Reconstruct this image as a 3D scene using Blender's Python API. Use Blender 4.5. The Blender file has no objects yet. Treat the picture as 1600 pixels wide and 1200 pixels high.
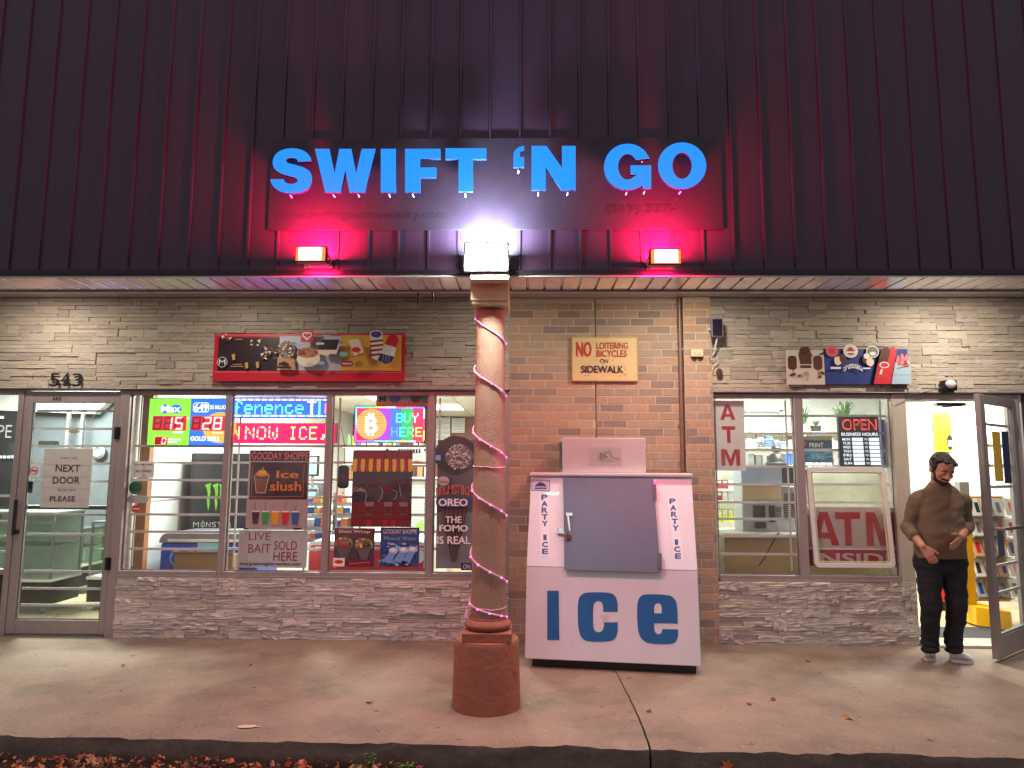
import bpy, math, random
from mathutils import Vector, Matrix, noise
random.seed(11)
R = random.Random(7)
SC = bpy.context.scene
COL = SC.collection

# ------------------------------------------------------------------ camera
CAMH = 1.51
FPX = 1110.0                       # focal length in photo pixels (1600 wide)
PITCH, YAW, ROLL = math.radians(6.76), math.radians(-1.22), math.radians(0.29)
_f = Vector((math.sin(YAW)*math.cos(PITCH), math.cos(YAW)*math.cos(PITCH), math.sin(PITCH)))
_r0 = Vector((math.cos(YAW), -math.sin(YAW), 0)); _u0 = _r0.cross(_f)
_R = math.cos(ROLL)*_r0 + math.sin(ROLL)*_u0
_U = -math.sin(ROLL)*_r0 + math.cos(ROLL)*_u0
cd = bpy.data.cameras.new('camera'); cam = bpy.data.objects.new('camera', cd); COL.objects.link(cam)
cd.sensor_width = 36; cd.lens = 36*FPX/1600; cd.clip_start = .05; cd.clip_end = 500
m3 = Matrix((_R, _U, -_f)).transposed()
cam.matrix_world = Matrix.Translation((0, 0, CAMH)) @ m3.to_4x4()
SC.camera = cam

# ------------------------------------------------------------------ world, view
w = bpy.data.worlds.new('World'); SC.world = w; w.use_nodes = True
bg = w.node_tree.nodes['Background']
bg.inputs[0].default_value = (.425, .40, .425, 1); bg.inputs[1].default_value = .86
SC.view_settings.view_transform = 'Standard'; SC.view_settings.look = 'None'
SC.view_settings.gamma = 1; SC.view_settings.exposure = .42
SC.cycles.use_denoising = True
SC.cycles.max_bounces = 6; SC.cycles.diffuse_bounces = 3; SC.cycles.glossy_bounces = 3
SC.cycles.transmission_bounces = 4; SC.cycles.transparent_max_bounces = 16
SC.cycles.caustics_reflective = False; SC.cycles.caustics_refractive = False
SC.cycles.sample_clamp_indirect = 4

def ray(px, py):
    d = _f*FPX + _R*(px-800) - _U*(py-600)
    return d/d.y
def P(px, py, Y): return Vector((0, 0, CAMH)) + ray(px, py)*Y
def G(px, py, z=0.):
    d = ray(px, py); return Vector((0, 0, CAMH)) + d*((z-CAMH)/d.z)
def X(px, py, Y): return P(px, py, Y).x
def Zz(px, py, Y): return P(px, py, Y).z

# ------------------------------------------------------------------ materials
def lin(c):
    if max(c) > 1.001: c = [v/255 for v in c]
    return tuple((v/12.92 if v <= .04045 else ((v+.055)/1.055)**2.4) for v in c)
_mats = {}
def M(name, col, rough=.6, metal=0., var=.0, scale=6., bump=0., bscale=60., emit=0., rnd=0., spec=.5, alpha=1., stretch=(1, 1, 1), spots=None, ramp=None, clear=0.):
    if name in _mats: return _mats[name]
    m = bpy.data.materials.new(name); m.use_nodes = True
    nt = m.node_tree; N = nt.nodes; L = nt.links; b = N['Principled BSDF']
    c = lin(col)
    b.inputs['Base Color'].default_value = (*c, 1); b.inputs['Roughness'].default_value = rough
    b.inputs['Metallic'].default_value = metal; b.inputs['Specular IOR Level'].default_value = spec
    if clear: b.inputs['Coat Weight'].default_value = clear
    if emit:
        b.inputs['Emission Color'].default_value = (*c, 1); b.inputs['Emission Strength'].default_value = emit
    if alpha < 1: b.inputs['Alpha'].default_value = alpha
    geo = N.new('ShaderNodeNewGeometry')
    mp = N.new('ShaderNodeMapping'); mp.inputs['Scale'].default_value = stretch
    L.new(geo.outputs['Position'], mp.inputs['Vector'])
    cur = None
    def mixmul(fac_socket, a, lo, hi):
        r = N.new('ShaderNodeMapRange'); r.inputs['To Min'].default_value = lo; r.inputs['To Max'].default_value = hi
        r.inputs['From Min'].default_value = .25; r.inputs['From Max'].default_value = .75
        L.new(fac_socket, r.inputs['Value'])
        mx = N.new('ShaderNodeVectorMath'); mx.operation = 'SCALE'
        if a is None: mx.inputs[0].default_value = c
        else: L.new(a, mx.inputs[0])
        L.new(r.outputs[0], mx.inputs['Scale']); return mx.outputs[0]
    if ramp:
        oi = N.new('ShaderNodeObjectInfo'); cr = N.new('ShaderNodeValToRGB')
        cr.color_ramp.interpolation = 'CONSTANT'
        els = cr.color_ramp.elements
        for i, rc in enumerate(ramp):
            e = els[i] if i < 2 else els.new(i/len(ramp))
            e.position = i/len(ramp); e.color = (*lin(rc), 1)
        L.new(oi.outputs['Random'], cr.inputs[0]); cur = cr.outputs[0]
    if rnd:
        oi = N.new('ShaderNodeObjectInfo'); wn = N.new('ShaderNodeTexWhiteNoise'); wn.noise_dimensions = '1D'
        L.new(oi.outputs['Random'], wn.inputs['W'])
        r = N.new('ShaderNodeMapRange'); r.inputs['To Min'].default_value = 1-rnd; r.inputs['To Max'].default_value = 1+rnd
        L.new(wn.outputs['Value'], r.inputs['Value'])
        mx = N.new('ShaderNodeVectorMath'); mx.operation = 'SCALE'
        if cur is None: mx.inputs[0].default_value = c
        else: L.new(cur, mx.inputs[0])
        L.new(r.outputs[0], mx.inputs['Scale']); cur = mx.outputs[0]
    if var:
        n = N.new('ShaderNodeTexNoise'); n.inputs['Scale'].default_value = scale; n.inputs['Detail'].default_value = 6
        n.inputs['Roughness'].default_value = .65
        L.new(mp.outputs[0], n.inputs['Vector']); cur = mixmul(n.outputs[0], cur, 1-var, 1+var)
        rr = N.new('ShaderNodeMapRange'); rr.inputs['To Min'].default_value = max(.05, rough-.12); rr.inputs['To Max'].default_value = min(1, rough+.12)
        L.new(n.outputs[0], rr.inputs['Value']); L.new(rr.outputs[0], b.inputs['Roughness'])
    if spots:                                # (scale, low, high, colour): grime patches
        n = N.new('ShaderNodeTexNoise'); n.inputs['Scale'].default_value = spots[0]; n.inputs['Detail'].default_value = 8
        n.inputs['Roughness'].default_value = .7
        L.new(mp.outputs[0], n.inputs['Vector'])
        r = N.new('ShaderNodeMapRange'); r.inputs['From Min'].default_value = spots[1]; r.inputs['From Max'].default_value = spots[2]
        L.new(n.outputs[0], r.inputs['Value'])
        mx = N.new('ShaderNodeMix'); mx.data_type = 'RGBA'
        L.new(r.outputs[0], mx.inputs[0]); 
        if cur is None: mx.inputs[6].default_value = (*c, 1)
        else: L.new(cur, mx.inputs[6])
        mx.inputs[7].default_value = (*lin(spots[3]), 1); cur = mx.outputs[2]
    if cur is not None:
        L.new(cur, b.inputs['Base Color'])
        if emit: L.new(cur, b.inputs['Emission Color'])
    if bump:
        n = N.new('ShaderNodeTexNoise'); n.inputs['Scale'].default_value = bscale; n.inputs['Detail'].default_value = 5
        L.new(mp.outputs[0], n.inputs['Vector'])
        bp = N.new('ShaderNodeBump'); bp.inputs['Strength'].default_value = bump; bp.inputs['Distance'].default_value = .01
        L.new(n.outputs[0], bp.inputs['Height']); L.new(bp.outputs[0], b.inputs['Normal'])
    _mats[name] = m; return m

def EM(name, rgb, s):
    """plain emitter in linear colour"""
    if name in _mats: return _mats[name]
    m = bpy.data.materials.new(name); m.use_nodes = True; b = m.node_tree.nodes['Principled BSDF']
    b.inputs['Base Color'].default_value = (*[v*.3 for v in rgb], 1)
    b.inputs['Emission Color'].default_value = (*rgb, 1); b.inputs['Emission Strength'].default_value = s
    _mats[name] = m; return m

def glass_mat(name, tint=(1, 1, 1), gloss=.06, dirt=.02):
    m = bpy.data.materials.new(name); m.use_nodes = True; nt = m.node_tree; N = nt.nodes; L = nt.links
    N.remove(N['Principled BSDF']); out = N['Material Output']
    t = N.new('ShaderNodeBsdfTransparent'); t.inputs[0].default_value = (*tint, 1)
    g = N.new('ShaderNodeBsdfGlossy'); g.inputs['Roughness'].default_value = .04
    d = N.new('ShaderNodeBsdfDiffuse'); d.inputs[0].default_value = (.5, .5, .48, 1)
    lw = N.new('ShaderNodeLayerWeight'); lw.inputs[0].default_value = .5
    pw = N.new('ShaderNodeMath'); pw.operation = 'POWER'; L.new(lw.outputs['Facing'], pw.inputs[0]); pw.inputs[1].default_value = 4.5
    fr = N.new('ShaderNodeMath'); fr.operation = 'MULTIPLY_ADD'; L.new(pw.outputs[0], fr.inputs[0]); fr.inputs[1].default_value = .6; fr.inputs[2].default_value = .022
    a = N.new('ShaderNodeMixShader'); L.new(fr.outputs[0], a.inputs[0]); L.new(t.outputs[0], a.inputs[1]); L.new(g.outputs[0], a.inputs[2])
    n = N.new('ShaderNodeTexNoise'); n.inputs['Scale'].default_value = 5; n.inputs['Detail'].default_value = 8
    ge = N.new('ShaderNodeNewGeometry'); L.new(ge.outputs['Position'], n.inputs['Vector'])
    r = N.new('ShaderNodeMapRange'); r.inputs['From Min'].default_value = .4; r.inputs['From Max'].default_value = .8
    r.inputs['To Min'].default_value = dirt*.5; r.inputs['To Max'].default_value = dirt*3
    L.new(n.outputs[0], r.inputs['Value'])
    b = N.new('ShaderNodeMixShader'); L.new(r.outputs[0], b.inputs[0]); L.new(a.outputs[0], b.inputs[1]); L.new(d.outputs[0], b.inputs[2])
    L.new(b.outputs[0], out.inputs[0]); return m
GLASS = glass_mat('window_glass', (1, 1, 1), .06, .03)
CASEGLASS = glass_mat('greenish_case_glass', (.93, .98, .95), .08, .03)

# ------------------------------------------------------------------ mesh builder
WL = {}                                   # world offset of every parent
class MB:
    def __init__(s): s.v = []; s.f = []; s.mi = []; s.ms = []; s.sm = []
    def _m(s, m):
        if m not in s.ms: s.ms.append(m)
        return s.ms.index(m)
    def add(s, vs, fs, m, smooth=False):
        o = len(s.v); s.v += [Vector(a) for a in vs]; k = s._m(m)
        for f in fs: s.f.append([i+o for i in f]); s.mi.append(k); s.sm.append(smooth)
        return s
    def box(s, x0, x1, y0, y1, z0, z1, m):
        if x0 > x1: x0, x1 = x1, x0
        if y0 > y1: y0, y1 = y1, y0
        if z0 > z1: z0, z1 = z1, z0
        v = [(x0, y0, z0), (x1, y0, z0), (x1, y1, z0), (x0, y1, z0), (x0, y0, z1), (x1, y0, z1), (x1, y1, z1), (x0, y1, z1)]
        return s.add(v, [(3, 2, 1, 0), (4, 5, 6, 7), (0, 1, 5, 4), (1, 2, 6, 5), (2, 3, 7, 6), (3, 0, 4, 7)], m)
    def hexa(s, p, m):
        """8 corners: 4 bottom ccw, 4 top ccw"""
        return s.add(p, [(3, 2, 1, 0), (4, 5, 6, 7), (0, 1, 5, 4), (1, 2, 6, 5), (2, 3, 7, 6), (3, 0, 4, 7)], m)
    def prism(s, poly, y0, y1, m, side=None):
        """poly in (x,z), counter-clockwise as seen from -Y; extruded from y0 (front) to y1"""
        n = len(poly)
        v = [(a, y0, b) for a, b in poly] + [(a, y1, b) for a, b in poly]
        s.add(v, [list(range(n))], m); 
        s.f.append([i+len(s.v)-n for i in range(n)][::-1]); s.mi.append(s._m(side or m)); s.sm.append(False)
        o = len(s.v)-2*n
        for i in range(n):
            j = (i+1) % n; s.f.append([o+j, o+i, o+n+i, o+n+j]); s.mi.append(s._m(side or m)); s.sm.append(False)
        return s
    def tube(s, pts, r, m, n=8, cap=True, r2=None):
        pts = [Vector(p) for p in pts]; k = len(pts); vs = []; fs = []
        prev = None
        for i, p in enumerate(pts):
            t = (pts[min(i+1, k-1)]-pts[max(i-1, 0)]).normalized()
            if prev is None:
                a = Vector((0, 0, 1)) if abs(t.z) < .9 else Vector((1, 0, 0)); u = t.cross(a).normalized()
            else: u = (prev-t*prev.dot(t)).normalized()
            prev = u; v2 = t.cross(u)
            rr = r if r2 is None else r+(r2-r)*i/(k-1)
            if isinstance(r, (list, tuple)): rr = r[i]
            for j in range(n):
                a = 2*math.pi*j/n; vs.append(p+(u*math.cos(a)+v2*math.sin(a))*rr)
        for i in range(k-1):
            for j in range(n):
                j2 = (j+1) % n; fs.append((i*n+j, i*n+j2, (i+1)*n+j2, (i+1)*n+j))
        if cap: fs.append(tuple(range(n))[::-1]); fs.append(tuple((k-1)*n+j for j in range(n)))
        return s.add(vs, fs, m, True)
    def lathe(s, prof, c, m, n=32, axis='z', fn=None):
        vs = []; fs = []; k = len(prof)
        for r, h in prof:
            for j in range(n):
                a = 2*math.pi*j/n; rr = r if fn is None else r*fn(a, h)
                q = (rr*math.cos(a), rr*math.sin(a), h)
                if axis == 'y': q = (q[0], h, q[1])
                if axis == 'x': q = (h, q[0], q[1])
                vs.append(Vector(c)+Vector(q))
        for i in range(k-1):
            for j in range(n):
                j2 = (j+1) % n; fs.append((i*n+j, i*n+j2, (i+1)*n+j2, (i+1)*n+j))
        fs.append(tuple(range(n))[::-1]); fs.append(tuple((k-1)*n+j for j in range(n)))
        return s.add(vs, fs, m, True)
    def ell(s, c, r, m, rot=None, n=12, k=8):
        vs = []; fs = []; c = Vector(c)
        for i in range(k+1):
            th = math.pi*i/k
            for j in range(n):
                a = 2*math.pi*j/n
                q = Vector((r[0]*math.sin(th)*math.cos(a), r[1]*math.sin(th)*math.sin(a), r[2]*math.cos(th)))
                if rot: q = rot @ q
                vs.append(c+q)
        for i in range(k):
            for j in range(n):
                j2 = (j+1) % n; fs.append((i*n+j, (i+1)*n+j, (i+1)*n+j2, i*n+j2))
        return s.add(vs, fs, m, True)
    def build(s, name, parent=None, bevel=0., keep=False, auto=False):
        if keep: o = Vector((0, 0, 0))
        else:
            lo = Vector([min(v[i] for v in s.v) for i in range(3)]); hi = Vector([max(v[i] for v in s.v) for i in range(3)])
            o = Vector(((lo.x+hi.x)/2, (lo.y+hi.y)/2, lo.z))
        me = bpy.data.meshes.new(name); me.from_pydata([v-o for v in s.v], [], s.f)
        for m in s.ms: me.materials.append(m)
        me.polygons.foreach_set('material_index', s.mi); me.polygons.foreach_set('use_smooth', s.sm)
        me.update(); me.validate()
        ob = bpy.data.objects.new(name, me); COL.objects.link(ob)
        if any(s.sm): 
            try: me.set_sharp_from_angle(angle=math.radians(45))
            except Exception: pass
        if parent is not None: ob.parent = parent; ob.location = o-WL[parent.name]
        else: ob.location = o
        WL[ob.name] = o
        if bevel:
            b = ob.modifiers.new('bevel', 'BEVEL'); b.width = bevel; b.segments = 2; b.limit_method = 'ANGLE'; b.angle_limit = .6
        return ob

def tag(o, label=None, cat=None, group=None, kind=None):
    if label: o['label'] = label
    if cat: o['category'] = cat
    if group: o['group'] = group
    if kind: o['kind'] = kind
    return o
def empty(name, loc, label, cat, group=None, rz=0., local=False):
    o = bpy.data.objects.new(name, None); COL.objects.link(o); o.location = loc; o.rotation_euler = (0, 0, rz); o.empty_display_size = .1
    WL[o.name] = Vector((0, 0, 0)) if local else Vector(loc)
    return tag(o, label, cat, group)
def inst(me, name, parent, loc, scale=(1, 1, 1), rot=(0, 0, 0)):
    o = bpy.data.objects.new(name, me); COL.objects.link(o); o.parent = parent
    o.location = Vector(loc)-WL[parent.name]; o.scale = scale; o.rotation_euler = rot; return o

_tc = {}
TMP = bpy.data.scenes.new('workbench')      # text and fused bodies are evaluated here; removed at the end
def text_mesh(body, off=0., spacing=1., shear=0., res=3):
    off = max(-.02, min(off, .006))
    key = (body, off, spacing, shear)
    if key in _tc: return _tc[key]
    c = bpy.data.curves.new('t', 'FONT'); c.body = body; c.offset = off; c.space_character = spacing; c.shear = shear; c.size = 1
    c.resolution_u = res; c.fill_mode = 'FRONT'
    o = bpy.data.objects.new('t', c); TMP.collection.objects.link(o)
    TMP.view_layers[0].update(); dg = TMP.view_layers[0].depsgraph; me = bpy.data.meshes.new_from_object(o.evaluated_get(dg))
    vs = [(v.co.x, v.co.y) for v in me.vertices]; fs = [tuple(p.vertices) for p in me.polygons]
    ed = {}
    for f in fs:
        for i in range(len(f)):
            a, b = f[i], f[(i+1) % len(f)]; ed[(a, b)] = 1
    rim = [e for e in ed if (e[1], e[0]) not in ed]
    bpy.data.objects.remove(o); bpy.data.curves.remove(c); bpy.data.meshes.remove(me)
    x0 = min(v[0] for v in vs); x1 = max(v[0] for v in vs); y0 = min(v[1] for v in vs); y1 = max(v[1] for v in vs)
    # unit box
    vs = [((x-x0)/(x1-x0), (y-y0)/(y1-y0)) for x, y in vs]
    # orientation: normal must face -Y when mapped x->X, y->Z
    _tc[key] = (vs, fs, rim); return _tc[key]

def add_text(mb, body, x0, x1, z0, z1, y, m, off=.0, th=0., spacing=1., shear=0., slant=0., side=None):
    if off > .012 and th <= 0:              # bold: a few shifted copies, each a hair in front
        n = max(1, len(body)*.62); e = min(off, .045)*1.2/n*(x1-x0); ez = min(off, .045)*.55*(z1-z0)
        for i, (dx, dz) in enumerate(((-e, -ez), (e, -ez), (-e, ez), (e, ez))):
            add_text(mb, body, x0+max(dx, 0)*1.0-min(dx, 0)*0, x1+min(dx, 0), z0+max(dz, 0), z1+min(dz, 0), y-.00006*i, m, .012, 0, spacing, shear)
        return
    vs, fs, rim = text_mesh(body, off, spacing, shear)
    v = [(x0+a*(x1-x0), y, z0+b*(z1-z0)+a*slant) for a, b in vs]
    if th <= 0: mb.add(v, fs, m); return
    n = len(v); mb.add(v+[(a, y+th, c) for a, _, c in v], fs, m)
    mb2 = [(b, a, a+n, b+n) for a, b in rim]
    o = len(mb.v)-2*n; k = mb._m(side or m)
    for f in mb2: mb.f.append([i+o for i in f]); mb.mi.append(k); mb.sm.append(False)

class Sheet:
    """flat print described in photo pixels, laid on a real plane at depth Y"""
    def __init__(s, px0, py0, px1, py1, Y, th=.002):
        s.Y = Y; cx, cy = (px0+px1)/2, (py0+py1)/2; s.cx, s.cy = cx, cy
        s.c = P(cx, cy, Y); s.sx = (P(cx+10, cy, Y).x-P(cx-10, cy, Y).x)/20; s.sz = (P(cx, cy-10, Y).z-P(cx, cy+10, Y).z)/20
        s.b = (px0, py0, px1, py1); s.mb = MB(); s.k = 0; s.th = th
    def xz(s, px, py): return (s.c.x+(px-s.cx)*s.sx, s.c.z-(py-s.cy)*s.sz)
    def lay(s): s.k += 1; return s.Y-.0007*s.k-.0002
    def rect(s, px0, py0, px1, py1, m, y=None):
        (a, b), (c, d) = s.xz(px0, py1), s.xz(px1, py0); y = y or s.lay()
        s.mb.add([(a, y, b), (c, y, b), (c, y, d), (a, y, d)], [(0, 1, 2, 3)], m)
    def poly(s, pts, m):
        y = s.lay(); q = [s.xz(*p) for p in pts]; ar = sum(q[i][0]*q[(i+1) % len(q)][1]-q[(i+1) % len(q)][0]*q[i][1] for i in range(len(q)))
        if ar < 0: q = q[::-1]
        s.mb.add([(a, y, b) for a, b in q], [list(range(len(q)))], m)
    def ell(s, cx, cy, rx, ry, m, n=20, jag=0.):
        s.poly([(cx+rx*(1+R.uniform(-jag, jag))*math.cos(2*math.pi*i/n), cy+ry*(1+R.uniform(-jag, jag))*math.sin(2*math.pi*i/n)) for i in range(n)], m)
    def line(s, pts, w, m):
        for i in range(len(pts)-1):
            a, b = Vector(pts[i]), Vector(pts[i+1]); d = (b-a); 
            if d.length < 1e-6: continue
            n = Vector((-d.y, d.x)).normalized()*w/2
            s.poly([tuple(a+n), tuple(b+n), tuple(b-n), tuple(a-n)], m)
    def text(s, body, px0, py0, px1, py1, m, off=.02, spacing=1., shear=0.):
        (a, b), (c, d) = s.xz(px0, py1), s.xz(px1, py0); add_text(s.mb, body, a, c, b, d, s.lay(), m, off, 0, spacing, shear)
    def board(s, m, name, parent, th=None, grow=0, bevel=0):
        th = th or s.th
        (a, b), (c, d) = s.xz(s.b[0]-grow, s.b[3]+grow), s.xz(s.b[2]+grow, s.b[1]-grow)
        return MB().box(a, c, s.Y, s.Y+th, b, d, m).build(name, parent, bevel=bevel)
    def done(s, name, parent): return s.mb.build(name, parent)
    def base(s): a = s.xz(s.cx, s.b[3]); return Vector((a[0], s.Y, a[1]))

def area(name, loc, size, power, col, rot=(0, 0, 0), parent=None, spread=math.pi, shape='RECTANGLE', sy=None):
    l = bpy.data.lights.new(name, 'AREA'); l.shape = shape; l.size = size; 
    if shape == 'RECTANGLE': l.size_y = sy or size
    l.energy = power; l.color = col; l.spread = spread
    o = bpy.data.objects.new(name, l); COL.objects.link(o); o.rotation_euler = rot
    if parent is not None: o.parent = parent; o.location = Vector(loc)-WL[parent.name]
    else: o.location = loc
    return o
def point(name, loc, r, power, col, parent=None):
    l = bpy.data.lights.new(name, 'POINT'); l.energy = power; l.color = col; l.shadow_soft_size = r
    o = bpy.data.objects.new(name, l); COL.objects.link(o)
    if parent is not None: o.parent = parent; o.location = Vector(loc)-WL[parent.name]
    else: o.location = loc
    return o

W = 6.5                                   # depth of the shop front
# ------------------------------------------------------------------ palette
WHITE = M('white_paint', (225, 222, 218), .5, var=.05, scale=3)
PRWHITE = M('print_white', (228, 226, 222), .5)
BLACK = M('black_plastic', (20, 20, 22), .45)
INK = M('print_black', (30, 26, 30), .5)
ALU = M('aluminium_frame', (156, 143, 139), .45, .25, var=.12, scale=9, bump=.05, bscale=200, stretch=(1, 1, .2))
BAR = M('painted_security_bar', (196, 194, 190), .45, .2, var=.1, scale=14)
STEEL = M('galvanised_steel', (150, 150, 152), .35, .9, var=.12, scale=20)
RED = M('print_red', (205, 30, 45), .5)
DRED = M('print_dark_red', (150, 30, 40), .5)
BLUE = M('print_blue', (28, 78, 160), .5)
YEL = M('print_yellow', (235, 190, 40), .5)
GREEN = M('print_green', (70, 150, 60), .5)
ORANGE = M('print_orange', (225, 130, 50), .5)
DBROWN = M('print_dark_brown', (52, 30, 28), .5)
NAVY = M('print_navy', (34, 40, 96), .5)
GREY = M('print_grey', (120, 118, 120), .5)
LGREY = M('print_light_grey', (180, 178, 178), .5)
SKYB = M('print_sky_blue', (120, 185, 220), .5)
CREAM = M('print_cream', (215, 200, 165), .5)
TAN = M('print_tan', (190, 140, 90), .5)
PINK = M('print_pink', (225, 120, 130), .5)
MAROON = M('print_maroon', (110, 28, 44), .5)
# ================================================================== LARGE STRUCTURE
# ---- ground: leaf bed in front of the kerb, pavement slabs
CONC = M('worn_concrete', (146, 127, 110), .8, var=.25, scale=2.2, bump=.6, bscale=32, spots=(1.3, .48, .75, (100, 88, 76)), rnd=.03)
def speckle(m, sc, lo, hi, col):
    nt = m.node_tree; N = nt.nodes; L = nt.links; b = N['Principled BSDF']; src = b.inputs['Base Color'].links[0].from_socket
    n = N.new('ShaderNodeTexNoise'); n.inputs['Scale'].default_value = sc; n.inputs['Detail'].default_value = 3; n.inputs['Roughness'].default_value = .8
    g_ = N.new('ShaderNodeNewGeometry'); L.new(g_.outputs['Position'], n.inputs['Vector'])
    r = N.new('ShaderNodeMapRange'); r.inputs['From Min'].default_value = lo; r.inputs['From Max'].default_value = hi; L.new(n.outputs[0], r.inputs['Value'])
    mx = N.new('ShaderNodeMix'); mx.data_type = 'RGBA'; L.new(r.outputs[0], mx.inputs[0]); L.new(src, mx.inputs[6]); mx.inputs[7].default_value = (*lin(col), 1); L.new(mx.outputs[2], b.inputs['Base Color'])
speckle(CONC, 70, .56, .70, (92, 82, 72)); speckle(CONC, 38, .64, .72, (196, 182, 160)); speckle(CONC, 9, .66, .70, (70, 60, 54))
SOIL = M('dark_soil', (48, 38, 32), .95, var=.4, scale=12, bump=.8, bscale=30)
KERBF = M('dirty_kerb_face', (104, 88, 78), .9, var=.3, scale=9, bump=.8, bscale=30)
g = MB(); g.box(-60, 60, -60, 4.6, -.6, -.135, SOIL); tag(g.build('ground'), kind='structure')

kl = G(0, 1146); kr = G(1600, 1181)
def edgeY(x): t = (x-kl.x)/(kr.x-kl.x); return kl.y+(kr.y-kl.y)*t
c0 = G(963, 1050); c1 = G(985, 1092); c2 = G(1003, 1135); c3 = G(1016, 1172)
def crackX(y):
    pts = [(W+.3, c0.x-.25), (c0.y, c0.x), (c1.y, c1.x), (c2.y, c2.x), (c3.y, c3.x), (0, c3.x+.2)]
    for (ya, xa), (yb, xb) in zip(pts, pts[1:]):
        if yb <= y <= ya: return xb+(xa-xb)*(y-yb)/(ya-yb) + .006*noise.noise(Vector((y*23, 3, 0)))+.012*noise.noise(Vector((y*7, 9, 0)))
    return c3.x
def slab(side):
    vs = []; fs = []; nx, ny = 150, 26
    for j in range(ny+1):
        for i in range(nx+1):
            v = j/ny; u = i/nx
            yy0 = 4.2
            y = W-.02 + (yy0-(W-.02))*v
            cx = crackX(max(y, .01))
            if side < 0: x = -9+(cx-.0025-.0035*v+9)*u
            else: x = cx+.0025+.0035*v+(9-cx)*u
            ey = edgeY(x)+.045*noise.noise(Vector((x*2.3, 5, 0)))+.022*noise.noise(Vector((x*11, 1, 0)))+.008*noise.noise(Vector((x*37, 1, 0)))
            y = W-.02+(ey-(W-.02))*v
            z = .004*noise.noise(Vector((x*1.3, y*1.3, 0)))*(1 if v > .03 else 0)
            if v > .985: z -= .008+.022*abs(noise.noise(Vector((x*14, 2, 0))))
            elif v > .94: z -= .008*abs(noise.noise(Vector((x*9, 2, 0))))
            vs.append((x, y, z))
    for j in range(ny):
        for i in range(nx):
            a = j*(nx+1)+i; fs.append((a, a+nx+1, a+nx+2, a+1))
    mb = MB(); mb.add(vs, fs, CONC, True)
    # broken kerb face
    o = ny*(nx+1); rows = []
    fv = []; ff = []
    for k in range(6):
        for i in range(nx+1):
            x, y, z = vs[o+i]; d = k/5
            fv.append((x, y-.006*math.sin(d*3)-(0 if k == 0 else .018*noise.noise(Vector((x*6, d*3, 7)))+.008*noise.noise(Vector((x*21, d*9, 7)))), z*(1-d)-.16*d))
    for k in range(5):
        for i in range(nx):
            a = k*(nx+1)+i; ff.append((a, a+nx+1, a+nx+2, a+1))
    mb.add(fv, ff, KERBF, True)
    # faces of the joint
    jv = []; jf = []
    for j in range(ny+1):
        i = nx if side < 0 else 0
        x, y, z = vs[j*(nx+1)+i]; jv += [(x, y, z), (x, y, z-.14)]
    for j in range(ny): jf.append((2*j, 2*j+1, 2*j+3, 2*j+2) if side < 0 else (2*j, 2*j+2, 2*j+3, 2*j+1))
    mb.add(jv, jf, KERBF)
    return mb
pav = tag(bpy.data.objects.new('pavement', None), kind='structure'); COL.objects.link(pav); WL['pavement'] = Vector((0, 0, 0))
slab(-1).build('slab', pav); slab(1).build('slab', pav)

# ---- key heights and edges of the shop front
HL = P(450, 611, W).z; HR = P(1300, 616, W).z; HEAD = (HL+HR)/2          # underside of the stone band
SILLZ = P(450, 893, W).z; SILLR = P(1300, 899, W).z
CEILZ = 3.08
xL = -7.2
xBrickL = X(797, 530, W); xPil0 = X(1066, 600, W); xPil1 = X(1110, 600, W)
xDoorL0 = X(36, 640, W); xDoorL1 = X(190, 640, W); xStoneL = X(203, 650, W)-.04
xR_end = 6.2
xRJ0 = X(1391, 640, W); xRJ1 = X(1410, 640, W); xOpen1 = X(1583, 640, W)

# ---- ledgestone walls
STONE = M('split_face_stone', (176, 158, 136), .85, var=.07, scale=16, bump=.6, bscale=55, stretch=(1, 1, 2.2),
          ramp=[(182, 171, 158), (175, 164, 150), (190, 178, 163), (169, 158, 145), (180, 170, 158), (163, 153, 142), (186, 174, 156)])
STONE2 = M('grey_split_face_stone', (178, 172, 164), .85, var=.10, scale=16, bump=.9, bscale=45, stretch=(1, 1, 2.2),
          ramp=[(200, 194, 184), (190, 184, 176), (208, 200, 190), (178, 172, 166), (194, 188, 182), (204, 194, 180)])
BACK = M('dark_mortar', (96, 86, 78), .95, bump=.5)  # mortar colour darker than the stones in front of it
def stone_meshes(mat, rough, n=9):
    out = []
    for k in range(n):
        vs = []; fs = []; nx, nz = 6, 3; rr = random.Random(k*7+3)
        for j in range(nz+1):
            for i in range(nx+1):
                u, v = i/nx, j/nz
                d = noise.noise(Vector((u*3.1+k*9, v*1.7, k)))*rough + noise.noise(Vector((u*9+k*9, v*5, k)))*rough*.6
                if i in (0, nx) or j in (0, nz): d -= .12
                x, z = u, v
                if i in (0, nx) and 0 < j < nz: x += rr.uniform(-.012, .012)
                if j in (0, nz) and 0 < i < nx: z += rr.uniform(-.05, .02) if j else rr.uniform(-.02, .05)
                vs.append((x-.5, -(.75+d*.25), z))
        nn = len(vs); 
        for j in range(nz):
            for i in range(nx):
                a = j*(nx+1)+i; fs.append((a, a+1, a+nx+2, a+nx+1))
        ring = [i for i in range(nx+1)]+[j*(nx+1)+nx for j in range(1, nz+1)]+[nz*(nx+1)+i for i in range(nx-1, -1, -1)]+[j*(nx+1) for j in range(nz-1, 0, -1)]
        m0 = len(vs); vs += [(vs[i][0], 0, vs[i][2]) for i in ring]
        for a in range(len(ring)):
            b = (a+1) % len(ring); fs.append((ring[a], m0+a, m0+b, ring[b]))
        me = bpy.data.meshes.new('stone'); me.from_pydata(vs, [], fs); me.materials.append(mat); me.update(); out.append(me)
    return out
SM1 = stone_meshes(STONE, .6); SM2 = stone_meshes(STONE2, 1.3)
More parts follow.
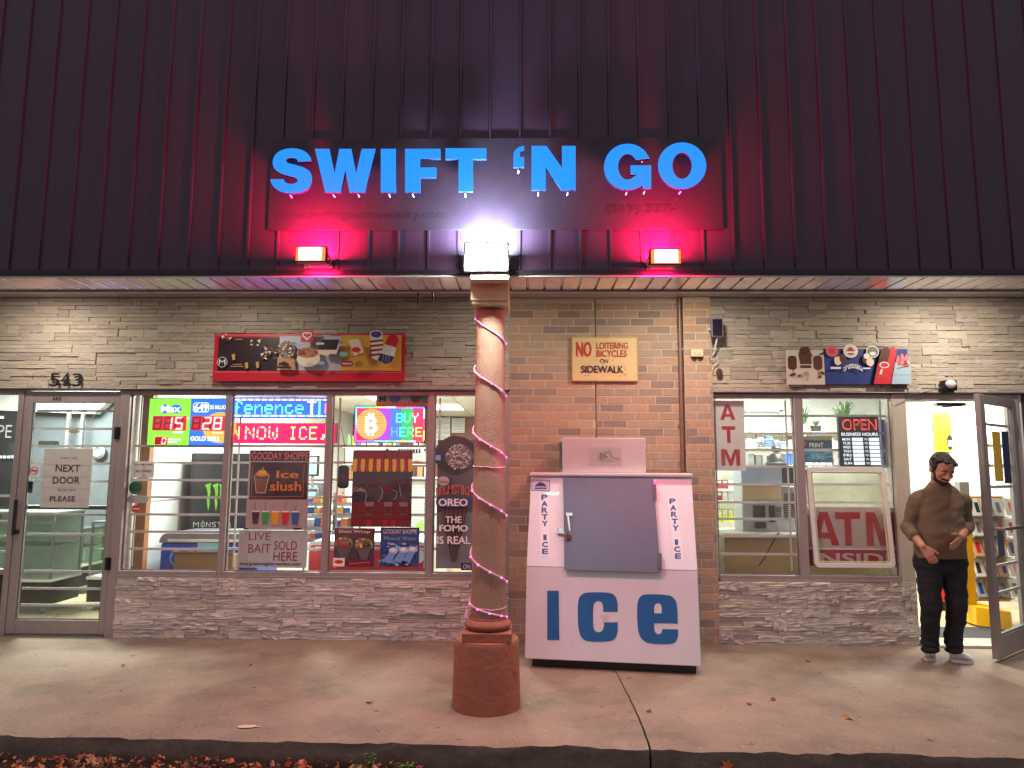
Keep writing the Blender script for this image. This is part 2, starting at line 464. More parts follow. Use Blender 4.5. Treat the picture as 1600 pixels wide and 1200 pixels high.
def stone_wall(x0, x1, z0, z1, meshes, label, y, core=.12, rowh=.0375, prot=(.010, .034), minl=.12, maxl=.42, vis=None):
    rt = empty('stone_wall', ((x0+x1)/2, y, z0), label, 'wall')
    MB().box(x0+.002, x1-.002, y, y+core, z0, z1, BACK).build('wall_core', rt)
    n = max(1, round((z1-z0)/rowh)); h = (z1-z0)/n; pcs = []; taken = [0.]*0
    rr = random.Random(int(x0*100)+5)
    r = 0
    skip = []
    for r in range(n):
        x = x0; new = []
        # rows with blocked spans from double-height stones
        while x < x1-.001:
            blk = [b for b in skip if b[0] <= x+1e-4 < b[1]]
            if blk: x = blk[0][1]; continue
            L = rr.uniform(minl, maxl)*(1 if rr.random() > .25 else .55)
            nxt = min([b[0] for b in skip if b[0] > x+1e-4]+[x1])
            if x+L > nxt-.05: L = nxt-x
            hh = 1
            if r < n-1 and rr.random() < .2 and L < .3: hh = 2; new.append((x, x+L))
            pcs.append((x, x+L, z0+r*h, hh*h)); x += L
        skip = new
    def key(p):
        cx = (p[0]+p[1])/2
        return -(p[1]-p[0])*p[3]*(1 if (vis is None or vis[0] < cx < vis[1]) else .01)
    pcs.sort(key=key)
    stuffv = MB()
    for i, (a, b, z, hh) in enumerate(pcs):
        me = rr.choice(meshes); d = rr.uniform(*prot); g_ = .0012
        if i < 300:
            inst(me, 'stone', rt, ((a+b)/2, y+.001, z+g_), (b-a-2*g_, d, hh-2*g_))
        else:
            vs = [((a+b)/2+v.co.x*(b-a-2*g_), y+.001+v.co.y*d, z+g_+v.co.z*(hh-2*g_)) for v in me.vertices]
            stuffv.add(vs, [tuple(p.vertices) for p in me.polygons], me.materials[0])
    if stuffv.v: tag(stuffv.build('small_stones', rt), kind='stuff')
    return rt
y_st = W-.035
stone_wall(xL, xBrickL, HL+.014, CEILZ, SM1, 'long beige split-stone band above the left door and windows, with house number 543', y_st, vis=(-4.95, 0))
stone_wall(xPil1+.004, xR_end, HR+.014, CEILZ, SM1, 'beige split-stone band above the two windows with red ATM lettering and the open door', y_st, vis=(0, 4.6))
stone_wall(xStoneL+.05, xBrickL, 0, SILLZ-.05, SM2, 'grey split-stone dwarf wall under the left shop windows, behind the column', y_st, prot=(.010, .052), vis=(-4, 0))
stone_wall(xPil1+.004, xRJ1-.005, 0, SILLR-.05, SM2, 'grey split-stone dwarf wall between ice freezer and open door', y_st, prot=(.010, .052))
stone_wall(xL, xDoorL0-.06, 0, SILLZ-.05, SM2, 'sliver of grey stone wall at far left beside the closed glass door', y_st, prot=(.012, .035))

# ---- brick wall and brick pier
BRICK = M('wire_cut_brick', (150, 100, 75), .85, var=.15, scale=30, bump=.4, bscale=120,
          ramp=[(170, 146, 126), (178, 146, 122), (166, 144, 126), (152, 130, 116), (180, 150, 126), (172, 142, 120), (140, 122, 112), (166, 140, 120), (178, 144, 118), (160, 138, 120), (170, 140, 116)])
MORTAR = M('light_mortar', (200, 182, 162), .95, var=.12, scale=20, bump=.5, bscale=150)
def brick_mesh():
    b = MB(); c = .02
    vs = [(-.5, 0, 0), (.5, 0, 0), (.5, 0, 1), (-.5, 0, 1), (-.5, -.8, 0), (.5, -.8, 0), (.5, -.8, 1), (-.5, -.8, 1),
          (-.5+c, -1, c*2.6), (.5-c, -1, c*2.6), (.5-c, -1, 1-c*2.6), (-.5+c, -1, 1-c*2.6)]
    fs = [(0, 1, 5, 4), (1, 2, 6, 5), (2, 3, 7, 6), (3, 0, 4, 7), (4, 5, 9, 8), (5, 6, 10, 9), (6, 7, 11, 10), (7, 4, 8, 11), (8, 9, 10, 11)]
    me = bpy.data.meshes.new('brick'); me.from_pydata(vs, [], fs); me.materials.append(BRICK); me.update(); return me
BM = brick_mesh()
def brick_wall(x0, x1, z0, z1, y, label, depth=.3, off=0., offs=(0., .5, .15, .62, .3), hide=None):
    rt = empty('brick_wall', ((x0+x1)/2, y, z0), label, 'wall')
    MB().box(x0+.001, x1-.001, y, y+depth, z0, z1, MORTAR).build('wall_core', rt)
    rr = random.Random(int(x0*77)); pit = .0723; Lp = .218; n = int((z1-z0)/pit)+1; cnt = 0; st = MB()
    for r in range(n):
        z = z0+.004+r*pit
        if z+.05 > z1: break
        x = x0-offs[r % len(offs)]*Lp+off
        while x < x1:
            a, b = max(x, x0)+.0045, min(x+Lp, x1)-.0045
            if b-a > .02:
                d = rr.uniform(.0022, .0040)
                if hide and hide(a, b, z): pass
                elif cnt < 300:
                    cnt += 1; inst(BM, 'brick', rt, ((a+b)/2, y, z), (b-a, d, min(pit-.0095, z1-z)), (rr.uniform(-.004, .004), 0, rr.uniform(-.003, .003)))
                else:
                    st.add([((a+b)/2+v.co.x*(b-a), y+v.co.y*d, z+v.co.z*(pit-.0095)) for v in BM.vertices], [tuple(p.vertices) for p in BM.polygons], BRICK)
            x += Lp
    if st.v: tag(st.build('brick_courses', rt), kind='stuff')
    return rt
xCrk = X(930, 560, W)
hideF = lambda a, b, z: z < 1.2 and a > X(850, 800, W) and b < X(1040, 800, W) and False
brick_wall(xBrickL, xCrk-.004, 0, CEILZ, W-.03, 'brown brick wall section right behind the round column')
brick_wall(xCrk+.004, xPil0, 0, CEILZ, W-.03, 'orange brown brick wall section behind the ice freezer and loitering sign', off=-.05)
brick_wall(xPil0+.002, xPil1, 0, CEILZ, W-.085, 'projecting narrow brick pier left of the ATM window', offs=(0., .5))

# ---- canopy: cladding, soffit, ceiling
FY = 4.55; FZ = P(800, 430, FY).z; LIPB = FY+.40
PURP = M('dark_ribbed_cladding', (58, 30, 54), .42, .2, rnd=.12, var=.16, scale=5, stretch=(1, 1, .15), bump=.08, bscale=30)
cl = empty('roof_cladding', (0, FY, FZ), 'dark purple ribbed metal cladding above the shop front, behind the blue sign', 'cladding')
xs0 = X(26, 262, FY); pit = .2005
def clad_mesh():
    # profile in plan, extruded upward: flat pan with a raised trapezoid rib at the left
    pr = [(0, 0), (.0, -.004), (.004, -.017), (.017, -.017), (.021, -.004), (.1995, -.004), (.1995, .0)]
    vs = [(x, y, 0) for x, y in pr]+[(x, y, 1) for x, y in pr]; n = len(pr)
    fs = [(i, i+1, i+1+n, i+n) for i in range(n-1)]+[tuple(range(n))[::-1], tuple(range(n, 2*n))]
    me = bpy.data.meshes.new('cladding_panel'); me.from_pydata(vs, [], fs); me.materials.append(PURP); me.update(); return me
cm = clad_mesh(); k = 0
x = xs0-6*pit
while x < 4.9:
    inst(cm, 'cladding_panel', cl, (x, FY, FZ+.03), (1, 1, 3.2), (0, 0, R.uniform(-.012, .0))); x += pit
MB().box(-5, 5.2, FY+.001, FY+.12, FZ+.03, 6.0, BACK).build('backing', cl)
TRIM = M('dark_trim', (34, 28, 36), .35, .5)
MB().box(-5, 5.2, FY-.034, FY+.01, FZ-.002, FZ+.028, TRIM).build('trim', cl)
SOFF = M('soffit_aluminium', (240, 236, 240), .14, .5, var=.08, scale=6, bump=.05, bscale=30)
so = empty('soffit', (0, FY+.2, FZ), 'white ribbed soffit strip along the underside of the purple cladding', 'soffit')
def soff_mesh():
    pr = [(0, 0), (.0, .010), (.006, .010), (.009, 0), (.108, 0), (.113, .008), (.118, .008), (.118, .02), (0, .02)]
    vs = [(x, 0, z) for x, z in pr]+[(x, 1, z) for x, z in pr]; n = len(pr)
    fs = [(i, i+n, i+1+n, i+1) for i in range(n-1)]+[tuple(range(n))[::-1], tuple(range(n, 2*n))]
    me = bpy.data.meshes.new('soffit_panel'); me.from_pydata(vs, [], fs); me.materials.append(SOFF); me.update(); return me
sm_ = soff_mesh(); x = -4.5
while x < 4.6:
    inst(sm_, 'soffit_panel', so, (x, FY+.012, FZ-.004), (1, LIPB-FY-.03, 1)); x += .1185
SOT = M('soffit_trim', (190, 182, 186), .35, .2)
MB().box(-5, 5.2, FY-.012, FY+.011, FZ-.014, FZ-.003, SOT).build('front_channel', so)
MB().box(-5, 5.2, LIPB-.018, LIPB+.002, FZ-.016, FZ+.014, SOT).build('rear_channel', so)
MB().box(-5, 5.2, LIPB+.003, LIPB+.03, FZ+.0, CEILZ, SOT).build('upstand', so)
cg = MB(); cg.box(-7.2, 6.2, FY+.13, W+.1, CEILZ+.003, CEILZ+.06, SOT); tag(cg.build('canopy_ceiling'), kind='structure')

# recessed lights in the canopy ceiling, out of sight behind the drop edge; scallops fall on the stone; banner and column lights added to even it
LAMPM = EM('lamp_diffuser', (1, .85, .62), 6)
for (lx, ly, pw, wh) in ((X(105, 540, W), 5.75, 15, 'far left door'), (X(400, 540, W), 5.6, 9, 'long ice cream banner, added for even light'), (X(800, 540, W), 5.6, 7, 'gap behind the column, added for even light'), (X(1060, 640, W), 5.6, 20, 'ice freezer'), (X(1455, 560, W), 5.75, 20, 'open right door')):
    t = empty('downlight', (lx, ly, CEILZ), 'round warm downlight in canopy ceiling above the %s' % wh, 'light', 'downlights in the canopy ceiling')
    MB().lathe([(.1, 0), (.1, -.012), (.08, -.014), (.078, -.002)], (lx, ly, CEILZ), WHITE, 24).build('trim_ring', t)
    MB().lathe([(.07, -.004), (.07, -.006)], (lx, ly, CEILZ), LAMPM, 20).build('diffuser', t)
    area('downlight_lamp', (lx, ly, CEILZ-.016), .14, pw, (1, .885, .74), (math.radians(4), 0, 0), t, shape='DISK')
def bpx(mb, px0, py0, px1, py1, Y, dep, m):
    cx, cy = (px0+px1)/2, (py0+py1)/2
    return mb.box(X(px0, cy, Y), X(px1, cy, Y), Y, Y+dep, Zz(cx, py1, Y), Zz(cx, py0, Y), m)
def bpxf(mb, px0, py0, px1, Y, dep, m, z0=0.):
    """box standing on the floor, its top at py0"""
    return mb.box(X(px0, py0, Y), X(px1, py0, Y), Y, Y+dep, z0, Zz((px0+px1)/2, py0, Y), m)

# ================================================================== ROOMS BEHIND THE GLASS
FLOOR = M('shop_floor', (176, 158, 128), .3, var=.15, scale=3, bump=.05)
WALLW = M('interior_white_wall', (218, 222, 214), .7, var=.04, scale=2)
WALLG = M('interior_dark_grey_wall', (84, 88, 94), .7, var=.12, scale=3)
CEIL = M('ceiling_tile', (214, 214, 208), .8, var=.04, scale=9, bump=.2, bscale=90)
IB = M('interior_brick', (126, 84, 74), .9, var=.3, scale=14, bump=.4)
f_ = MB(); f_.box(-10, 7.2, W+.03, 15.5, -.12, .004, FLOOR); tag(f_.build('shop_floor'), kind='structure')
r_ = MB(); r_.box(-10, 7.2, W+.06, 15.5, 2.64, 2.9, WALLW); tag(r_.build('shop_ceiling'), kind='structure')
r_ = MB(); r_.box(-10, 7.2, 15.2, 15.5, 0.005, 2.635, IB); tag(r_.build('back_wall'), kind='structure')
PX1 = -3.74
r_ = MB(); r_.box(PX1-.1, PX1, W+.16, 15.19, .005, 2.635, WALLW); tag(r_.build('partition_wall'), kind='structure')
r_ = MB(); r_.box(1.6, 1.75, W+.3, 15.19, .005, 2.635, WALLW); tag(r_.build('partition_wall'), kind='structure')
r_ = MB(); r_.box(1.76, 7.0, 9.7, 9.85, .005, 2.635, WALLW); tag(r_.build('rear_wall'), kind='structure')
r_ = MB(); r_.box(6.7, 6.85, W+.1, 9.69, .005, 2.635, WALLW); tag(r_.build('side_wall'), kind='structure')
r_ = MB(); r_.box(-9.6, -3.9, 9.2, 9.35, .005, 2.635, WALLG)
tag(r_.build('rear_wall'), kind='structure')
r_ = MB(); r_.box(-10, -9.61, W+.1, 9.19, .005, 2.635, WALLG); tag(r_.build('side_wall'), kind='structure')
# sliver of inner wall behind brick so that no outside light enters
r_ = MB(); r_.box(xBrickL+.02, 1.59, W+.31, W+.4, .005, 2.635, WALLW); tag(r_.build('inner_wall'), kind='structure')
# suspended ceiling tiles seen through the narrow window
ct = empty('suspended_ceiling', (-1.5, 12, 2.6), 'suspended white tile ceiling seen through the window left of the column', 'ceiling')
tm = MB().box(-.297, .297, -.297, .297, 0, .015, CEIL).build('ceiling_tile', ct)
tm.location = (0, 0, .005); tme = tm.data; bpy.data.objects.remove(tm)
for i in range(6):
    for j in range(9):
        tx, ty = -3.3+i*.61, 10.0+j*.61
        if i == 3 and j in (4, 5): continue
        o = inst(tme, 'ceiling_tile', ct, (tx, ty, 2.605))
PANEL = EM('light_panel', (1, 1, .93), 3.2)
def ceil_light(x, y, w_, d_, pw, col, label, group='ceiling light panels', z=2.6):
    t = empty('ceiling_light', (x, y, z), label, 'ceiling light', group)
    MB().box(x-w_/2-.02, x+w_/2+.02, y-d_/2-.02, y+d_/2+.02, z+.0, z+.03, WHITE).build('frame', t)
    MB().box(x-w_/2, x+w_/2, y-d_/2, y+d_/2, z-.006, z-.001, PANEL).build('diffuser', t)
    area('panel_lamp', (x, y, z-.012), w_, pw, col, (0, 0, 0), t, sy=d_)
CW = (.93, 1, .90)
ceil_light(-1.47, 12.74, .57, 1.16, 98, CW, 'rear ceiling light panel seen through the window beside the column')
ceil_light(-2.6, 8.0, .6, 1.2, 132, CW, 'front ceiling light panel above the freezers in left shop')
ceil_light(-.9, 8.4, .6, 1.2, 113, CW, 'ceiling light panel inside shop behind the column')
ceil_light(-2.2, 10.8, .6, 1.2, 110, CW, 'middle ceiling light panel over the snack racks')
ceil_light(-5.6, 8.0, .6, 1.2, 221, (.85, 1, .86), 'ceiling light panel in vacant unit behind the closed door')
ceil_light(3.2, 8.0, .6, 1.2, 136, (.96, 1, .9), 'ceiling light panel above the counter behind ATM window')
ceil_light(5.3, 8.2, .6, 1.2, 106, (.94, 1, .97), 'ceiling light panel inside above the open door')

# ================================================================== SHOP WINDOWS
BARY = [697, 723, 750, 777, 804, 831, 858]
YB = W+.10
def bar_mb(x0, x1, z, y=YB): return MB().box(x0, x1, y, y+.008, z-.011, z+.011, BAR)
def window_bay(pxa, pxb, lm, rm, ztop, zbot, label, bars, group, lowext=.0):
    """pxa/pxb: glass edges (photo px at mid height); lm/rm widths of mullions to build"""
    ym = 700
    a, b = X(pxa, ym, W), X(pxb, ym, W)
    t = empty('shop_window', ((a+b)/2, W, zbot-.05), label, 'window', group)
    y0, y1 = W-.035, W+.06
    if lm: MB().box(a-lm, a-.001, y0, y1, zbot-.045, ztop, ALU).build('mullion', t, bevel=.003)
    if rm: MB().box(b+.001, b+rm, y0, y1, zbot-.045, ztop, ALU).build('mullion', t, bevel=.003)
    MB().box(a, b, y0+.004, y1, ztop-.04, ztop, ALU).build('head_frame', t, bevel=.002)
    s = MB(); s.box(a, b, y0-.004, y1, zbot-.045, zbot, ALU); s.box(a-lm, b+(rm or 0), y0-.02, y0-.001, zbot-.05, zbot-.035, ALU); s.build('sill', t, bevel=.002)
    # glazing bead
    g_ = MB()
    for (p, q, r, s_) in ((a, a+.010, zbot, ztop-.04), (b-.010, b, zbot, ztop-.04)): g_.box(p, q, W+.002, W+.012, r, s_, STEEL)
    g_.box(a+.0101, b-.0101, W+.002, W+.012, zbot, zbot+.01, STEEL)
    g_.build('glazing_bead', t)
    MB().box(a, b, W+.016, W+.0165, zbot, ztop-.04, GLASS).build('pane', t)
    bm_ = None
    for i, py in enumerate(bars):
        z = Zz((pxa+pxb)/2, py, YB)
        if bm_ is None:
            bm_ = bar_mb(a-.02, b+.02, z).build('security_bar', t)
            z0_ = z
        else:
            o = bm_.copy(); COL.objects.link(o); o.parent = t; o.location = bm_.location+Vector((0, 0, z-z0_))
    for xx in (a+.03, b-.03):
        MB().box(xx-.008, xx+.008, YB+.009, YB+.015, zbot+.02, ztop-.05, BAR).build('bar_upright', t)
    return t
grp = 'aluminium shop windows with inner security bars'
window_bay(202, 351, .0, .0, HL, SILLZ, 'shop window with lime and blue lottery display, nearest the closed door', BARY, grp)
window_bay(361, 509, .057, .0, HL, SILLZ, 'shop window with scrolling LED signs and ice slush poster', BARY, grp)
window_bay(519, 669, .057, .0, HL, SILLZ, 'shop window with BUY HERE LED sign and striped awning poster', BARY, grp)
window_bay(679, 786, .057, .06, HL, SILLZ, 'narrow shop window with ice cream cone print, partly behind the column', BARY, grp)
BARR = [650, 677, 703, 729, 757, 785, 811, 838, 866]
window_bay(1118, 1242, .0, .0, HR, SILLR, 'shop window with hanging white ATM banner beside brick pier', BARR, grp)
window_bay(1255, 1393, .077, .0, HR, SILLR, 'shop window with OPEN hours sign and large ATM INSIDE poster', BARR, grp)
# header bars over each storefront
def header(x0, x1, z, label):
    t = MB().box(x0, x1, W-.078, W+.07, z+.001, z+.0125, M('header_bar', (96, 84, 92), .4, .5, var=.15)).build('door_header', None, bevel=.003)
    return tag(t, label, 'header')
header(xL, xBrickL-.004, HL, 'long mauve aluminium header bar above left door and windows')
header(xPil1+.006, xR_end, HR, 'mauve aluminium header bar above right windows and open door')

# ---- closed glass door at left
XM = X(197, 640, W)
j = empty('door_frame', ((xDoorL0+xDoorL1)/2, W, 0), 'aluminium frame round the closed glass door at left', 'door frame')
xa, xb = X(41, 640, W), X(190, 640, W)
MB().box(xa-.055, xa-.004, W-.04, W+.06, 0, HL, ALU).build('jamb', j, bevel=.003)
MB().box(xb+.004, X(202, 700, W)-.002, W-.04, W+.06, 0, HL, ALU).build('jamb', j, bevel=.003)
MB().box(xa-.003, xb+.003, W-.05, W+.08, 0.001, .014, STEEL).build('threshold', j)
d = empty('glass_door', (xb, W, .015), 'closed glass door with NEXT DOOR paper under number 543', 'door')
z0, z1 = .02, HL-.012
gz0, gz1 = Zz(110, 968, W), Zz(110, 630, W)
gx0, gx1 = X(54, 640, W), X(181, 640, W)
y0, y1 = W-.03, W+.02
MB().box(xa, gx0, y0, y1, z0, z1, ALU).build('stile', d, bevel=.003)
MB().box(gx1, xb, y0, y1, z0, z1, ALU).build('stile', d, bevel=.003)
MB().box(gx0+.001, gx1-.001, y0+.002, y1, gz1, z1, ALU).build('rail', d, bevel=.003)
MB().box(gx0+.001, gx1-.001, y0+.002, y1, z0, gz0, ALU).build('rail', d, bevel=.003)
MB().box(gx0, gx1, W-.005, W-.0045, gz0, gz1, GLASS).build('pane', d)
b_ = MB(); 
for q in ((gx0, gx0+.012, gz0, gz1), (gx1-.012, gx1, gz0, gz1)): b_.box(q[0], q[1], W-.018, W-.008, q[2], q[3], STEEL)
b_.box(gx0+.013, gx1-.013, W-.018, W-.008, gz0, gz0+.012, STEEL); b_.build('glazing_bead', d)
for i, py in enumerate((642, 670, 697, 724, 752, 804, 823, 835, 893, 920, 946)):
    if py in (823,): continue
    bar_mb(gx0-.02, gx1+.02, Zz(110, py, W+.06), W+.06).build('security_bar', d)
MB().tube([(gx0-.02, W+.05, Zz(90, 793, W)), (gx1+.02, W+.05, Zz(90, 793, W))], .02, BLACK, 10).build('push_bar', d)
MB().box(xa+.012, xa+.034, W-.075, W-.05, Zz(40, 835, W), Zz(40, 780, W), BLACK).build('pull_handle', d, bevel=.003)
MB().lathe([(.022, 0), (.022, -.02), (.015, -.026)], (xa+.035, W-.03, Zz(26, 830, W)), BLACK, 16, 'y').build('lock_cylinder', d)
for py in (677, 880):
    h = MB(); zc = Zz(190, py, W); h.box(xb-.02, xb+.024, W-.05, W-.041, zc-.055, zc+.055, TRIM); h.tube([(xb+.002, W-.054, zc-.05), (xb+.002, W-.054, zc+.05)], .009, TRIM)
    for dz in (-.04, -.013, .013, .04): h.box(xb-.03, xb-.02, W-.048, W-.04, zc+dz-.008, zc+dz+.008, TRIM)
    h.build('hinge', d)
s = Sheet(80, 619, 100, 626, W-.034); s.text('543', 82, 620, 95, 625.5, INK); s.done('small_number', d)
# star shaped crack held with tape
s = Sheet(100, 640, 165, 690, W-.008); R.seed(4)
CRK = M('cracked_glass', (200, 205, 200), .4)
for k in range(9):
    a = R.uniform(0, 6.28); p = (118, 674); pts = [p]
    L_ = R.uniform(8, 34)
    for q in range(4): a += R.uniform(-.25, .25); p = (p[0]+L_/4*math.cos(a), p[1]+L_/4*math.sin(a)); pts.append(p)
    s.line(pts, .45, CRK)
s.line([(107, 648), (113, 672)], .7, CRK); s.line([(151, 646), (138, 665), (134, 672)], .7, CRK)
s.ell(119, 674, 9, 3.4, M('yellowed_tape', (170, 165, 130), .5), 14, .35); s.done('glass_crack', d)
# paper sign
def small_sign(name, px, label, cat, Y, paint, m=PRWHITE, group=None, bevel=0, th=.002):
    s = Sheet(*px, Y, th); t = empty(name, s.base(), label, cat, group); s.board(m, 'board', t, bevel=bevel); paint(s); 
    if s.mb.v: s.done('print', t)
    return t, s
PAPER = M('creased_paper', (196, 192, 184), .8, var=.05, scale=5, bump=.3, bscale=9)
def nd(s):
    for y in (716, 766):
        s.text('===::=>', 92, y-3, 119, y+3, GREY, .0)
    s.text('NEXT', 86, 726, 124, 737, INK, .01); s.text('DOOR', 83, 745, 125, 755.5, INK, .01); s.text('PLEASE', 81, 775, 120, 783, INK, .01)
    for k in range(4): s.line([(67, 725+k*18), (141, 727+k*18)], .5, M('paper_crease', (165, 160, 155), .8))
small_sign('paper_sign', (66, 701, 142, 793), 'creased white paper reading NEXT DOOR PLEASE on closed glass door', 'paper sign', W-.0095, nd, PAPER)
def nosmoke(s):
    s.ell(53.5, 735.5, 6.5, 6.5, RED); s.ell(53.5, 735.5, 5.2, 5.2, PRWHITE); s.rect(49, 734.5, 58, 736.5, INK); s.line([(49.5, 731.5), (57.5, 739.5)], 1.2, RED)
small_sign('no_smoking_sticker', (46, 727, 61, 744), 'small square no smoking sticker at left edge of closed glass door', 'sticker', W-.0095, nosmoke)
small_sign('window_sticker', (44, 752, 51, 770), 'small black and blue sticker below the square no smoking sticker', 'sticker', W-.0095, lambda s: s.rect(44.5, 765, 50.5, 769, BLUE), BLACK)

# far-left sidelight
t = empty('sidelight_window', (X(0, 700, W), W, SILLZ), 'barred sidelight window at far left edge beside closed glass door', 'window')
x1_ = xa-.057; x0_ = -5.9
MB().box(x0_, x1_, W-.03, W+.06, SILLZ-.045, SILLZ, ALU).build('sill', t); MB().box(x0_, x1_, W-.03, W+.06, HL-.04, HL, ALU).build('head_frame', t)
MB().box(x0_, x1_, W+.016, W+.0165, SILLZ, HL-.04, GLASS).build('pane', t)
for py in (775, 801, 815, 838, 862): bar_mb(x0_, x1_, Zz(10, py, YB)).build('security_bar', t)

# ================================================================== OPEN DOOR AT RIGHT
jr = empty('door_frame', ((xRJ1+xOpen1)/2, W, 0), 'pale aluminium frame of the open doorway where the man stands', 'door frame')
JAMB = M('beige_jamb', (190, 182, 166), .45, .2, var=.1, scale=5)
xj1 = X(1412, 640, W)
MB().box(X(1394, 700, W)+.001, xj1, W-.04, W+.12, 0, HR, JAMB).build('jamb', jr, bevel=.004)
xo1 = X(1577, 640, W); 
MB().box(xo1, xo1+.06, W-.04, W+.08, 0, HR, ALU).build('jamb', jr, bevel=.004)
MB().box(xj1+.002, xo1-.002, W-.04, W+.08, HR-.06, HR, ALU).build('door_head', jr, bevel=.003)
MB().box(xj1+.002, xo1-.002, W-.12, W+.16, .001, .022, M('worn_threshold', (196, 190, 176), .4, .5, var=.15)).build('threshold', jr)
c_ = MB(); c_.tube([P(1472, 636, W+.1), P(1500, 634, W+.1), P(1520, 633, W-.1)], .007, BLACK); bpx(c_, 1464, 629, 1510, 634, W+.1, .06, BLACK); c_.build('door_closer', jr)
# leaf, hinged at the right jamb, swung outwards
LFW = .825; ang = math.radians(180+39.5)
dl = empty('open_glass_door', (xo1-.004, W-.045, .022), 'glass door swung open towards the pavement at far right', 'door', rz=ang, local=True)
ztop = HR-.075; t_ = .045; st = .07
def lb(x0, x1, z0, z1, m=ALU, y0=-t_/2, y1=t_/2): return MB().box(x0, x1, y0, y1, z0, z1, m)
lb(0, st, 0, ztop).build('stile', dl, bevel=.003); lb(LFW-st-.03, LFW, 0, ztop).build('stile', dl, bevel=.003)
lb(st+.001, LFW-st-.031, 0, .17).build('rail', dl, bevel=.003); lb(st+.001, LFW-st-.031, ztop-.075, ztop).build('rail', dl, bevel=.003)
lb(st, LFW-st-.03, .17, ztop-.075, GLASS, -.002, -.0015).build('pane', dl)
b_ = MB()
for q in ((st, st+.012, .17, ztop-.075), (LFW-st-.042, LFW-st-.03, .17, ztop-.075)): b_.box(q[0], q[1], -.014, .014, q[2], q[3], STEEL)
b_.box(st+.013, LFW-st-.043, -.014, .014, .17, .184, STEEL); b_.build('glazing_bead', dl)
for z in (.48, .70, .93, 1.17, 1.35, 1.53, 1.70, 1.88):
    if z in (.93, 1.17): continue
    lb(st-.02, LFW-st, z-.012, z+.012, BAR, -.04, -.03).build('security_bar', dl)
hb = MB(); hb.tube([(st*.5, .05, 1.02), (st*.5, .10, 1.02), (LFW-.05, .10, 1.02), (LFW-.05, .05, 1.02)], .014, STEEL, 10); hb.build('push_bar', dl)
hb = MB(); hb.tube([(LFW-.22, -.03, .98), (LFW-.22, -.08, .98), (LFW-.22, -.08, 1.30), (LFW-.22, -.03, 1.30)], .012, STEEL, 10); hb.build('pull_handle', dl)
for z in (.25, 1.0, 1.86): MB().box(-.012, .012, -.03, .03, z-.05, z+.05, STEEL).build('hinge', dl)
lb(.36, .55, 1.40, 1.82, YEL, .002, .004).build('yellow_notice', dl); lb(.16, .33, 1.38, 1.83, NAVY, .002, .004).build('dark_notice', dl)
lb(.46, .60, .78, 1.02, M('magazine_cover', (80, 84, 100), .4), .002, .005).build('notice', dl)
# dark panel to the right of the doorway
t = empty('wall_panel', (xo1+.3, W, 0), 'dark panel wall right of the open glass door', 'wall')
MB().box(xo1+.064, xo1+.095, W-.02, W+.1, .0, HR-.002, WHITE).build('side_strip', t)
MB().box(xo1+.097, 6.6, W-.01, W+.1, 0, HR-.002, M('dark_brown_panel', (62, 44, 46), .6, var=.2)).build('panel', t)

# ================================================================== CONTENTS, LEFT VACANT UNIT
DG = M('display_black_base', (36, 36, 38), .4)
def display_case(px0, px1, pytop, Y, dep, label, zb=.32):
    x0, x1 = X(px0, 860, Y), X(px1, 860, Y); zt = Zz((px0+px1)/2, pytop, Y)
    t = empty('display_case', ((x0+x1)/2, Y+dep/2, 0), label, 'display case', 'empty glass display cases')
    MB().box(x0, x1, Y, Y+dep, .09, zb, DG).build('base', t, bevel=.004)
    MB().box(x0-.01, x1+.01, Y-.01, Y+dep+.01, zb+.001, zb+.03, WHITE).build('deck', t)
    pm = MB()
    for (p, q) in ((x0, Y), (x1-.02, Y), (x0, Y+dep-.02), (x1-.02, Y+dep-.02)): pm.box(p, p+.02, q, q+.02, zb+.031, zt-.021, STEEL)
    pm.build('posts', t)
    MB().box(x0, x1, Y, Y+dep, zt-.02, zt, STEEL).build('top_frame', t)
    MB().box(x0+.021, x1-.021, Y+.006, Y+.009, zb+.031, zt-.021, CASEGLASS).build('front_pane', t)
    MB().box(x0+.006, x0+.009, Y+.021, Y+dep-.021, zb+.031, zt-.021, CASEGLASS).build('side_pane', t)
    MB().box(x0+.021, x1-.021, Y+dep-.015, Y+dep-.005, zb+.031, zt-.021, M('pale_green_back', (196, 216, 198), .5)).build('back_panel', t)
    MB().box(x0+.022, x1-.022, Y+.03, Y+dep-.03, (zb+zt)/2, (zb+zt)/2+.008, STEEL).build('shelf', t)
    for xx in (x0+.08, x1-.08): MB().tube([(xx, Y+.03, .035), (xx+.02, Y+.03, .035)], .034, STEEL, 12).build('castor', t)
display_case(-60, 82, 800, 7.4, .5, 'glass display case on black base at left behind closed door')
display_case(92, 128, 826, 8.5, .45, 'far small glass display case behind the closed door')
display_case(140, 240, 815, 7.6, .5, 'glass display case on castors at right behind closed door')
t = empty('shelf_rack', (X(40, 700, 8.8), 8.8, 0), 'black and grey shelving on dark wall behind the closed door', 'rack')
for (q0, q1, q2, q3, nm, mm) in ((-70, 645, 30, 690, 'dark_board', BLACK), (-70, 714, 28, 790, 'radiator_grille', BLACK), (60, 689, 84, 699, 'bracket_box', BLACK)):
    m_ = MB(); bpx(m_, q0, q1, q2, q3, 8.8, .1, mm); m_.build(nm, t)
m_ = MB()
for k in range(16): bpx(m_, -70+k*6.2, 712, -67+k*6.2, 716, 8.78, .02, LGREY)
m_.build('grille_slots', t)
s = Sheet(-10, 650, 10, 660, 8.79); s.rect(-20, 650, 6, 654, LGREY); s.text('PE', -2, 664, 20, 684, GREY, .0); s.done('faded_print', t)
t = empty('ceiling_bulkhead', (X(100, 640, 9.0), 9.0, 2.2), 'sloping white bulkhead above dark wall behind closed door', 'bulkhead')
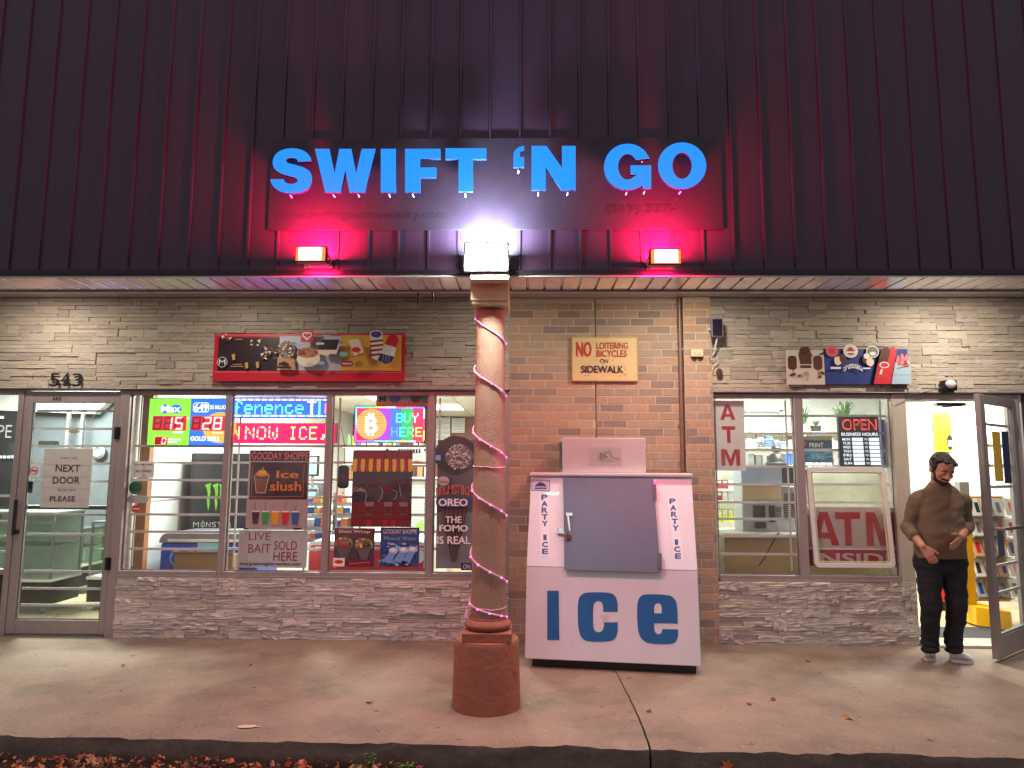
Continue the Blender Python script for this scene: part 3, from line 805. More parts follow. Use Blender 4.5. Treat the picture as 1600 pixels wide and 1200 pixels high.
m_ = MB(); a_, b_2, c_2, d_2 = P(-40, 615, 9.1), P(200, 615, 9.1), P(150, 645, 9.1), P(-40, 640, 9.1)
m_.prism([(a_.x, d_2.z), (X(150, 650, 9.1), P(150, 647, 9.1).z), (b_2.x, b_2.z+.1), (a_.x, a_.z+.1)], 9.05, 9.18, WHITE); m_.build('panel', t)
m_ = MB(); bpx(m_, 104, 615, 108, 700, 9.0, .04, GREY); bpx(m_, 126, 615, 130, 700, 9.0, .04, M('grey_conduit', (110, 114, 120), .5)); m_.build('posts', t)
t = empty('air_vent', (X(151, 705, 9.1), 9.1, 1.5), 'round grey vent on wall behind NEXT DOOR paper', 'vent')
MB().lathe([(.09, 0), (.09, -.03), (.06, -.05), (.03, -.03)], (X(151, 706, 9.1), 9.16, Zz(151, 706, 9.1)), GREY, 20, 'y').build('vent_ring', t)

# ================================================================== CONTENTS, LEFT SHOP
t = empty('wooden_post', (X(221, 750, 6.72), 6.72, 0), 'brown timber post standing inside the leftmost shop window', 'post')
m_ = MB(); m_.box(X(213, 750, 6.72), X(231, 750, 6.72), 6.72, 6.8, .005, 2.6, M('raw_timber', (150, 100, 62), .7, var=.25, scale=8, stretch=(1, 1, .15), bump=.3)); m_.build('timber', t)
PEG = M('pegboard', (214, 218, 214), .6)
t = empty('pegboard', (PX1, 7.6, .9), 'white perforated pegboard on side wall behind wooden post', 'pegboard')
zt_, zb_ = Zz(232, 700, 6.85), Zz(240, 784, 6.85)
MB().box(PX1+.001, PX1+.015, 6.82, 9.8, zb_, zt_, PEG).build('board', t)
hm = MB()
for i in range(52):
    for k in range(24):
        yy, zz = 6.85+i*.035, zb_+.02+k*.025
        if zz < zt_-.01: hm.add([(PX1+.0156, yy-.004, zz-.004), (PX1+.0156, yy+.004, zz-.004), (PX1+.0156, yy+.004, zz+.004), (PX1+.0156, yy-.004, zz+.004)], [(0, 1, 2, 3)], GREY)
tag(hm.build('peg_holes', t), kind='stuff')

# tall black drinks cooler with green claw mark
t = empty('drinks_cooler', (X(340, 760, 7.65), 7.65, 0), 'tall black drinks cooler with green claw mark inside left window', 'cooler')
m_ = MB(); m_.box(X(296, 760, 7.65), X(392, 760, 7.65), 7.65, 8.3, .05, Zz(340, 708, 7.65), BLACK); m_.build('cabinet', t, bevel=.01)
s = Sheet(300, 708, 392, 828, 7.645); DKG = M('cooler_front', (40, 44, 50), .4)
s.rect(300, 720, 390, 827, DKG); s.rect(302, 709, 390, 718, M('cooler_crown', (52, 56, 62), .4))
CLAW = M('acid_green', (130, 205, 60), .5, emit=.15)
for (cx, fl) in ((325.5, 0), (337.5, 0)):
    s.poly([(cx-6, 758), (cx-1, 756), (cx+3.5, 755), (cx+3, 760), (cx+3.5, 770), (cx+2.5, 780), (cx+3.5, 788), (cx+1.5, 799), (cx-.5, 788), (cx-1.5, 780), (cx-.5, 772), (cx-3, 762)], CLAW)
s.poly([(342, 757), (352, 755), (351, 760), (350, 771), (351, 780), (349, 788), (347, 798), (346, 788), (344, 772), (344, 762)], CLAW)
for i_, (ch, x_) in enumerate(zip('MONSTER', (305, 316.5, 325, 334, 342, 350, 358))):
    s.text(ch, x_, 815.5, x_+(9 if ch == 'M' else 7), 823.5, PRWHITE, .0)
s.line([(320.3, 812), (320.3, 826)], .7, PRWHITE)
s.done('print', t)

# chest freezer, blue, with cardboard carton on it
def chest(px0, px1, pyt, Y, dep, col, label, lid):
    x0, x1 = X(px0, 860, Y), X(px1, 860, Y); zt = Zz((px0+px1)/2, pyt, Y)
    t = empty('chest_freezer', ((x0+x1)/2, Y+dep/2, 0), label, 'freezer')
    MB().box(x0, x1, Y, Y+dep, .06, zt-.09, col).build('cabinet', t, bevel=.02)
    m_ = MB(); n = 10
    pr = [(x0-.01, zt-.088)]+[(x0-.01+.08*(1-math.cos(a)), zt-.088+.09*math.sin(a)) for a in [k*math.pi/2/8 for k in range(1, 9)]]
    pr2 = [(x1+x0-p[0], p[1]) for p in pr][::-1]
    m_.prism([(p[0], p[1]) for p in pr+pr2][::-1], Y-.01, Y+dep+.01, lid); m_.build('lid', t)
    m_ = MB(); m_.box(x0+.08, x1-.08, Y-.022, Y-.011, zt-.075, zt-.05, WHITE); m_.build('handle', t)
    return t, x0, x1, zt
FB = M('freezer_blue', (34, 74, 190), .3, clear=.3); FR = M('freezer_red', (205, 30, 40), .3, clear=.3); FL = M('freezer_lid', (120, 122, 130), .4)
t, *_ = chest(250, 402, 834, 6.98, .6, FB, 'blue chest freezer with grey rounded lid inside left window', FL)
s = Sheet(250, 845, 400, 885, 6.965); s.rect(308, 848, 352, 862, SKYB); s.ell(287, 872, 22, 16, SKYB); s.ell(287, 873, 19, 13, FB); s.done('print', t)
t = empty('cardboard_carton', (X(320, 870, 6.86), 6.8, .3), 'open brown cardboard carton in front of the blue freezer', 'carton')
CARD = M('cardboard', (160, 128, 88), .85, var=.1)
m_ = MB(); xx0, xx1 = X(273, 870, 6.8), X(366, 870, 6.8); m_.box(xx0, xx1, 6.8, 6.94, .3, Zz(320, 866, 6.8), CARD); m_.build('box', t)
m_ = MB(); m_.hexa([(xx0, 6.8, Zz(320, 866, 6.8)), (xx1, 6.8, Zz(320, 866, 6.8)), (xx1+.02, 6.76, Zz(320, 862, 6.8)), (xx0-.02, 6.76, Zz(320, 862, 6.8))]+[(xx0, 6.803, Zz(320, 865, 6.8)), (xx1, 6.803, Zz(320, 865, 6.8)), (xx1+.02, 6.763, Zz(320, 861, 6.8)), (xx0-.02, 6.763, Zz(320, 861, 6.8))], CARD); m_.build('flap', t)
m_ = MB(); m_.box(xx0+.2, xx1-.1, 6.82, 6.92, .005, .299, WHITE); st_ = m_.build('step_stool'); tag(st_, 'white block under the brown carton beside left window', 'stand')
t, x0r, x1r, _ = chest(481, 668, 846, 7.0, .65, WHITE, 'white and red chest freezer inside the third window', WHITE)
s = Sheet(481, 850, 668, 888, 6.985)
def rrect(px0, py0, px1, py1, r, n=5):
    pts = []
    for (cx, cy, a0) in ((px1-r, py0+r, -90), (px1-r, py1-r, 0), (px0+r, py1-r, 90), (px0+r, py0+r, 180)):
        for k in range(n+1): a = math.radians(a0+90*k/n); pts.append((cx+r*math.cos(a), cy+r*math.sin(a)))
    return pts
s.poly(rrect(483, 852, 666, 905, 6), FR); s.ell(655, 868, 8, 11, WHITE); s.done('red_front', t)
# extra freezer behind to the right
t = empty('shop_counter', (X(655, 800, 8.6), 8.6, 0), 'white counter with perforated front, behind the awning poster', 'counter')
m_ = MB(); bpxf(m_, 628, 752, 700, 8.6, .6, PEG); m_.build('body', t); m_ = MB(); 
for i in range(14):
    for k in range(14):
        px_, py_ = 637+i*3.2, 762+k*5
        a = P(px_, py_, 8.598); m_.box(a.x-.005, a.x+.005, 8.594, 8.599, a.z-.005, a.z+.005, GREY)
tag(m_.build('peg_holes', t), kind='stuff')
m_ = MB(); m_.box(X(625, 752, 8.58), X(702, 752, 8.58), 8.57, 9.25, Zz(660, 752, 8.58), Zz(660, 752, 8.58)+.04, WHITE); m_.build('worktop', t)
R.seed(8)
for (a_, b_2, nm, mm, lb_) in ((652, 660, 'tin', M('brown_tin', (140, 90, 50), .4), 'brown round tin on counter beside green packets'), (663, 668, 'cup', WHITE, 'white cup on the counter near the column')):
    m_ = MB(); c_2 = (a_+b_2)/2; Yc = 8.75; r_2 = (X(b_2, 745, Yc)-X(a_, 745, Yc))/2; zz = Zz(660, 752, 8.58)+.041
    m_.lathe([(r_2, 0), (r_2, .12), (r_2*.9, .13)], (X(c_2, 745, Yc), Yc, zz), mm, 16); tag(m_.build(nm), lb_, nm)
t = empty('snack_packets', (X(660, 825, 8.5), 8.5, .6), 'lime green packets hanging low on the perforated counter', 'packets')
for k in range(4): 
    m_ = MB(); bpx(m_, 650+k*5, 818-(k % 2)*3, 654+k*5, 828, 8.5, .03, M('lime_green_packet', (150, 220, 90), .4)); m_.build('packet', t)

def snack_rack(px0, px1, py0, py1, Y, rows, label, cols, dep=.4):
    t = empty('snack_rack', (X((px0+px1)/2, 800, Y), Y, 0), label, 'rack')
    x0, x1 = X(px0, 800, Y), X(px1, 800, Y)
    m_ = MB(); 
    for xx in (x0, x1-.02): m_.box(xx, xx+.02, Y, Y+.02, .01, Zz(px0, py0, Y), STEEL); m_.box(xx, xx+.02, Y+dep-.02, Y+dep, .01, Zz(px0, py0, Y), STEEL)
    m_.build('uprights', t)
    for r in range(rows):
        z = Zz(px0, py0+(py1-py0)*(r+1)/rows, Y)
        m_ = MB(); m_.hexa([(x0+.021, Y-.02, z-.012), (x1-.021, Y-.02, z-.012), (x1-.021, Y+dep, z+.05), (x0+.021, Y+dep, z+.05), (x0+.021, Y-.02, z), (x1-.021, Y-.02, z), (x1-.021, Y+dep, z+.062), (x0+.021, Y+dep, z+.062)], STEEL)
        m_.box(x0+.02, x1-.02, Y-.03, Y-.021, z-.012, z+.03, STEEL); sh = m_.build('shelf', t)
        h = (py1-py0)/rows*.0062*Y*.9/6.5*1.2
        xx = x0+.03
        while xx < x1-.06:
            w_ = R.uniform(.04, .09); c_3 = R.choice(cols)
            m_ = MB(); m_.box(xx, xx+w_, Y+.005, Y+.06, z+.002, z+.002+R.uniform(.55, .8)*h, c_3); m_.build('snack_pack', sh); xx += w_+.006
    return t
PK = [M('packet_orange', (220, 120, 50), .35), M('packet_red', (190, 40, 40), .35), M('packet_brown', (110, 66, 42), .35), M('packet_blue', (50, 90, 170), .35), M('packet_yellow', (230, 190, 60), .35), M('packet_white', (220, 220, 215), .35), M('packet_green', (80, 150, 70), .35)]
snack_rack(476, 512, 770, 845, 8.0, 4, 'tiered metal rack of snacks beside the ice slush poster', PK)
snack_rack(520, 552, 770, 845, 8.3, 4, 'second tiered snack rack left of the awning poster', PK)
t = empty('till_monitor', (X(487, 740, 8.6), 8.6, .9), 'lit pale blue till monitor beside the ice slush poster', 'monitor')
m_ = MB(); bpx(m_, 478, 712, 498, 744, 8.6, .03, BLACK); m_.build('bezel', t)
s = Sheet(479, 713, 497, 743, 8.597); s.rect(480, 714, 495, 741, EM('screen_blue', (.35, .6, .75), 1.0))
for k in range(5): s.rect(482, 718+k*4, 493, 719.3+k*4, SKYB)
s.done('screen', t); m_ = MB(); m_.tube([P(488, 744, 8.62), P(488, 765, 8.62)], .02, STEEL); m_.tube([P(480, 765, 8.62), P(497, 765, 8.62)], .03, STEEL); m_.build('stand', t)
t = empty('hot_drinks_machine', (X(498, 770, 9.2), 9.2, 0), 'steel drinks machine on counter below the blue monitor', 'machine')
m_ = MB(); bpxf(m_, 462, 790, 560, 9.2, .5, WHITE); m_.build('counter_base', t); m_ = MB(); bpx(m_, 470, 752, 515, 790, 9.25, .3, STEEL); m_.build('body', t, bevel=.02); m_ = MB(); bpx(m_, 480, 758, 495, 775, 9.24, .02, SKYB); m_.build('display', t)
t = empty('shelf_unit', (X(660, 720, 10.5), 10.5, 0), 'white wall shelf with mixed bottles between poster and column', 'shelf')
m_ = MB(); bpxf(m_, 540, 752, 640, 10.5, .4, WHITE); m_.build('cabinet', t)
for k, py in enumerate((700, 726, 752)):
    m_ = MB(); bpx(m_, 536, py-2, 672, py, 10.5, .35, WHITE); sh = m_.build('shelf', t); R.seed(k)
    px_ = 540
    while px_ < 666:
        w_ = R.uniform(3, 7); m_ = MB(); c3 = R.choice(PK+[BLACK, WHITE, WHITE])
        a0, a1 = X(px_, py-3, 10.55), X(px_+w_, py-3, 10.55); m_.lathe([((a1-a0)/2, 0), ((a1-a0)/2, R.uniform(.08, .15)), ((a1-a0)/5, .18)], ((a0+a1)/2, 10.6, Zz(600, py-2, 10.5)+.001), c3, 10); m_.build('bottle', sh); px_ += w_+R.uniform(.5, 3)
t = empty('shuttered_opening', (X(703, 680, 15.1), 15.1, 1.5), 'white louvred shutters on brick back wall behind the column', 'shutters')
for (a_, b_2, n_, py0, py1) in ((680, 703, 9, 652, 715), (706, 726, 6, 653, 676)):
    m_ = MB(); bpx(m_, a_, py0, b_2, py1, 15.12, .05, WHITE); fr_ = m_.build('shutter', t)
    for k in range(n_):
        m_ = MB(); h_ = (py1-py0)/n_; bpx(m_, a_+1.5, py0+k*h_+1, b_2-1.5, py0+k*h_+h_*.6, 15.07, .04, LGREY); m_.build('slat', fr_)

# price board hanging above the awning poster, coin poster behind the LED sign
small_sign('menu_board', (540, 700, 602, 722), 'cream menu board hanging above striped awning poster', 'board', 8.4, lambda s: [s.rect(598, 702, 601, 721, LGREY)], CREAM, th=.02)
def lbs(s):
    s.rect(609, 698, 661, 712, PRWHITE)
    for k in range(8): s.rect(622+k*4.6, 701, 625+k*4.6, 708, INK)
small_sign('price_sign', (607, 697, 662, 720), 'small white price sign behind bars right of the awning poster', 'sign', 8.2, lbs, LGREY, th=.01)
BLK = {'A': [[(0, 1), (.36, 0), (.64, 0), (1, 1), (.74, 1), (.68, .80), (.32, .80), (.26, 1)], [(.38, .62), (.62, .62), (.5, .22)]],
 'T': [[(0, 0), (1, 0), (1, .2), (.63, .2), (.63, 1), (.37, 1), (.37, .2), (0, .2)]],
 'M': [[(0, 0), (.29, 0), (.5, .62), (.71, 0), (1, 0), (1, 1), (.79, 1), (.79, .27), (.58, 1), (.42, 1), (.21, .27), (.21, 1), (0, 1)]],
 'I': [[(0, 0), (1, 0), (1, 1), (0, 1)]], 'N': [[(0, 0), (.28, 0), (.75, .62), (.75, 0), (1, 0), (1, 1), (.73, 1), (.25, .36), (.25, 1), (0, 1)]]}
def block(s, ch, x0, y0, x1, y1, m, hole):
    import mathutils.geometry as mg
    pl = [[(x0+u*(x1-x0), y0+v*(y1-y0)) for u, v in p] for p in BLK[ch]]
    y = s.lay(); q = [s.xz(*p) for p in pl[0]]
    tri = mg.tessellate_polygon([[Vector((a, b, 0)) for a, b in q]]); s.mb.add([(a, y, b) for a, b in q], [tuple(t) for t in tri], m)
    if len(pl) > 1: s.poly(pl[1], hole)
# ================================================================== LIT SIGNS IN THE LEFT WINDOWS
def lamp_face(name, rgb, s): return EM(name, lin(rgb), s*1.5)
LR = EM('led_red_bright', (1, .10, .12), 3.2); LRD = M('led_segment_off', (90, 8, 22), .4, emit=.8)
LBG = lamp_face('display_red_field', (190, 0, 40), .9)
SEG = {'0': 'abcdef', '1': 'bc', '2': 'abged', '5': 'afgcd', '8': 'abcdefg'}
def seg7(s, ch, x, y, w_, h, mon, moff=None, t=2.):
    ins = .6
    sh = 1.2
    q = {'a': (x+ins, y, x+w_-ins, y+t), 'g': (x+ins, y+h/2-t/2, x+w_-ins, y+h/2+t/2), 'd': (x+ins, y+h-t, x+w_-ins, y+h),
         'f': (x, y+ins, x+t, y+h/2-ins), 'e': (x, y+h/2+ins, x+t, y+h-ins), 'b': (x+w_-t, y+ins, x+w_, y+h/2-ins), 'c': (x+w_-t, y+h/2+ins, x+w_, y+h-ins)}
    for k, r in q.items():
        on = k in SEG.get(ch, '')
        if on or moff: 
            d0, d1 = sh*(1-(r[1]-y)/h*2)*.6, sh*(1-(r[3]-y)/h*2)*.6
            s.poly([(r[0]+d0, r[1]), (r[2]+d0, r[1]), (r[2]+d1, r[3]), (r[0]+d1, r[3])], mon if on else moff)
YG = W+.03
t = empty('jackpot_display', P(295, 697, YG), 'lit lime and blue lottery jackpot display in top of leftmost window', 'lit sign')
s = Sheet(231, 622, 357, 696, YG+.02, .05)
s.board(BLACK, 'housing', t)
LIME = lamp_face('lit_lime', (120, 205, 50), .95); LBLUE = lamp_face('lit_blue', (20, 100, 220), .95); LWH = lamp_face('lit_white', (235, 240, 245), 1.0); LOR = lamp_face('lit_orange', (240, 160, 60), .9)
s.rect(232, 623, 297, 695.5, LIME); s.rect(297.5, 623, 356, 695.5, LBLUE)
s.ell(256, 639, 6, 7.5, LBLUE); s.ell(274, 639, 9, 7, LBLUE); s.text('Max', 251, 633, 281, 644, LWH, .03)
s.ell(344, 668, 26, 24, LOR, 30)
s.rect(332, 623, 357, 642, LBLUE)
s.poly(rrect(301, 629, 326, 644, 4), LWH); s.poly(rrect(302, 630, 325, 643, 3), LBLUE); s.text('649', 303, 631, 324, 642.5, LWH, .06); s.text('$5 MILLION', 328, 633, 356, 640, LWH, .02)
s.rect(239, 650, 292, 673, LBG); s.rect(300, 650, 353.5, 673, LBG)
for i, ch in enumerate(' 15'): seg7(s, ch, 241+i*17, 651.5, 13, 20, LR if 0 else EM('led_white_red', (1, .55, .5), 1.6), LRD, 2.6)
for i, ch in enumerate(' 28'): seg7(s, ch, 302+i*17, 651.5, 13.5, 20, EM('led_white_red', (1, .55, .5), 1.6), LRD, 2.6)
s.rect(247, 683, 267, 695, LBG); seg7(s, '0', 258, 684, 7, 10, EM('led_white_red', (1, .55, .5), 1.6), None, 1.6); seg7(s, ' ', 249, 684, 7, 10, LR, LRD, 1.4)
s.rect(269, 686, 288, 688, LWH); s.rect(269, 690, 282, 692, LWH)
s.rect(275, 675, 291, 677, LWH); s.text('MILLION', 336, 675, 352, 677.5, LWH, .0)
s.text('GOLD BALL', 303, 682, 349, 689, LWH, .05)
s.ell(297.5, 654, 1.2, 2, LWH)
s.done('display_face', t)
for px_ in (240, 350): MB().tube([P(px_, 622, YG+.04), P(px_, 612, YG+.04)], .004, STEEL, 6).build('hanger', t)

FONT5 = {'A': '01110 10001 10001 11111 10001 10001 10001', 'B': '11110 10001 10001 11110 10001 10001 11110', 'U': '10001 10001 10001 10001 10001 10001 01110',
 'Y': '10001 10001 01010 00100 00100 00100 00100', 'H': '10001 10001 10001 11111 10001 10001 10001', 'E': '11111 10000 10000 11110 10000 10000 11111',
 'R': '11110 10001 10001 11110 10100 10010 10001', 'N': '10001 11001 10101 10101 10011 10001 10001', 'O': '01110 10001 10001 10001 10001 10001 01110',
 'W': '10001 10001 10001 10101 10101 10101 01010', 'I': '01110 00100 00100 00100 00100 00100 01110', 'C': '01110 10001 10000 10000 10000 10001 01110',
 ',': '00000 00000 00000 00000 00110 00110 01100', ' ': '00000 '*7, 'f': '00110 01001 01000 11100 01000 01000 01000', 'e': '00000 00000 01110 10001 11111 10000 01110',
 'n': '00000 00000 10110 11001 10001 10001 10001', 'c': '00000 00000 01110 10000 10000 10001 01110', 'i': '00100 00000 01100 00100 00100 00100 01110'}
def dots(s, body, x, y, dx, dy, mfn, gap=6, size=.82):
    """letters made of little LED squares"""
    yy = s.lay()
    for ch in body:
        rows = FONT5[ch].split()
        for r in range(7):
            for c in range(5):
                if rows[r][c] == '1': s.rect(x+c*dx, y+r*dy, x+(c+size)*dx, y+(r+size)*dy, mfn(x+c*dx, r), yy)
        x += gap*dx
    return x
# two scrolling signs in window two
t = empty('scrolling_led_sign', P(430, 655, YG+.03), 'blue scrolling LED strip sign with cyan letters across second window', 'LED sign')
s = Sheet(362, 621, 513, 653, YG+.03, .04); s.board(BLACK, 'housing', t)
LB1 = EM('led_blue_field', (.01, .05, .85), 3.6); LC = EM('led_cyan', (.08, .8, 1), 4); LC2 = EM('led_azure', (.08, .45, 1), 3.2); LV = EM('led_violet_white', (.75, .7, 1), 5); LPK = EM('led_pink_dot', (1, .2, .45), 2.2)
s.rect(363, 622, 511, 652, LB1)
yy = s.lay()
for i in range(42):
    xx = 363.5+i*3.55
    s.rect(xx, 623.5, xx+2.4, 625.6, LV if i % 3 else LPK, yy); s.rect(xx, 648.6, xx+2.4, 650.8, LV if i % 4 else LC2, yy)
x_ = 366
for i, ch in enumerate('fenence'):
    rows = FONT5[ch].split() if ch in FONT5 else None
    x_ = dots(s, ch, x_, 626.3, 2.62, 3.0, lambda a, r, i=i: (LC if i % 2 else LC2) if i else LC, 6.1)
s.rect(486, 627, 489, 648, LV); s.rect(481, 627, 494, 629, LV); s.rect(498, 624, 501, 650, LC2); s.rect(508, 630, 511, 646, LPK)
s.done('led_face', t)
t = empty('scrolling_led_sign', P(440, 692, YG+.03), 'red scrolling LED strip sign reading NOW ICE in the second window', 'LED sign')
s = Sheet(362, 661, 526, 693, YG+.03, .04); s.board(BLACK, 'housing', t)
s.rect(363, 662, 525, 692.5, EM('led_red_field', (.75, .0, .05), 2.8)); LYR = EM('led_yellow', (1, .62, .12), 3.0); LWR = EM('led_pinkwhite', (1, .35, .35), 3.4)
dots(s, 'N', 364, 666.5, 2.1, 2.95, lambda a, r: LYR, 6.0)
dots(s, 'NOW', 383, 666.5, 3.0, 2.95, lambda a, r: [LYR, LWR, LR][(r+int(a/3)) % 3], 6.1); dots(s, 'ICE,', 452, 666.5, 2.45, 2.95, lambda a, r: LWR if r % 3 else LYR, 6.4)
s.rect(508, 664, 511, 690, LR); s.rect(519, 664, 522, 690, LR)
s.done('led_face', t)
# coin / buy here sign
t = empty('coin_led_sign', P(609, 692, YG+.03), 'rainbow bordered LED sign with orange coin reading BUY HERE', 'LED sign')
s = Sheet(553, 634, 665, 692, YG+.03, .04); s.board(BLACK, 'housing', t)
HUE = [EM('led_rainbow_%s' % n, c, 3.0) for n, c in (('red', (1, .06, .1)), ('magenta', (.8, .1, .9)), ('blue', (.08, .2, 1)), ('cyan', (.05, .7, 1)), ('green', (.1, .8, .25)), ('yellow', (1, .7, .1)), ('white', (.8, .85, 1)))]
FH = [EM('led_field_%s' % n, c, 1.5) for n, c in (('red', (.6, .02, .08)), ('purple', (.3, .05, .55)), ('blue', (.05, .15, .75)), ('teal', (.02, .3, .5)), ('green', (.02, .4, .12)), ('darkred', (.5, .03, .1)))]
s.rect(554, 635, 664, 691, BLACK)
yy = s.lay()
for i in range(6): s.rect(556+i*17.8, 637, 556+(i+1)*17.8, 689, FH[[0, 0, 1, 2, 4, 5][i]], yy)
s.ell(580, 663, 24, 24, EM('led_coin_orange', (1, .25, .04), 2.2), 30); 
yy = s.lay()
for k in range(12): 
    yk = 641+k*4; hw = math.sqrt(max(0, 23.2**2-(yk-663)**2)); s.rect(580-hw, yk, 580+hw, yk+.9, HUE[0], yy)
s.text('B', 571, 651, 590, 676, HUE[6], .10); s.rect(575, 646, 578, 651, HUE[6]); s.rect(581, 646, 584, 651, HUE[6]); s.rect(575, 676, 578, 681, HUE[6]); s.rect(581, 676, 584, 681, HUE[6])
dots(s, 'BUY', 619, 645.5, 2.05, 2.15, lambda a, r: HUE[3] if a < 632 else HUE[4] if a < 645 else HUE[6], 6.0)
dots(s, 'HERE', 612, 667.5, 2.0, 2.15, lambda a, r: HUE[2] if a < 624 else HUE[3] if a < 636 else HUE[4] if a < 648 else HUE[5], 6.3)
yy = s.lay()
for i in range(34):
    xx = 555+i*3.2; 
    s.rect(xx, 635.5, xx+2.3, 637.6, HUE[(i//5+3) % 7], yy); s.rect(xx, 688.6, xx+2.3, 690.6, HUE[(i//5+1) % 7], yy)
for i in range(16):
    y_ = 639+i*3.1; s.rect(555, y_, 557.2, y_+2.2, HUE[3 if i < 8 else 1], yy); s.rect(661.5, y_, 663.6, y_+2.2, HUE[6 if i < 5 else 0 if i < 11 else 5], yy)
s.done('led_face', t)
def coinposter(s):
    s.ell(598, 622, 8, 7, LGREY); s.ell(617, 622, 9, 8, BLUE); s.ell(634, 622, 8, 8, LGREY); s.ell(650, 622, 8, 8, BLACK); s.ell(665, 622, 7, 8, GREEN)
    s.text('M', 592, 618, 603, 628, INK, .05)
small_sign('coin_poster', (588, 614, 671, 640), 'orange strip poster of coin emblems above the BUY HERE sign', 'poster', W+.09, coinposter, ORANGE)
# slim drinks box on its cord hanging left of awning poster
t = empty('hanging_controller', P(536, 763, YG+.03), 'small black rounded box hanging on a cord between two posters', 'controller')
s = Sheet(527, 726, 546, 763, YG+.02, .02); s.mb.prism([s.xz(*p) for p in rrect(528, 727, 545, 763, 5)][::-1], YG+.02, YG+.04, BLACK); s.done('case', t)
s = Sheet(527, 726, 546, 763, YG+.019); s.line([(536, 740), (536, 750)], 1, MAROON); s.line([(532, 745), (541, 745)], 1, MAROON); s.done('red_cross', t)
MB().tube([P(538, 726, YG+.03), P(539, 700, YG+.05), P(532, 660, YG+.05), P(533, 620, YG+.05)], .003, BLACK, 6).build('cord', t)

# ================================================================== POSTERS ON THE LEFT GLASS
YP = W+.03
def slush(s):
    s.rect(389, 704, 481, 720, DBROWN); s.text('GOODAY SHOPPE', 391, 706, 480, 718, PINK, .01)
    s.rect(390, 722, 480, 780, M('poster_dark_wine', (58, 22, 22), .4)); s.line([(393, 727), (393, 777), (474, 775), (474, 725)], .6, ORANGE)
    s.text('Ice', 431, 735, 466, 747, ORANGE, .05); s.text('slush', 422, 752, 471, 767, ORANGE, .05)
    s.poly([(399, 747), (418, 747), (415, 769), (402, 769)], M('slush_brown', (130, 70, 30), .5)); s.line([(397, 743), (401, 770), (415, 770), (420, 743)], .9, PRWHITE); s.ell(409, 741, 11, 4, ORANGE); s.ell(409, 738, 7, 4, YEL); s.line([(408, 738), (411, 730)], 1.4, ORANGE)
    s.rect(387, 781, 481, 827, M('poster_grey_pink', (182, 162, 160), .5))
    for i, m_ in enumerate((M('cup_plum', (70, 20, 50), .4), GREEN, M('cup_orange', (225, 150, 40), .4), M('cup_crimson', (200, 40, 60), .4), M('cup_blue', (60, 90, 160), .4))):
        x_ = 402+i*15.5; s.line([(x_-1, 799), (x_-2+i, 784)], .8, m_); s.poly([(x_-6, 799), (x_+6, 799), (x_+4, 819), (x_-4, 819)], m_); s.rect(x_-6, 798, x_+6, 800, PRWHITE)
    s.ell(435, 825, 16, 1.2, LGREY); s.rect(385, 825, 392, 827, INK); s.rect(462, 824, 474, 827, INK)
small_sign('slush_poster', (387, 703, 482, 827.5), 'poster with glowing iced drink and five coloured cups', 'poster', YP, slush, M('poster_back', (180, 170, 165), .6))
def bait(s):
    s.rect(374, 829, 388, 886, LGREY)
    s.text('LIVE', 388, 832, 422, 844, DRED, .0); s.text('BAIT', 388, 850, 423, 864, DRED, .0); s.text('SOLD', 428, 845, 464, 859, DRED, .0); s.text('HERE', 428, 862, 465, 876, DRED, .0)
    s.text('evergreennightcrawlers.com', 376, 878, 471, 884.5, INK, .02)
    for k in range(4): s.line([(432+k*7, 834), (436+k*7, 842)], .5, LGREY)
small_sign('bait_notice', (372, 828.5, 480, 887), 'grey white notice with red typewriter text LIVE BAIT SOLD HERE', 'notice', YP, bait, M('frosted_paper', (190, 198, 198), .5))
def awning(s):
    s.rect(551, 704, 643, 720, MAROON); s.text('GOODAY SHOPPE', 553.5, 706.5, 640, 717, DRED, .02)
    for i in range(15):
        x_ = 551+i*6.15; k = (i-7)/7*2.5
        s.poly([(x_-k*.0, 717), (x_+6.15, 717), (x_+6.15+k*.3, 733), (x_+5, 737), (x_+1, 737), (x_+k*.3, 733)], DRED if i % 2 else YEL)
    s.text('Coffee', 553, 762, 571, 768, CREAM, .0, shear=.3); s.text('masala', 576, 750, 598, 757, MAROON, .0, shear=.3); s.text('chai', 577, 758, 590, 763, MAROON, .0, shear=.3)
    s.text('karak', 602, 759, 615, 765, DRED, .0, shear=.3); s.text('chai', 603, 766, 614, 771, DRED, .0, shear=.3); s.text('kashmiri', 611, 747, 639, 753, MAROON, .0, shear=.3); s.text('chai', 624, 755, 639, 760, MAROON, .0, shear=.3)
    for a_ in ([(571, 767), (574, 774), (572, 784), (565, 790)], [(594, 760), (599, 767), (597, 777), (592, 784)], [(614, 765), (621, 769), (620, 777), (617, 780)], [(625, 758), (626, 768), (629, 777)]): s.line(a_, .7, LGREY)
    s.rect(551, 785, 642, 822, M('table_red_brown', (110, 34, 36), .5)); 
    for y_ in (793, 801, 810): s.line([(551, y_), (642, y_-.5)], .5, DBROWN)
    for x_ in (579, 608, 632): s.poly([(x_-7, 784), (x_+7, 784), (x_+4.5, 804), (x_-4.5, 804)], M('tea_glass', (140, 110, 110), .3)); s.poly([(x_-6, 791), (x_+6, 791), (x_+4, 803), (x_-4, 803)], M('tea', (90, 44, 34), .4))
    for x_ in (575, 600, 612): s.rect(x_, 812, x_+9, 822, DRED)
small_sign('awning_poster', (550, 703, 643.5, 823), 'dark tea poster with red and yellow striped awning', 'poster', YP, awning, M('poster_night', (44, 28, 44), .4))
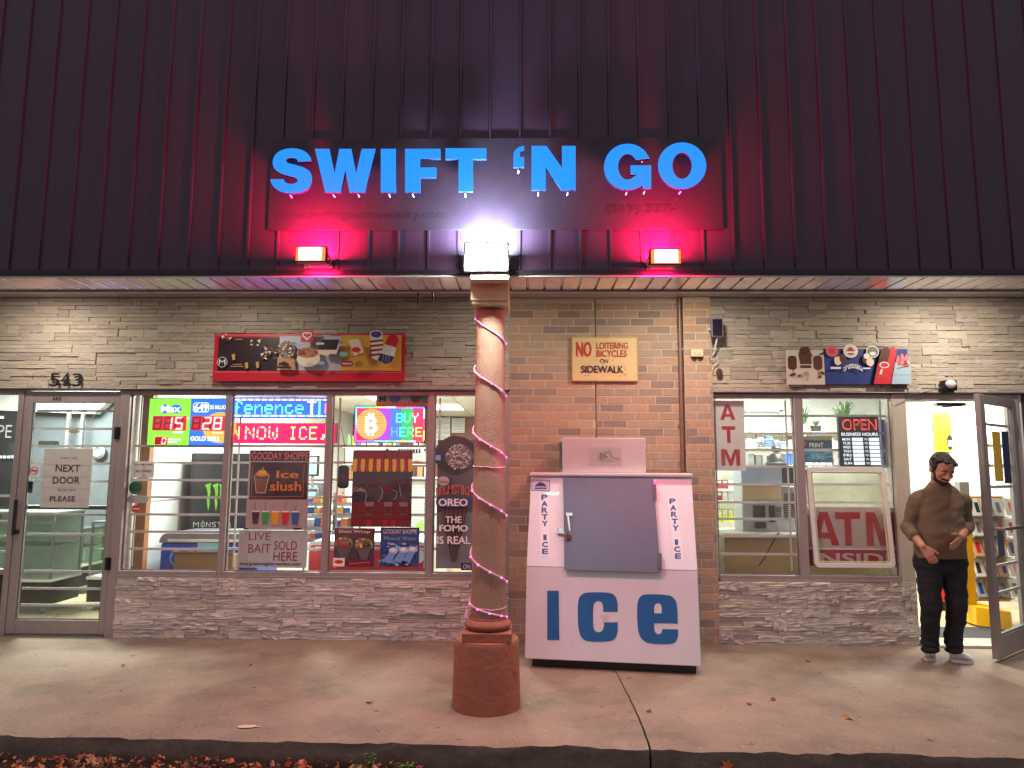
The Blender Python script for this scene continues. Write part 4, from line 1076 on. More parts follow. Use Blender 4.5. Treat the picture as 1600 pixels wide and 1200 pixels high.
def wrap(s):
    s.rect(523, 826, 584, 835, MAROON); s.text('Desi Wrap', 529, 828, 578, 834, PRWHITE, .03)
    for (cx, cy, r_) in ((537, 848, 14), (569, 849, 14)):
        s.ell(cx, cy+2, r_, 11, M('wrap_bread', (170, 140, 120), .5), 14, .06); s.poly([(cx-13, cy+3), (cx+13, cy+3), (cx+5, cy+26), (cx-3, cy+26)], M('wrap_paper', (100, 84, 92), .5))
        R.seed(int(cx))
        for k in range(26): s.ell(cx+R.uniform(-11, 11), cy+R.uniform(-7, 5), 2.4, 1.8, R.choice([GREEN, RED, ORANGE, DBROWN, CREAM, M('olive', (90, 96, 60), .5)]), 7)
    s.rect(523, 871, 541, 884, PRWHITE); s.ell(532, 877, 7, 3, RED); s.rect(545, 873, 582, 884, MAROON); s.line([(548, 880), (580, 877)], .8, PINK)
small_sign('wrap_poster', (522, 825, 585, 885.5), 'small maroon poster of filled wraps, low in third window', 'poster', YP, wrap, M('poster_plum', (70, 50, 58), .5))
def water(s):
    s.text('GOODAY SHOPPE', 598, 827, 651, 834, PRWHITE, .02); s.text('Mineral Water', 600, 838, 651, 844, SKYB, .01)
    R.seed(5)
    for k in range(90): s.ell(R.uniform(597, 652), R.uniform(848, 883), R.uniform(2, 5), R.uniform(1.2, 2.6), R.choice([BLUE, SKYB, NAVY, M('water_blue', (60, 100, 170), .5), LGREY]), 7)
    for (cx, cy) in ((617, 859), (633, 858), (647, 857)): s.ell(cx, cy, 7.5, 5, M('bottle_cap', (170, 190, 215), .5)); s.ell(cx-1, cy-1, 4.5, 2.5, PRWHITE); s.poly([(cx-7, cy+3), (cx+4, cy+4), (cx-4, cy+20), (cx-16, cy+17)], M('bottle_side', (110, 150, 205), .5))
small_sign('water_poster', (594, 824, 655, 885.5), 'small blue poster of bottled water, low in the third window', 'poster', YP, water, M('poster_blue', (40, 66, 130), .5))
# tall ice-cream cone print
def cone(s):
    CH = M('chocolate', (58, 38, 34), .5); CK = M('crushed_biscuit', (190, 186, 182), .6)
    s.rect(683, 800, 741, 886, M('poster_mid_grey', (140, 142, 150), .5)); s.rect(683, 690, 741, 800, M('poster_dark_grey', (84, 84, 92), .5))
    s.ell(711, 711, 34, 31, CH, 26, .03); R.seed(2)
    s.ell(717, 713, 22, 20, M('biscuit_dark', (120, 112, 110), .6), 16, .06)
    for k in range(170):
        a = R.uniform(0, 6.28); r_ = math.sqrt(R.random()); s.ell(716+19*r_*math.cos(a), 714+20*r_*math.sin(a), 1.6, 1.2, R.choice([CK, CK, PRWHITE, LGREY, GREY]), 6)
    s.rect(682, 711, 690, 719, SKYB)
    s.poly([(690, 790), (733, 790), (716, 875), (709, 875)], M('wafer_dark', (74, 58, 60), .6))
    for k in range(6): s.line([(692+k*7, 792), (706+k*4, 860)], .6, GREY); s.line([(730-k*7, 792), (716-k*3, 850)], .6, GREY)
    s.ell(695, 751, 9, 7, LGREY); s.text('Nestle', 688, 749, 702, 755, DRED, .01)
    for i, ch in enumerate('DRUMSTICK'):
        x_ = 684+i*6.3+(0 if ch != 'I' else 1.8); u = (i-4)/4.; yb = 773+u*u*3.5-3; e_ = x_+(6 if ch != 'I' else 2.2); s.text(ch, x_-.4, yb-12.4, e_+.4, yb+.4, CREAM, .0); s.text(ch, x_, yb-12, e_, yb, M('lettering_brick_red', (170, 60, 50), .5), .02)
    s.poly(rrect(684, 776, 740, 791, 6), M('poster_slate_blue', (54, 70, 120), .5)); s.text('OREO', 688, 778, 733, 789.5, PRWHITE, .06)
    for (tx, a_, b_, c_, d_) in (('THE', 699, 805, 724, 815), ('FOMO', 690, 818, 734, 828), ('IS REAL', 687, 835, 738, 847)):
        s.text(tx, a_-.6, b_-.6, c_+.6, d_+.8, INK, .07); s.text(tx, a_, b_, c_, d_, PRWHITE, .04)
    s.rect(724, 875, 741, 886, NAVY); s.text('ON', 727, 877, 738, 884, LGREY, .03)
t, s = small_sign('cone_poster', (682.5, 680, 741, 887), 'tall grey window print of chocolate ice cream cone beside column', 'poster', YP, cone, M('poster_edge', (100, 100, 108), .5))
for c_ in list(t.children):
    if c_.name.startswith('board'): c_.scale.z = .97
# stickers low on the wooden post side
def ns2(s):
    s.text('NO SMOKING', 211.5, 724.5, 238, 727.5, INK, .02); s.ell(225, 731, 2.5, 2.5, RED); s.ell(225, 731, 1.7, 1.7, PRWHITE); s.text('NO VAPING', 213, 734, 237, 738, INK, .02); s.ell(225, 742, 2.5, 2.3, RED); s.ell(225, 742, 1.6, 1.5, PRWHITE)
small_sign('no_smoking_notice', (209, 722, 241, 746), 'white NO SMOKING NO VAPING notice in leftmost window', 'notice', YP, ns2)
def disc(name, px, py, r, ry, m, label, paint=None):
    s = Sheet(px-r, py-ry, px+r, py+ry, YP); t = empty(name, s.base(), label, 'sticker')
    s.ell(px, py, r, ry, m); 
    if paint: paint(s)
    s.done('print', t)
disc('green_sticker', 212, 762, 10.5, 10.5, M('sticker_green', (10, 110, 70), .5), 'round green sticker in leftmost window under the white notice', lambda s: (s.text('STAY', 205, 757, 219, 761, INK, .02), s.text('SAFE', 204, 763, 220, 767, INK, .02)))
disc('red_sticker', 212.5, 795, 7, 6.5, M('sticker_red', (215, 40, 50), .5), 'round red sticker low in the leftmost window', lambda s: s.rect(207, 794, 218, 796, PRWHITE))
s = Sheet(200, 774, 232, 787, YP); t = empty('grey_sticker', s.base(), 'grey oblong sticker between green and red round stickers', 'sticker'); s.poly(rrect(199, 774, 232, 786, 5.8), LGREY); s.done('print', t)

# ================================================================== RIGHT WINDOWS
def atmb(s):
    for ch, y0_, y1_, xa_, xb_ in (('A', 632, 656, 1126, 1150), ('T', 666, 692, 1128, 1149), ('M', 702, 727, 1126, 1155)): block(s, ch, xa_, y0_, xb_, y1_, M('letter_crimson', (165, 14, 34), .5), M('banner_white', (205, 208, 204), .6, bump=.2, bscale=12))
t, s = small_sign('atm_banner', (1114, 626, 1164, 735), 'white hanging banner with ATM in red letters stacked downwards', 'banner', YP, atmb, M('banner_white', (205, 208, 204), .6, bump=.2, bscale=12), th=.004)
def atmi(s):
    CR = M('letter_red', (180, 26, 46), .5)
    s.rect(1258, 793, 1402, 858, M('poster_blush', (200, 176, 176), .5)); s.rect(1258, 858, 1402, 884, M('poster_band_red', (168, 36, 52), .5)); s.rect(1258, 856, 1402, 859, PRWHITE)
    [block(s, c_, a_, 800, b_, 852, CR, M('poster_blush', (200, 176, 176), .5)) for c_, a_, b_ in (('A', 1266, 1311), ('T', 1306, 1345), ('M', 1354, 1404))]; s.text('INSIDE', 1268, 864, 1402, 882, M('poster_pale_pink', (208, 180, 180), .5), .05)
small_sign('atm_poster', (1257, 792, 1395, 885), 'large red ATM INSIDE poster low in window beside open door', 'poster', W+.05, atmi, M('poster_blush', (200, 176, 176), .5))
t = empty('sign_frame', P(1331, 886, W+.02), 'white rounded empty sign frame leaning over ATM INSIDE poster', 'frame')
s = Sheet(1262, 728, 1400, 886, W+.02)
def ring(pts_o, pts_i, y0, y1, m):
    n = len(pts_o); mb = MB(); vo = [s.xz(*p) for p in pts_o]; vi = [s.xz(*p) for p in pts_i]
    v = [(a, y0, b) for a, b in vo]+[(a, y0, b) for a, b in vi]+[(a, y1, b) for a, b in vo]+[(a, y1, b) for a, b in vi]
    f = []
    for i in range(n):
        j = (i+1) % n; f += [(i, j, n+j, n+i), (2*n+i, 3*n+i, 3*n+j, 2*n+j), (i, 2*n+i, 2*n+j, j), (n+i, n+j, 3*n+j, 3*n+i)]
    return mb.add(v, f, m)
def skew(p): return [(x+(y-807)*.05, y) for x, y in p]
ring(skew(rrect(1264, 729, 1389, 886, 8)), skew(rrect(1271, 736, 1382, 879, 5)), W-.012, W+.012, WHITE).build('rounded_frame', t, bevel=.004)
ring(skew(rrect(1272, 737, 1381, 878, 4)), skew(rrect(1274, 739, 1379, 876, 3)), W+.0, W+.010, CREAM).build('inner_lip', t)
s2 = MB(); q = [s.xz(*p) for p in skew([(1274, 876), (1379, 876), (1379, 739), (1274, 739)])]; s2.add([(a, W+.008, b) for a, b in q], [(0, 1, 2, 3)], glass_mat('clear_acrylic', (.97, 1, .98), .05, .03)); s2.build('acrylic_sheet', t)
# OPEN / business hours board
def hours(s):
    LO = EM('open_red', (1, .06, .04), 1.5); LH = EM('hours_white', (.75, .85, .95), .95)
    s.text('OPEN', 1317, 655, 1371, 672, LO, .01); s.text('OPEN', 1318.5, 657, 1369.5, 670, BLACK, -.012); s.text('BUSINESS HOURS', 1315, 676, 1372, 681, LH, .03)
    for i, dn in enumerate(('MON', 'TUE', 'WED', 'THU', 'FRI', 'SAT', 'SUN')):
        y_ = 684.5+i*6.2; s.text(dn, 1316, y_, 1328, y_+4, LH, .03); s.rect(1331, y_-.5, 1348, y_+4.5, LH); s.text('TO', 1350, y_+.5, 1355, y_+3.5, LH, .03); s.rect(1357, y_-.5, 1373, y_+4.5, LH)
small_sign('opening_hours_sign', (1311, 651, 1374, 728), 'black lit sign reading OPEN with business hours rows', 'lit sign', YG+.01, hours, BLACK, th=.03)
small_sign('blue_strip', (1375, 655, 1384, 728), 'narrow blue strip standing right of the OPEN hours sign', 'strip', W+.13, lambda s: None, BLUE, th=.01)
def prnt(s):
    s.rect(1252, 689, 1299, 703, M('poster_teal_dark', (40, 70, 84), .5)); s.text('PRINT', 1265, 692, 1287, 699, PRWHITE, .02); s.poly([(1253, 692), (1262, 690), (1260, 697)], RED)
    s.rect(1252, 703, 1299, 706, SKYB); s.text('99c', 1266, 708, 1288, 718, SKYB, .04); R.seed(3)
    for k in range(14): s.line([(1253+R.uniform(0, 10), 707+k), (1299, 700+k+R.uniform(-4, 6))], .4, SKYB)
small_sign('print_sign', (1250, 687, 1301, 723), 'dark teal sign reading PRINT 99c hanging behind middle mullion', 'sign', 7.3, prnt, M('poster_teal', (50, 100, 130), .5), th=.01)
small_sign('ceiling_sign_board', (1226, 681, 1300, 687), 'thin yellow brown board above the PRINT sign', 'board', 7.4, lambda s: None, M('ochre_board', (170, 140, 70), .5), th=.05)

# counter
t = empty('shop_counter', (3.2, 7.2, 0), 'olive brown counter with pale worktop behind the ATM windows', 'counter')
cz = Zz(1180, 834, 6.95)
CW_ = M('counter_laminate', (150, 132, 86), .5, var=.1)
MB().box(1.9, X(1400, 850, 7.0), 7.0, 7.55, .005, cz-.03, CW_).build('front', t); MB().box(1.88, X(1403, 850, 6.97), 6.95, 7.6, cz-.029, cz, M('worktop', (205, 206, 196), .4)).build('worktop', t)
t = empty('ticket_machine', P(1200, 834, 7.1), 'grey ticket machine with vents on counter behind the ATM banner', 'machine')
MG = M('machine_grey', (150, 155, 160), .4); MBG = M('machine_beige', (170, 150, 115), .5)
m_ = MB(); bpx(m_, 1160, 760, 1246, 833, 7.2, .3, MG); m_.build('cabinet', t, bevel=.01)
m_ = MB(); bpx(m_, 1158, 728, 1222, 757, 7.12, .3, M('machine_blue_grey', (150, 165, 185), .4)); m_.build('hood', t, bevel=.01)
m_ = MB(); bpx(m_, 1160, 759, 1221, 781, 7.16, .03, MBG); m_.build('glass_door', t)
m_ = MB(); bpx(m_, 1220, 729, 1240, 755, 7.13, .25, BLACK); m_.build('screen', t)
m_ = MB(); bpx(m_, 1178, 790, 1196, 810, 7.18, .02, BLACK); m_.build('chute', t); m_ = MB(); bpx(m_, 1203, 790, 1211, 816, 7.18, .02, BLACK); m_.build('chute', t)
m_ = MB()
for c in range(2):
    for k in range(12): bpx(m_, 1225+c*11, 771+k*3.3, 1233+c*11, 772.3+k*3.3, 7.19, .01, BLACK)
for k in range(6): bpx(m_, 1212, 792+k*3.4, 1221, 793+k*3.4, 7.19, .01, BLACK)
m_.build('vents', t)
m_ = MB(); m_.tube([P(1213, 822, 7.0), P(1217, 832, 6.93), P(1206, 850, 6.93), P(1196, 870, 6.93), P(1186, 884, 6.93)], .006, BLACK, 6); m_.build('cable', t)
t = empty('card_reader', P(1190, 830, 7.05), 'small black card reader on counter edge behind ATM window', 'reader'); m_ = MB(); bpx(m_, 1180, 816, 1198, 826, 7.05, .06, BLACK); m_.build('body', t, bevel=.004)
# left shelf with packets and wire basket
t = empty('snack_shelf', P(1130, 810, 8.0), 'white wire shelf with red and yellow packets under ATM banner', 'shelf')
for (py, cols, h_) in ((764, (PK[1], PK[5], PK[0]), 14), (782, (PK[1], PK[5], PK[4]), 14), (816, (M('lime_yellow_packet', (205, 225, 60), .4),), 22)):
    m_ = MB(); bpx(m_, 1108, py, 1156, py+3, 8.0, .35, WHITE); sh = m_.build('shelf_board', t); R.seed(py)
    for k in range(5):
        x_ = 1111+k*9; mm = R.choice(cols); m_ = MB(); bpx(m_, x_, py-h_, x_+8, py-.5, 8.05, .05, mm); pk = m_.build('packet', sh); 
        m_ = MB(); bpx(m_, x_+1, py-h_*.9, x_+7, py-h_*.55, 8.045, .004, PRWHITE); m_.build('packet_label', sh)
m_ = MB(); 
for k in range(12): m_.tube([P(1108+k*4, 786, 7.98), P(1108+k*4, 796, 7.98)], .002, GREY, 4)
m_.tube([P(1108, 786, 7.98), P(1154, 786, 7.98)], .003, GREY, 4); m_.tube([P(1108, 796, 7.98), P(1154, 796, 7.98)], .003, GREY, 4); m_.build('wire_basket', t)
# wall shelves with plants, lantern and goods
sy = 9.2
t = empty('wall_shelf', P(1280, 680, sy), 'long white wall shelf holding plants and a lantern', 'shelf'); m_ = MB(); m_.box(X(1160, 676, sy), X(1390, 676, sy), sy, 9.69, Zz(1280, 678, sy), Zz(1280, 674, sy), WHITE); m_.build('board', t)
for xx in (1180, 1260, 1340): m_ = MB(); bpx(m_, xx, 678, xx+3, 690, sy+.2, .02, STEEL); m_.build('bracket', t)
LEAFM = M('plant_green', (66, 110, 48), .5, rnd=.3)
def plant(px, py, r, hgt, potm, label, seed, n=26, pot=(.05, .09)):
    b = P(px, py, sy+.12); t = empty('potted_plant', b, label, 'plant'); rr = random.Random(seed)
    MB().lathe([(pot[0]*.75, 0), (pot[0], pot[1]), (pot[0]*.85, pot[1]-.005)], b, potm, 14).build('pot', t)
    m_ = MB()
    for k in range(n):
        a = rr.uniform(0, 6.28); L_ = r*rr.uniform(.6, 1.); up = hgt*rr.uniform(.4, 1.); pr = None
        for q in range(5):
            u = q/4; c = b+Vector((math.cos(a)*L_*u, math.sin(a)*L_*u*.6, pot[1]+up*math.sin(u*2.2))); w_ = .012*(1-u*.9)*(1 if u else .4); n_ = Vector((-math.sin(a), math.cos(a), 0))*w_
            if pr: m_.add([pr[0], pr[1], c+n_, c-n_], [(0, 1, 2, 3)], LEAFM)
            pr = (c-n_, c+n_)
    m_.build('leaves', t)
plant(1257, 674, .16, .24, WHITE, 'spiky plant in white pot at left end of wall shelf', 3, 22)
plant(1275, 674, .07, .07, M('dark_pot', (50, 46, 44), .5), 'small bushy plant in dark pot beside the lantern', 5, 40, (.07, .07))
plant(1320, 674, .30, .32, WHITE, 'large spreading fern-like plant on shelf above OPEN sign', 9, 44)
plant(1348, 674, .07, .14, M('red_pot', (180, 50, 50), .5), 'small red potted plant right of the large fern', 12, 12)
t = empty('lantern', P(1290, 674, sy+.1), 'small white lantern on wall shelf between two plants', 'lantern')
c = P(1290, 674, sy+.1); m_ = MB()
for dx in (-.05, .044):
    for dy in (0, .08): m_.box(c.x+dx, c.x+dx+.008, c.y+dy, c.y+dy+.008, c.z+.01, c.z+.14, WHITE)
m_.box(c.x-.055, c.x+.058, c.y-.004, c.y+.092, c.z, c.z+.01, WHITE); m_.hexa([c+Vector((-.055, -.004, .14)), c+Vector((.058, -.004, .14)), c+Vector((.058, .092, .14)), c+Vector((-.055, .092, .14)), c+Vector((-.01, .03, .19)), c+Vector((.012, .03, .19)), c+Vector((.012, .05, .19)), c+Vector((-.01, .05, .19))], WHITE); m_.build('frame', t)
t = empty('display_rack', P(1180, 730, 8.9), 'white display rack with clear goods behind the ticket machine', 'rack')
for py in (699, 727):
    m_ = MB(); m_.box(X(1165, py, 8.9), X(1385, py, 8.9), 8.9, 9.3, Zz(1280, py+2, 8.9), Zz(1280, py, 8.9), WHITE); sh = m_.build('shelf', t); R.seed(py+1)
    x_ = 1168
    while x_ < 1378:
        w_ = R.uniform(5, 11); mm = R.choice([LGREY, PRWHITE, PRWHITE, M('clear_pack', (190, 200, 200), .2), GREY, PK[3], PK[6] if py > 710 else PRWHITE]); m_ = MB(); bpx(m_, x_, py-R.uniform(8, 20), x_+w_, py-.3, 8.96, .1, mm); m_.build('boxed_item', sh, bevel=.004); x_ += w_+R.uniform(.5, 4)
t = empty('blue_trays', P(1210, 699, 8.6), 'stack of grey blue wire trays above the ticket machine', 'trays')
for k in range(3): m_ = MB(); bpx(m_, 1188+k*3, 690+k*3, 1236-k*4, 692+k*3, 8.6, .25, M('steel_blue', (110, 130, 150), .4, .4)); m_.build('tray', t)
m_ = MB(); m_.tube([P(1184, 700, 8.6), P(1190, 688, 8.6), P(1206, 686, 8.6), P(1212, 696, 8.6)], .012, STEEL); m_.build('tray_frame', t)
t = empty('coffee_urn', P(1214, 727, 8.5), 'black rounded coffee urn between banner and PRINT sign', 'urn')
c = P(1214, 728, 8.5); MB().lathe([(.13, 0), (.13, .03), (.09, .05), (.085, .12), (.05, .15)], c, BLACK, 18).build('body', t); MB().ell(c+Vector((0, 0, .20)), (.06, .06, .045), BLACK).build('lid', t)
t = empty('wall_clock_strip', P(1165, 640, 9.6), 'white strip lamp bracket on back wall beside the ATM banner', 'bracket'); m_ = MB(); bpx(m_, 1165, 640, 1225, 643, 9.6, .05, LGREY); bpx(m_, 1219, 638, 1223, 650, 9.6, .03, PRWHITE); m_.build('strip', t)

# ---- behind the open doorway
def scanp(s):
    YL = M('poster_acid_yellow', (215, 215, 20), .5)
    s.rect(1459, 645, 1487, 705, YL); s.text('SCAN.', 1467, 658, 1483, 664, INK, .03); s.text('WIN!', 1463, 672, 1484, 678, INK, .03, shear=.2); s.line([(1462, 668), (1486, 664)], .8, INK); s.ell(1483, 691, 5, 12, INK); s.rect(1480, 688, 1487, 697, PRWHITE); s.line([(1464, 690), (1474, 688)], .8, INK)
small_sign('scan_poster', (1459, 645, 1487, 705), 'acid yellow SCAN poster on the white wall behind the man', 'poster', 8.6, scanp)
t = empty('white_partition', (X(1480, 700, 8.65), 8.65, 0), 'white partition wall carrying the yellow poster inside doorway', 'wall')
m_ = MB(); m_.box(X(1444, 640, 8.65), 6.69, 8.62, 8.7, .006, 2.63, WALLW); m_.build('panel', t); m_ = MB(); m_.box(X(1443, 640, 8.65)-.02, X(1444, 640, 8.65)-.001, 8.6, 9.69, .006, 2.63, WALLW); m_.build('edge', t)
YS = M('stand_yellow', (240, 180, 15), .4)
t = empty('magazine_stand', (X(1530, 900, 7.3), 7.4, 0), 'yellow display stand with magazines inside the doorway', 'stand')
m_ = MB(); ax, bx_ = X(1498, 850, 7.4), X(1514, 850, 7.5); 
m_.hexa([(ax, 7.2, .02), (X(1560, 900, 7.1), 6.95, .02), (X(1560, 900, 7.1), 7.5, .02), (ax, 7.6, .02), (ax, 7.2, .2), (X(1560, 900, 7.1), 6.95, .2), (X(1560, 900, 7.1), 7.5, .2), (ax, 7.6, .2)], YS); m_.build('base', t, bevel=.006)
m_ = MB(); m_.box(X(1496, 850, 7.3), X(1520, 850, 7.3), 7.30, 7.34, .201, Zz(1500, 818, 7.4), YS); m_.build('side_panel', t)
R.seed(77)
MGC = [PRWHITE, M('cover_skin', (214, 170, 130), .4), M('cover_grey', (170, 175, 178), .4), CREAM, PRWHITE]
m0 = MB(); m0.box(X(1519, 850, 7.45), X(1575, 850, 7.45), 7.47, 7.5, .201, 1.25, YS); bk = m0.build('back_panel', t)
for r in range(5):
    z = .26+r*.2
    m_ = MB(); m_.box(X(1519, 850, 7.4), X(1575, 850, 7.4), 7.36, 7.465, z-.02, z-.01, STEEL); sh = m_.build('shelf', t)
    for k in range(4):
        x_ = X(1520, 850, 7.4)+k*.115; m_ = MB(); m_.add([(x_, 7.37, z), (x_+.1, 7.37, z), (x_+.1, 7.44, z+.17), (x_, 7.44, z+.17), (x_, 7.376, z), (x_+.1, 7.376, z), (x_+.1, 7.446, z+.17), (x_, 7.446, z+.17)], [(0, 1, 2, 3), (0, 4, 5, 1), (1, 5, 6, 2), (2, 6, 7, 3), (3, 7, 4, 0)], R.choice(MGC))
        q = x_+R.uniform(.02, .05); m_.add([(q, 7.3755+.006, z+.03), (q+.04, 7.3755+.006, z+.03), (q+.04, 7.42, z+.13), (q, 7.42, z+.13)], [(0, 1, 2, 3)], R.choice([RED, BLUE, INK, ORANGE, GREY])); m_.build('magazine', sh)
t = empty('wire_basket_stand', P(1525, 790, 7.6), 'wire basket of snacks above the yellow stand behind the man', 'basket')
m_ = MB()
for k in range(9): m_.tube([P(1508+k*5, 778, 7.6), P(1508+k*5, 818, 7.6)], .003, STEEL, 5)
for py in (778, 790, 804, 818): m_.tube([P(1506, py, 7.6), P(1552, py, 7.6)], .003, STEEL, 5)
m_.build('wire_mesh', t)
for (a_, b_2, py0, py1, mm) in ((1510, 1520, 784, 800, GREEN), (1520, 1530, 790, 803, PK[0]), (1530, 1540, 783, 801, PK[4]), (1511, 1522, 806, 817, PRWHITE), (1523, 1536, 805, 817, PK[5])): m_ = MB(); bpx(m_, a_, py0, b_2, py1, 7.65, .06, mm); m_.build('snack_pack', t)
t = empty('grey_box', P(1508, 775, 7.9), 'small grey gridded box on the wall right of the man', 'box'); m_ = MB(); bpx(m_, 1500, 753, 1515, 780, 7.9, .1, GREY); m_.build('body', t)
t = empty('red_post', (X(1474, 920, 8.0), 8.0, 0), 'red pole on black foot seen between the legs of the man', 'pole')
m_ = MB(); bpx(m_, 1471, 905, 1477, 940, 8.0, .05, RED); m_.build('pole', t); m_ = MB(); bpx(m_, 1463, 940, 1486, 958, 8.0, .1, BLACK); m_.build('foot', t)
t = empty('door_mat', (X(1490, 985, 6.95), 6.95, .006), 'dark rubber mat just inside the open doorway', 'mat'); m_ = MB(); m_.box(X(1425, 985, 6.9), X(1600, 985, 6.9), W+.18, 7.15, .006, .016, M('rubber_mat', (52, 52, 54), .8, bump=.5)); m_.build('rubber', t)
t = empty('newel_post', P(1418, 900, W+.3), 'pale timber topped post just left of the man inside doorway', 'post'); m_ = MB(); m_.box(X(1403, 870, W+.2)+.03, X(1403, 870, W+.2)+.14, W+.2, W+.3, .006, Zz(1410, 836, W+.2), M('pale_green_post', (190, 204, 190), .5)); m_.build('shaft', t); m_ = MB(); m_.box(X(1403, 870, W+.2)+.02, X(1403, 870, W+.2)+.15, W+.19, W+.31, Zz(1410, 836, W+.2)+.001, Zz(1410, 822, W+.2), M('honey_timber', (200, 175, 110), .5)); m_.build('cap', t)

# ================================================================== SHOP SIGN ON THE CLADDING
SY = FY-.095
SB = EM('sign_blue_face', (.0, .23, .84), 1.0); SB.node_tree.nodes['Principled BSDF'].inputs['Base Color'].default_value = (0, .01, .05, 1); SB.node_tree.nodes['Principled BSDF'].inputs['Roughness'].default_value = .5; SBS = M('sign_letter_return', (4, 14, 70), .8)
sg = empty('shop_sign', P(765, 320, SY), 'glowing blue letters SWIFT \'N GO mounted on the dark cladding', 'shop sign')
PB = M('sign_back_panel', (44, 26, 42), .45, .2, var=.1, scale=5)
x0, x1 = X(418, 290, FY-.05), X(1131, 290, FY-.05)
MB().box(x0, x1, FY-.0185, FY-.010, Zz(765, 357, FY-.05), Zz(765, 212, FY-.05), PB).build('back_panel', sg, bevel=.003)
s = Sheet(418, 212, 1131, 357, FY-.0188); GH = M('ghost_lettering', (38, 23, 37), .48, .2)
s.text('www.swiftngocommunity.com', 428, 328, 700, 345, GH, .03); s.done('faded_address', sg); s.mb = MB(); s.text('(519) 337-', 945, 320, 1052, 336, GH, .03); s.done('faded_lettering', sg)
LET = [('S', 422, 488, 231.5, 302), ('W', 492, 587, 232.5, 300.5), ('I', 595, 618.5, 232.5, 300.5), ('F', 633, 688, 232.5, 300), ('T', 696, 760, 231.5, 299),
       ('\u2018', 802, 819, 228, 261), ('N', 830.5, 899.5, 228, 296.5), ('G', 944, 1017.5, 224.5, 296.5), ('O', 1028, 1103.5, 222.5, 295)]
def to(px, py, Y=SY): p = P(px, py, Y); return (p.x, p.z)
def letter_poly(ch, x0, x1, y0, y1):
    w_, h_ = x1-x0, y1-y0; f = lambda u, v: (x0+u*w_, y0+v*h_)
    def arc(cx, cy, rx, ry, a0, a1, n=14): return [f(cx+rx*math.cos(math.radians(a0+(a1-a0)*k/n)), cy+ry*math.sin(math.radians(a0+(a1-a0)*k/n))) for k in range(n+1)]
    if ch == 'I': return [[f(0, 0), f(1, 0), f(1, 1), f(0, 1)]]
    if ch == 'F': return [[f(0, 0), f(1, 0), f(1, .225), f(.43, .225), f(.43, .43), f(.88, .43), f(.88, .66), f(.43, .66), f(.43, 1), f(0, 1)]]
    if ch == 'T': return [[f(0, 0), f(1, 0), f(1, .25), f(.67, .25), f(.67, 1), f(.32, 1), f(.32, .25), f(0, .25)]]
    if ch == 'N': return [[f(0, 0), f(.34, 0), f(.69, .50), f(.69, 0), f(1, 0), f(1, 1), f(.68, 1), f(.32, .49), f(.32, 1), f(0, 1)]]
    if ch == 'W': return [[f(0, 0), f(.24, 0), f(.325, .56), f(.40, 0), f(.60, 0), f(.68, .56), f(.77, 0), f(1, 0), f(.82, 1), f(.57, 1), f(.5, .49), f(.425, 1), f(.17, 1)]]
    if ch == '\u2018': return [[f(0, 1)]+[f(0, .55)]+arc(1.0, .48, 1.0, .48, 195, 265, 8)+[f(1, .02), f(1, .22)]+arc(1.0, .42, .42, .20, 265, 200, 5)+[f(.62, .52), f(1, .52), f(1, 1)]]
    if ch == 'O':
        return [('ring', arc(.5, .5, .5, .5, 0, 360, 48)[:-1], arc(.5, .5, .20, .285, 0, 360, 48)[:-1])]
    if ch == 'G':
        out = arc(.5, .5, .5, .5, -38, -322+8, 40)
        inn = arc(.5, .5, .205, .28, -314+8, -50, 34)
        out = [f(.97, .32)]+arc(.5, .5, .5, .5, -42, -302, 40)
        return [out+[f(.80, .90), f(.83, .97), f(1, .97), f(1, .47), f(.56, .47), f(.56, .67), f(.70, .67)]+arc(.5, .5, .205, .28, -302, -42, 30)+[f(.68, .35)]]
    if ch == 'S':
        # centre-line swept with varying width
        c = [(.955, .30), (.80, .17), (.62, .125), (.44, .125), (.28, .18), (.20, .30), (.28, .42), (.46, .485), (.64, .545), (.79, .64), (.80, .76), (.68, .855), (.50, .885), (.31, .865), (.16, .80), (.02, .72)]
        wd = [.0]*len(c)
        return [('S',)]
def ngon(mb, pts, y0, y1, m, side):
    import mathutils.geometry as mg
    q = [to(*p) for p in pts]; tri = mg.tessellate_polygon([[Vector((a, b, 0)) for a, b in q]])
    n = len(q); mb.add([(a, y0, b) for a, b in q], [tuple(t) for t in tri], m)
    mb.add([(a, y0, b) for a, b in q]+[(a, y1, b) for a, b in q], [(i, (i+1) % n, n+(i+1) % n, n+i) for i in range(n)], side)
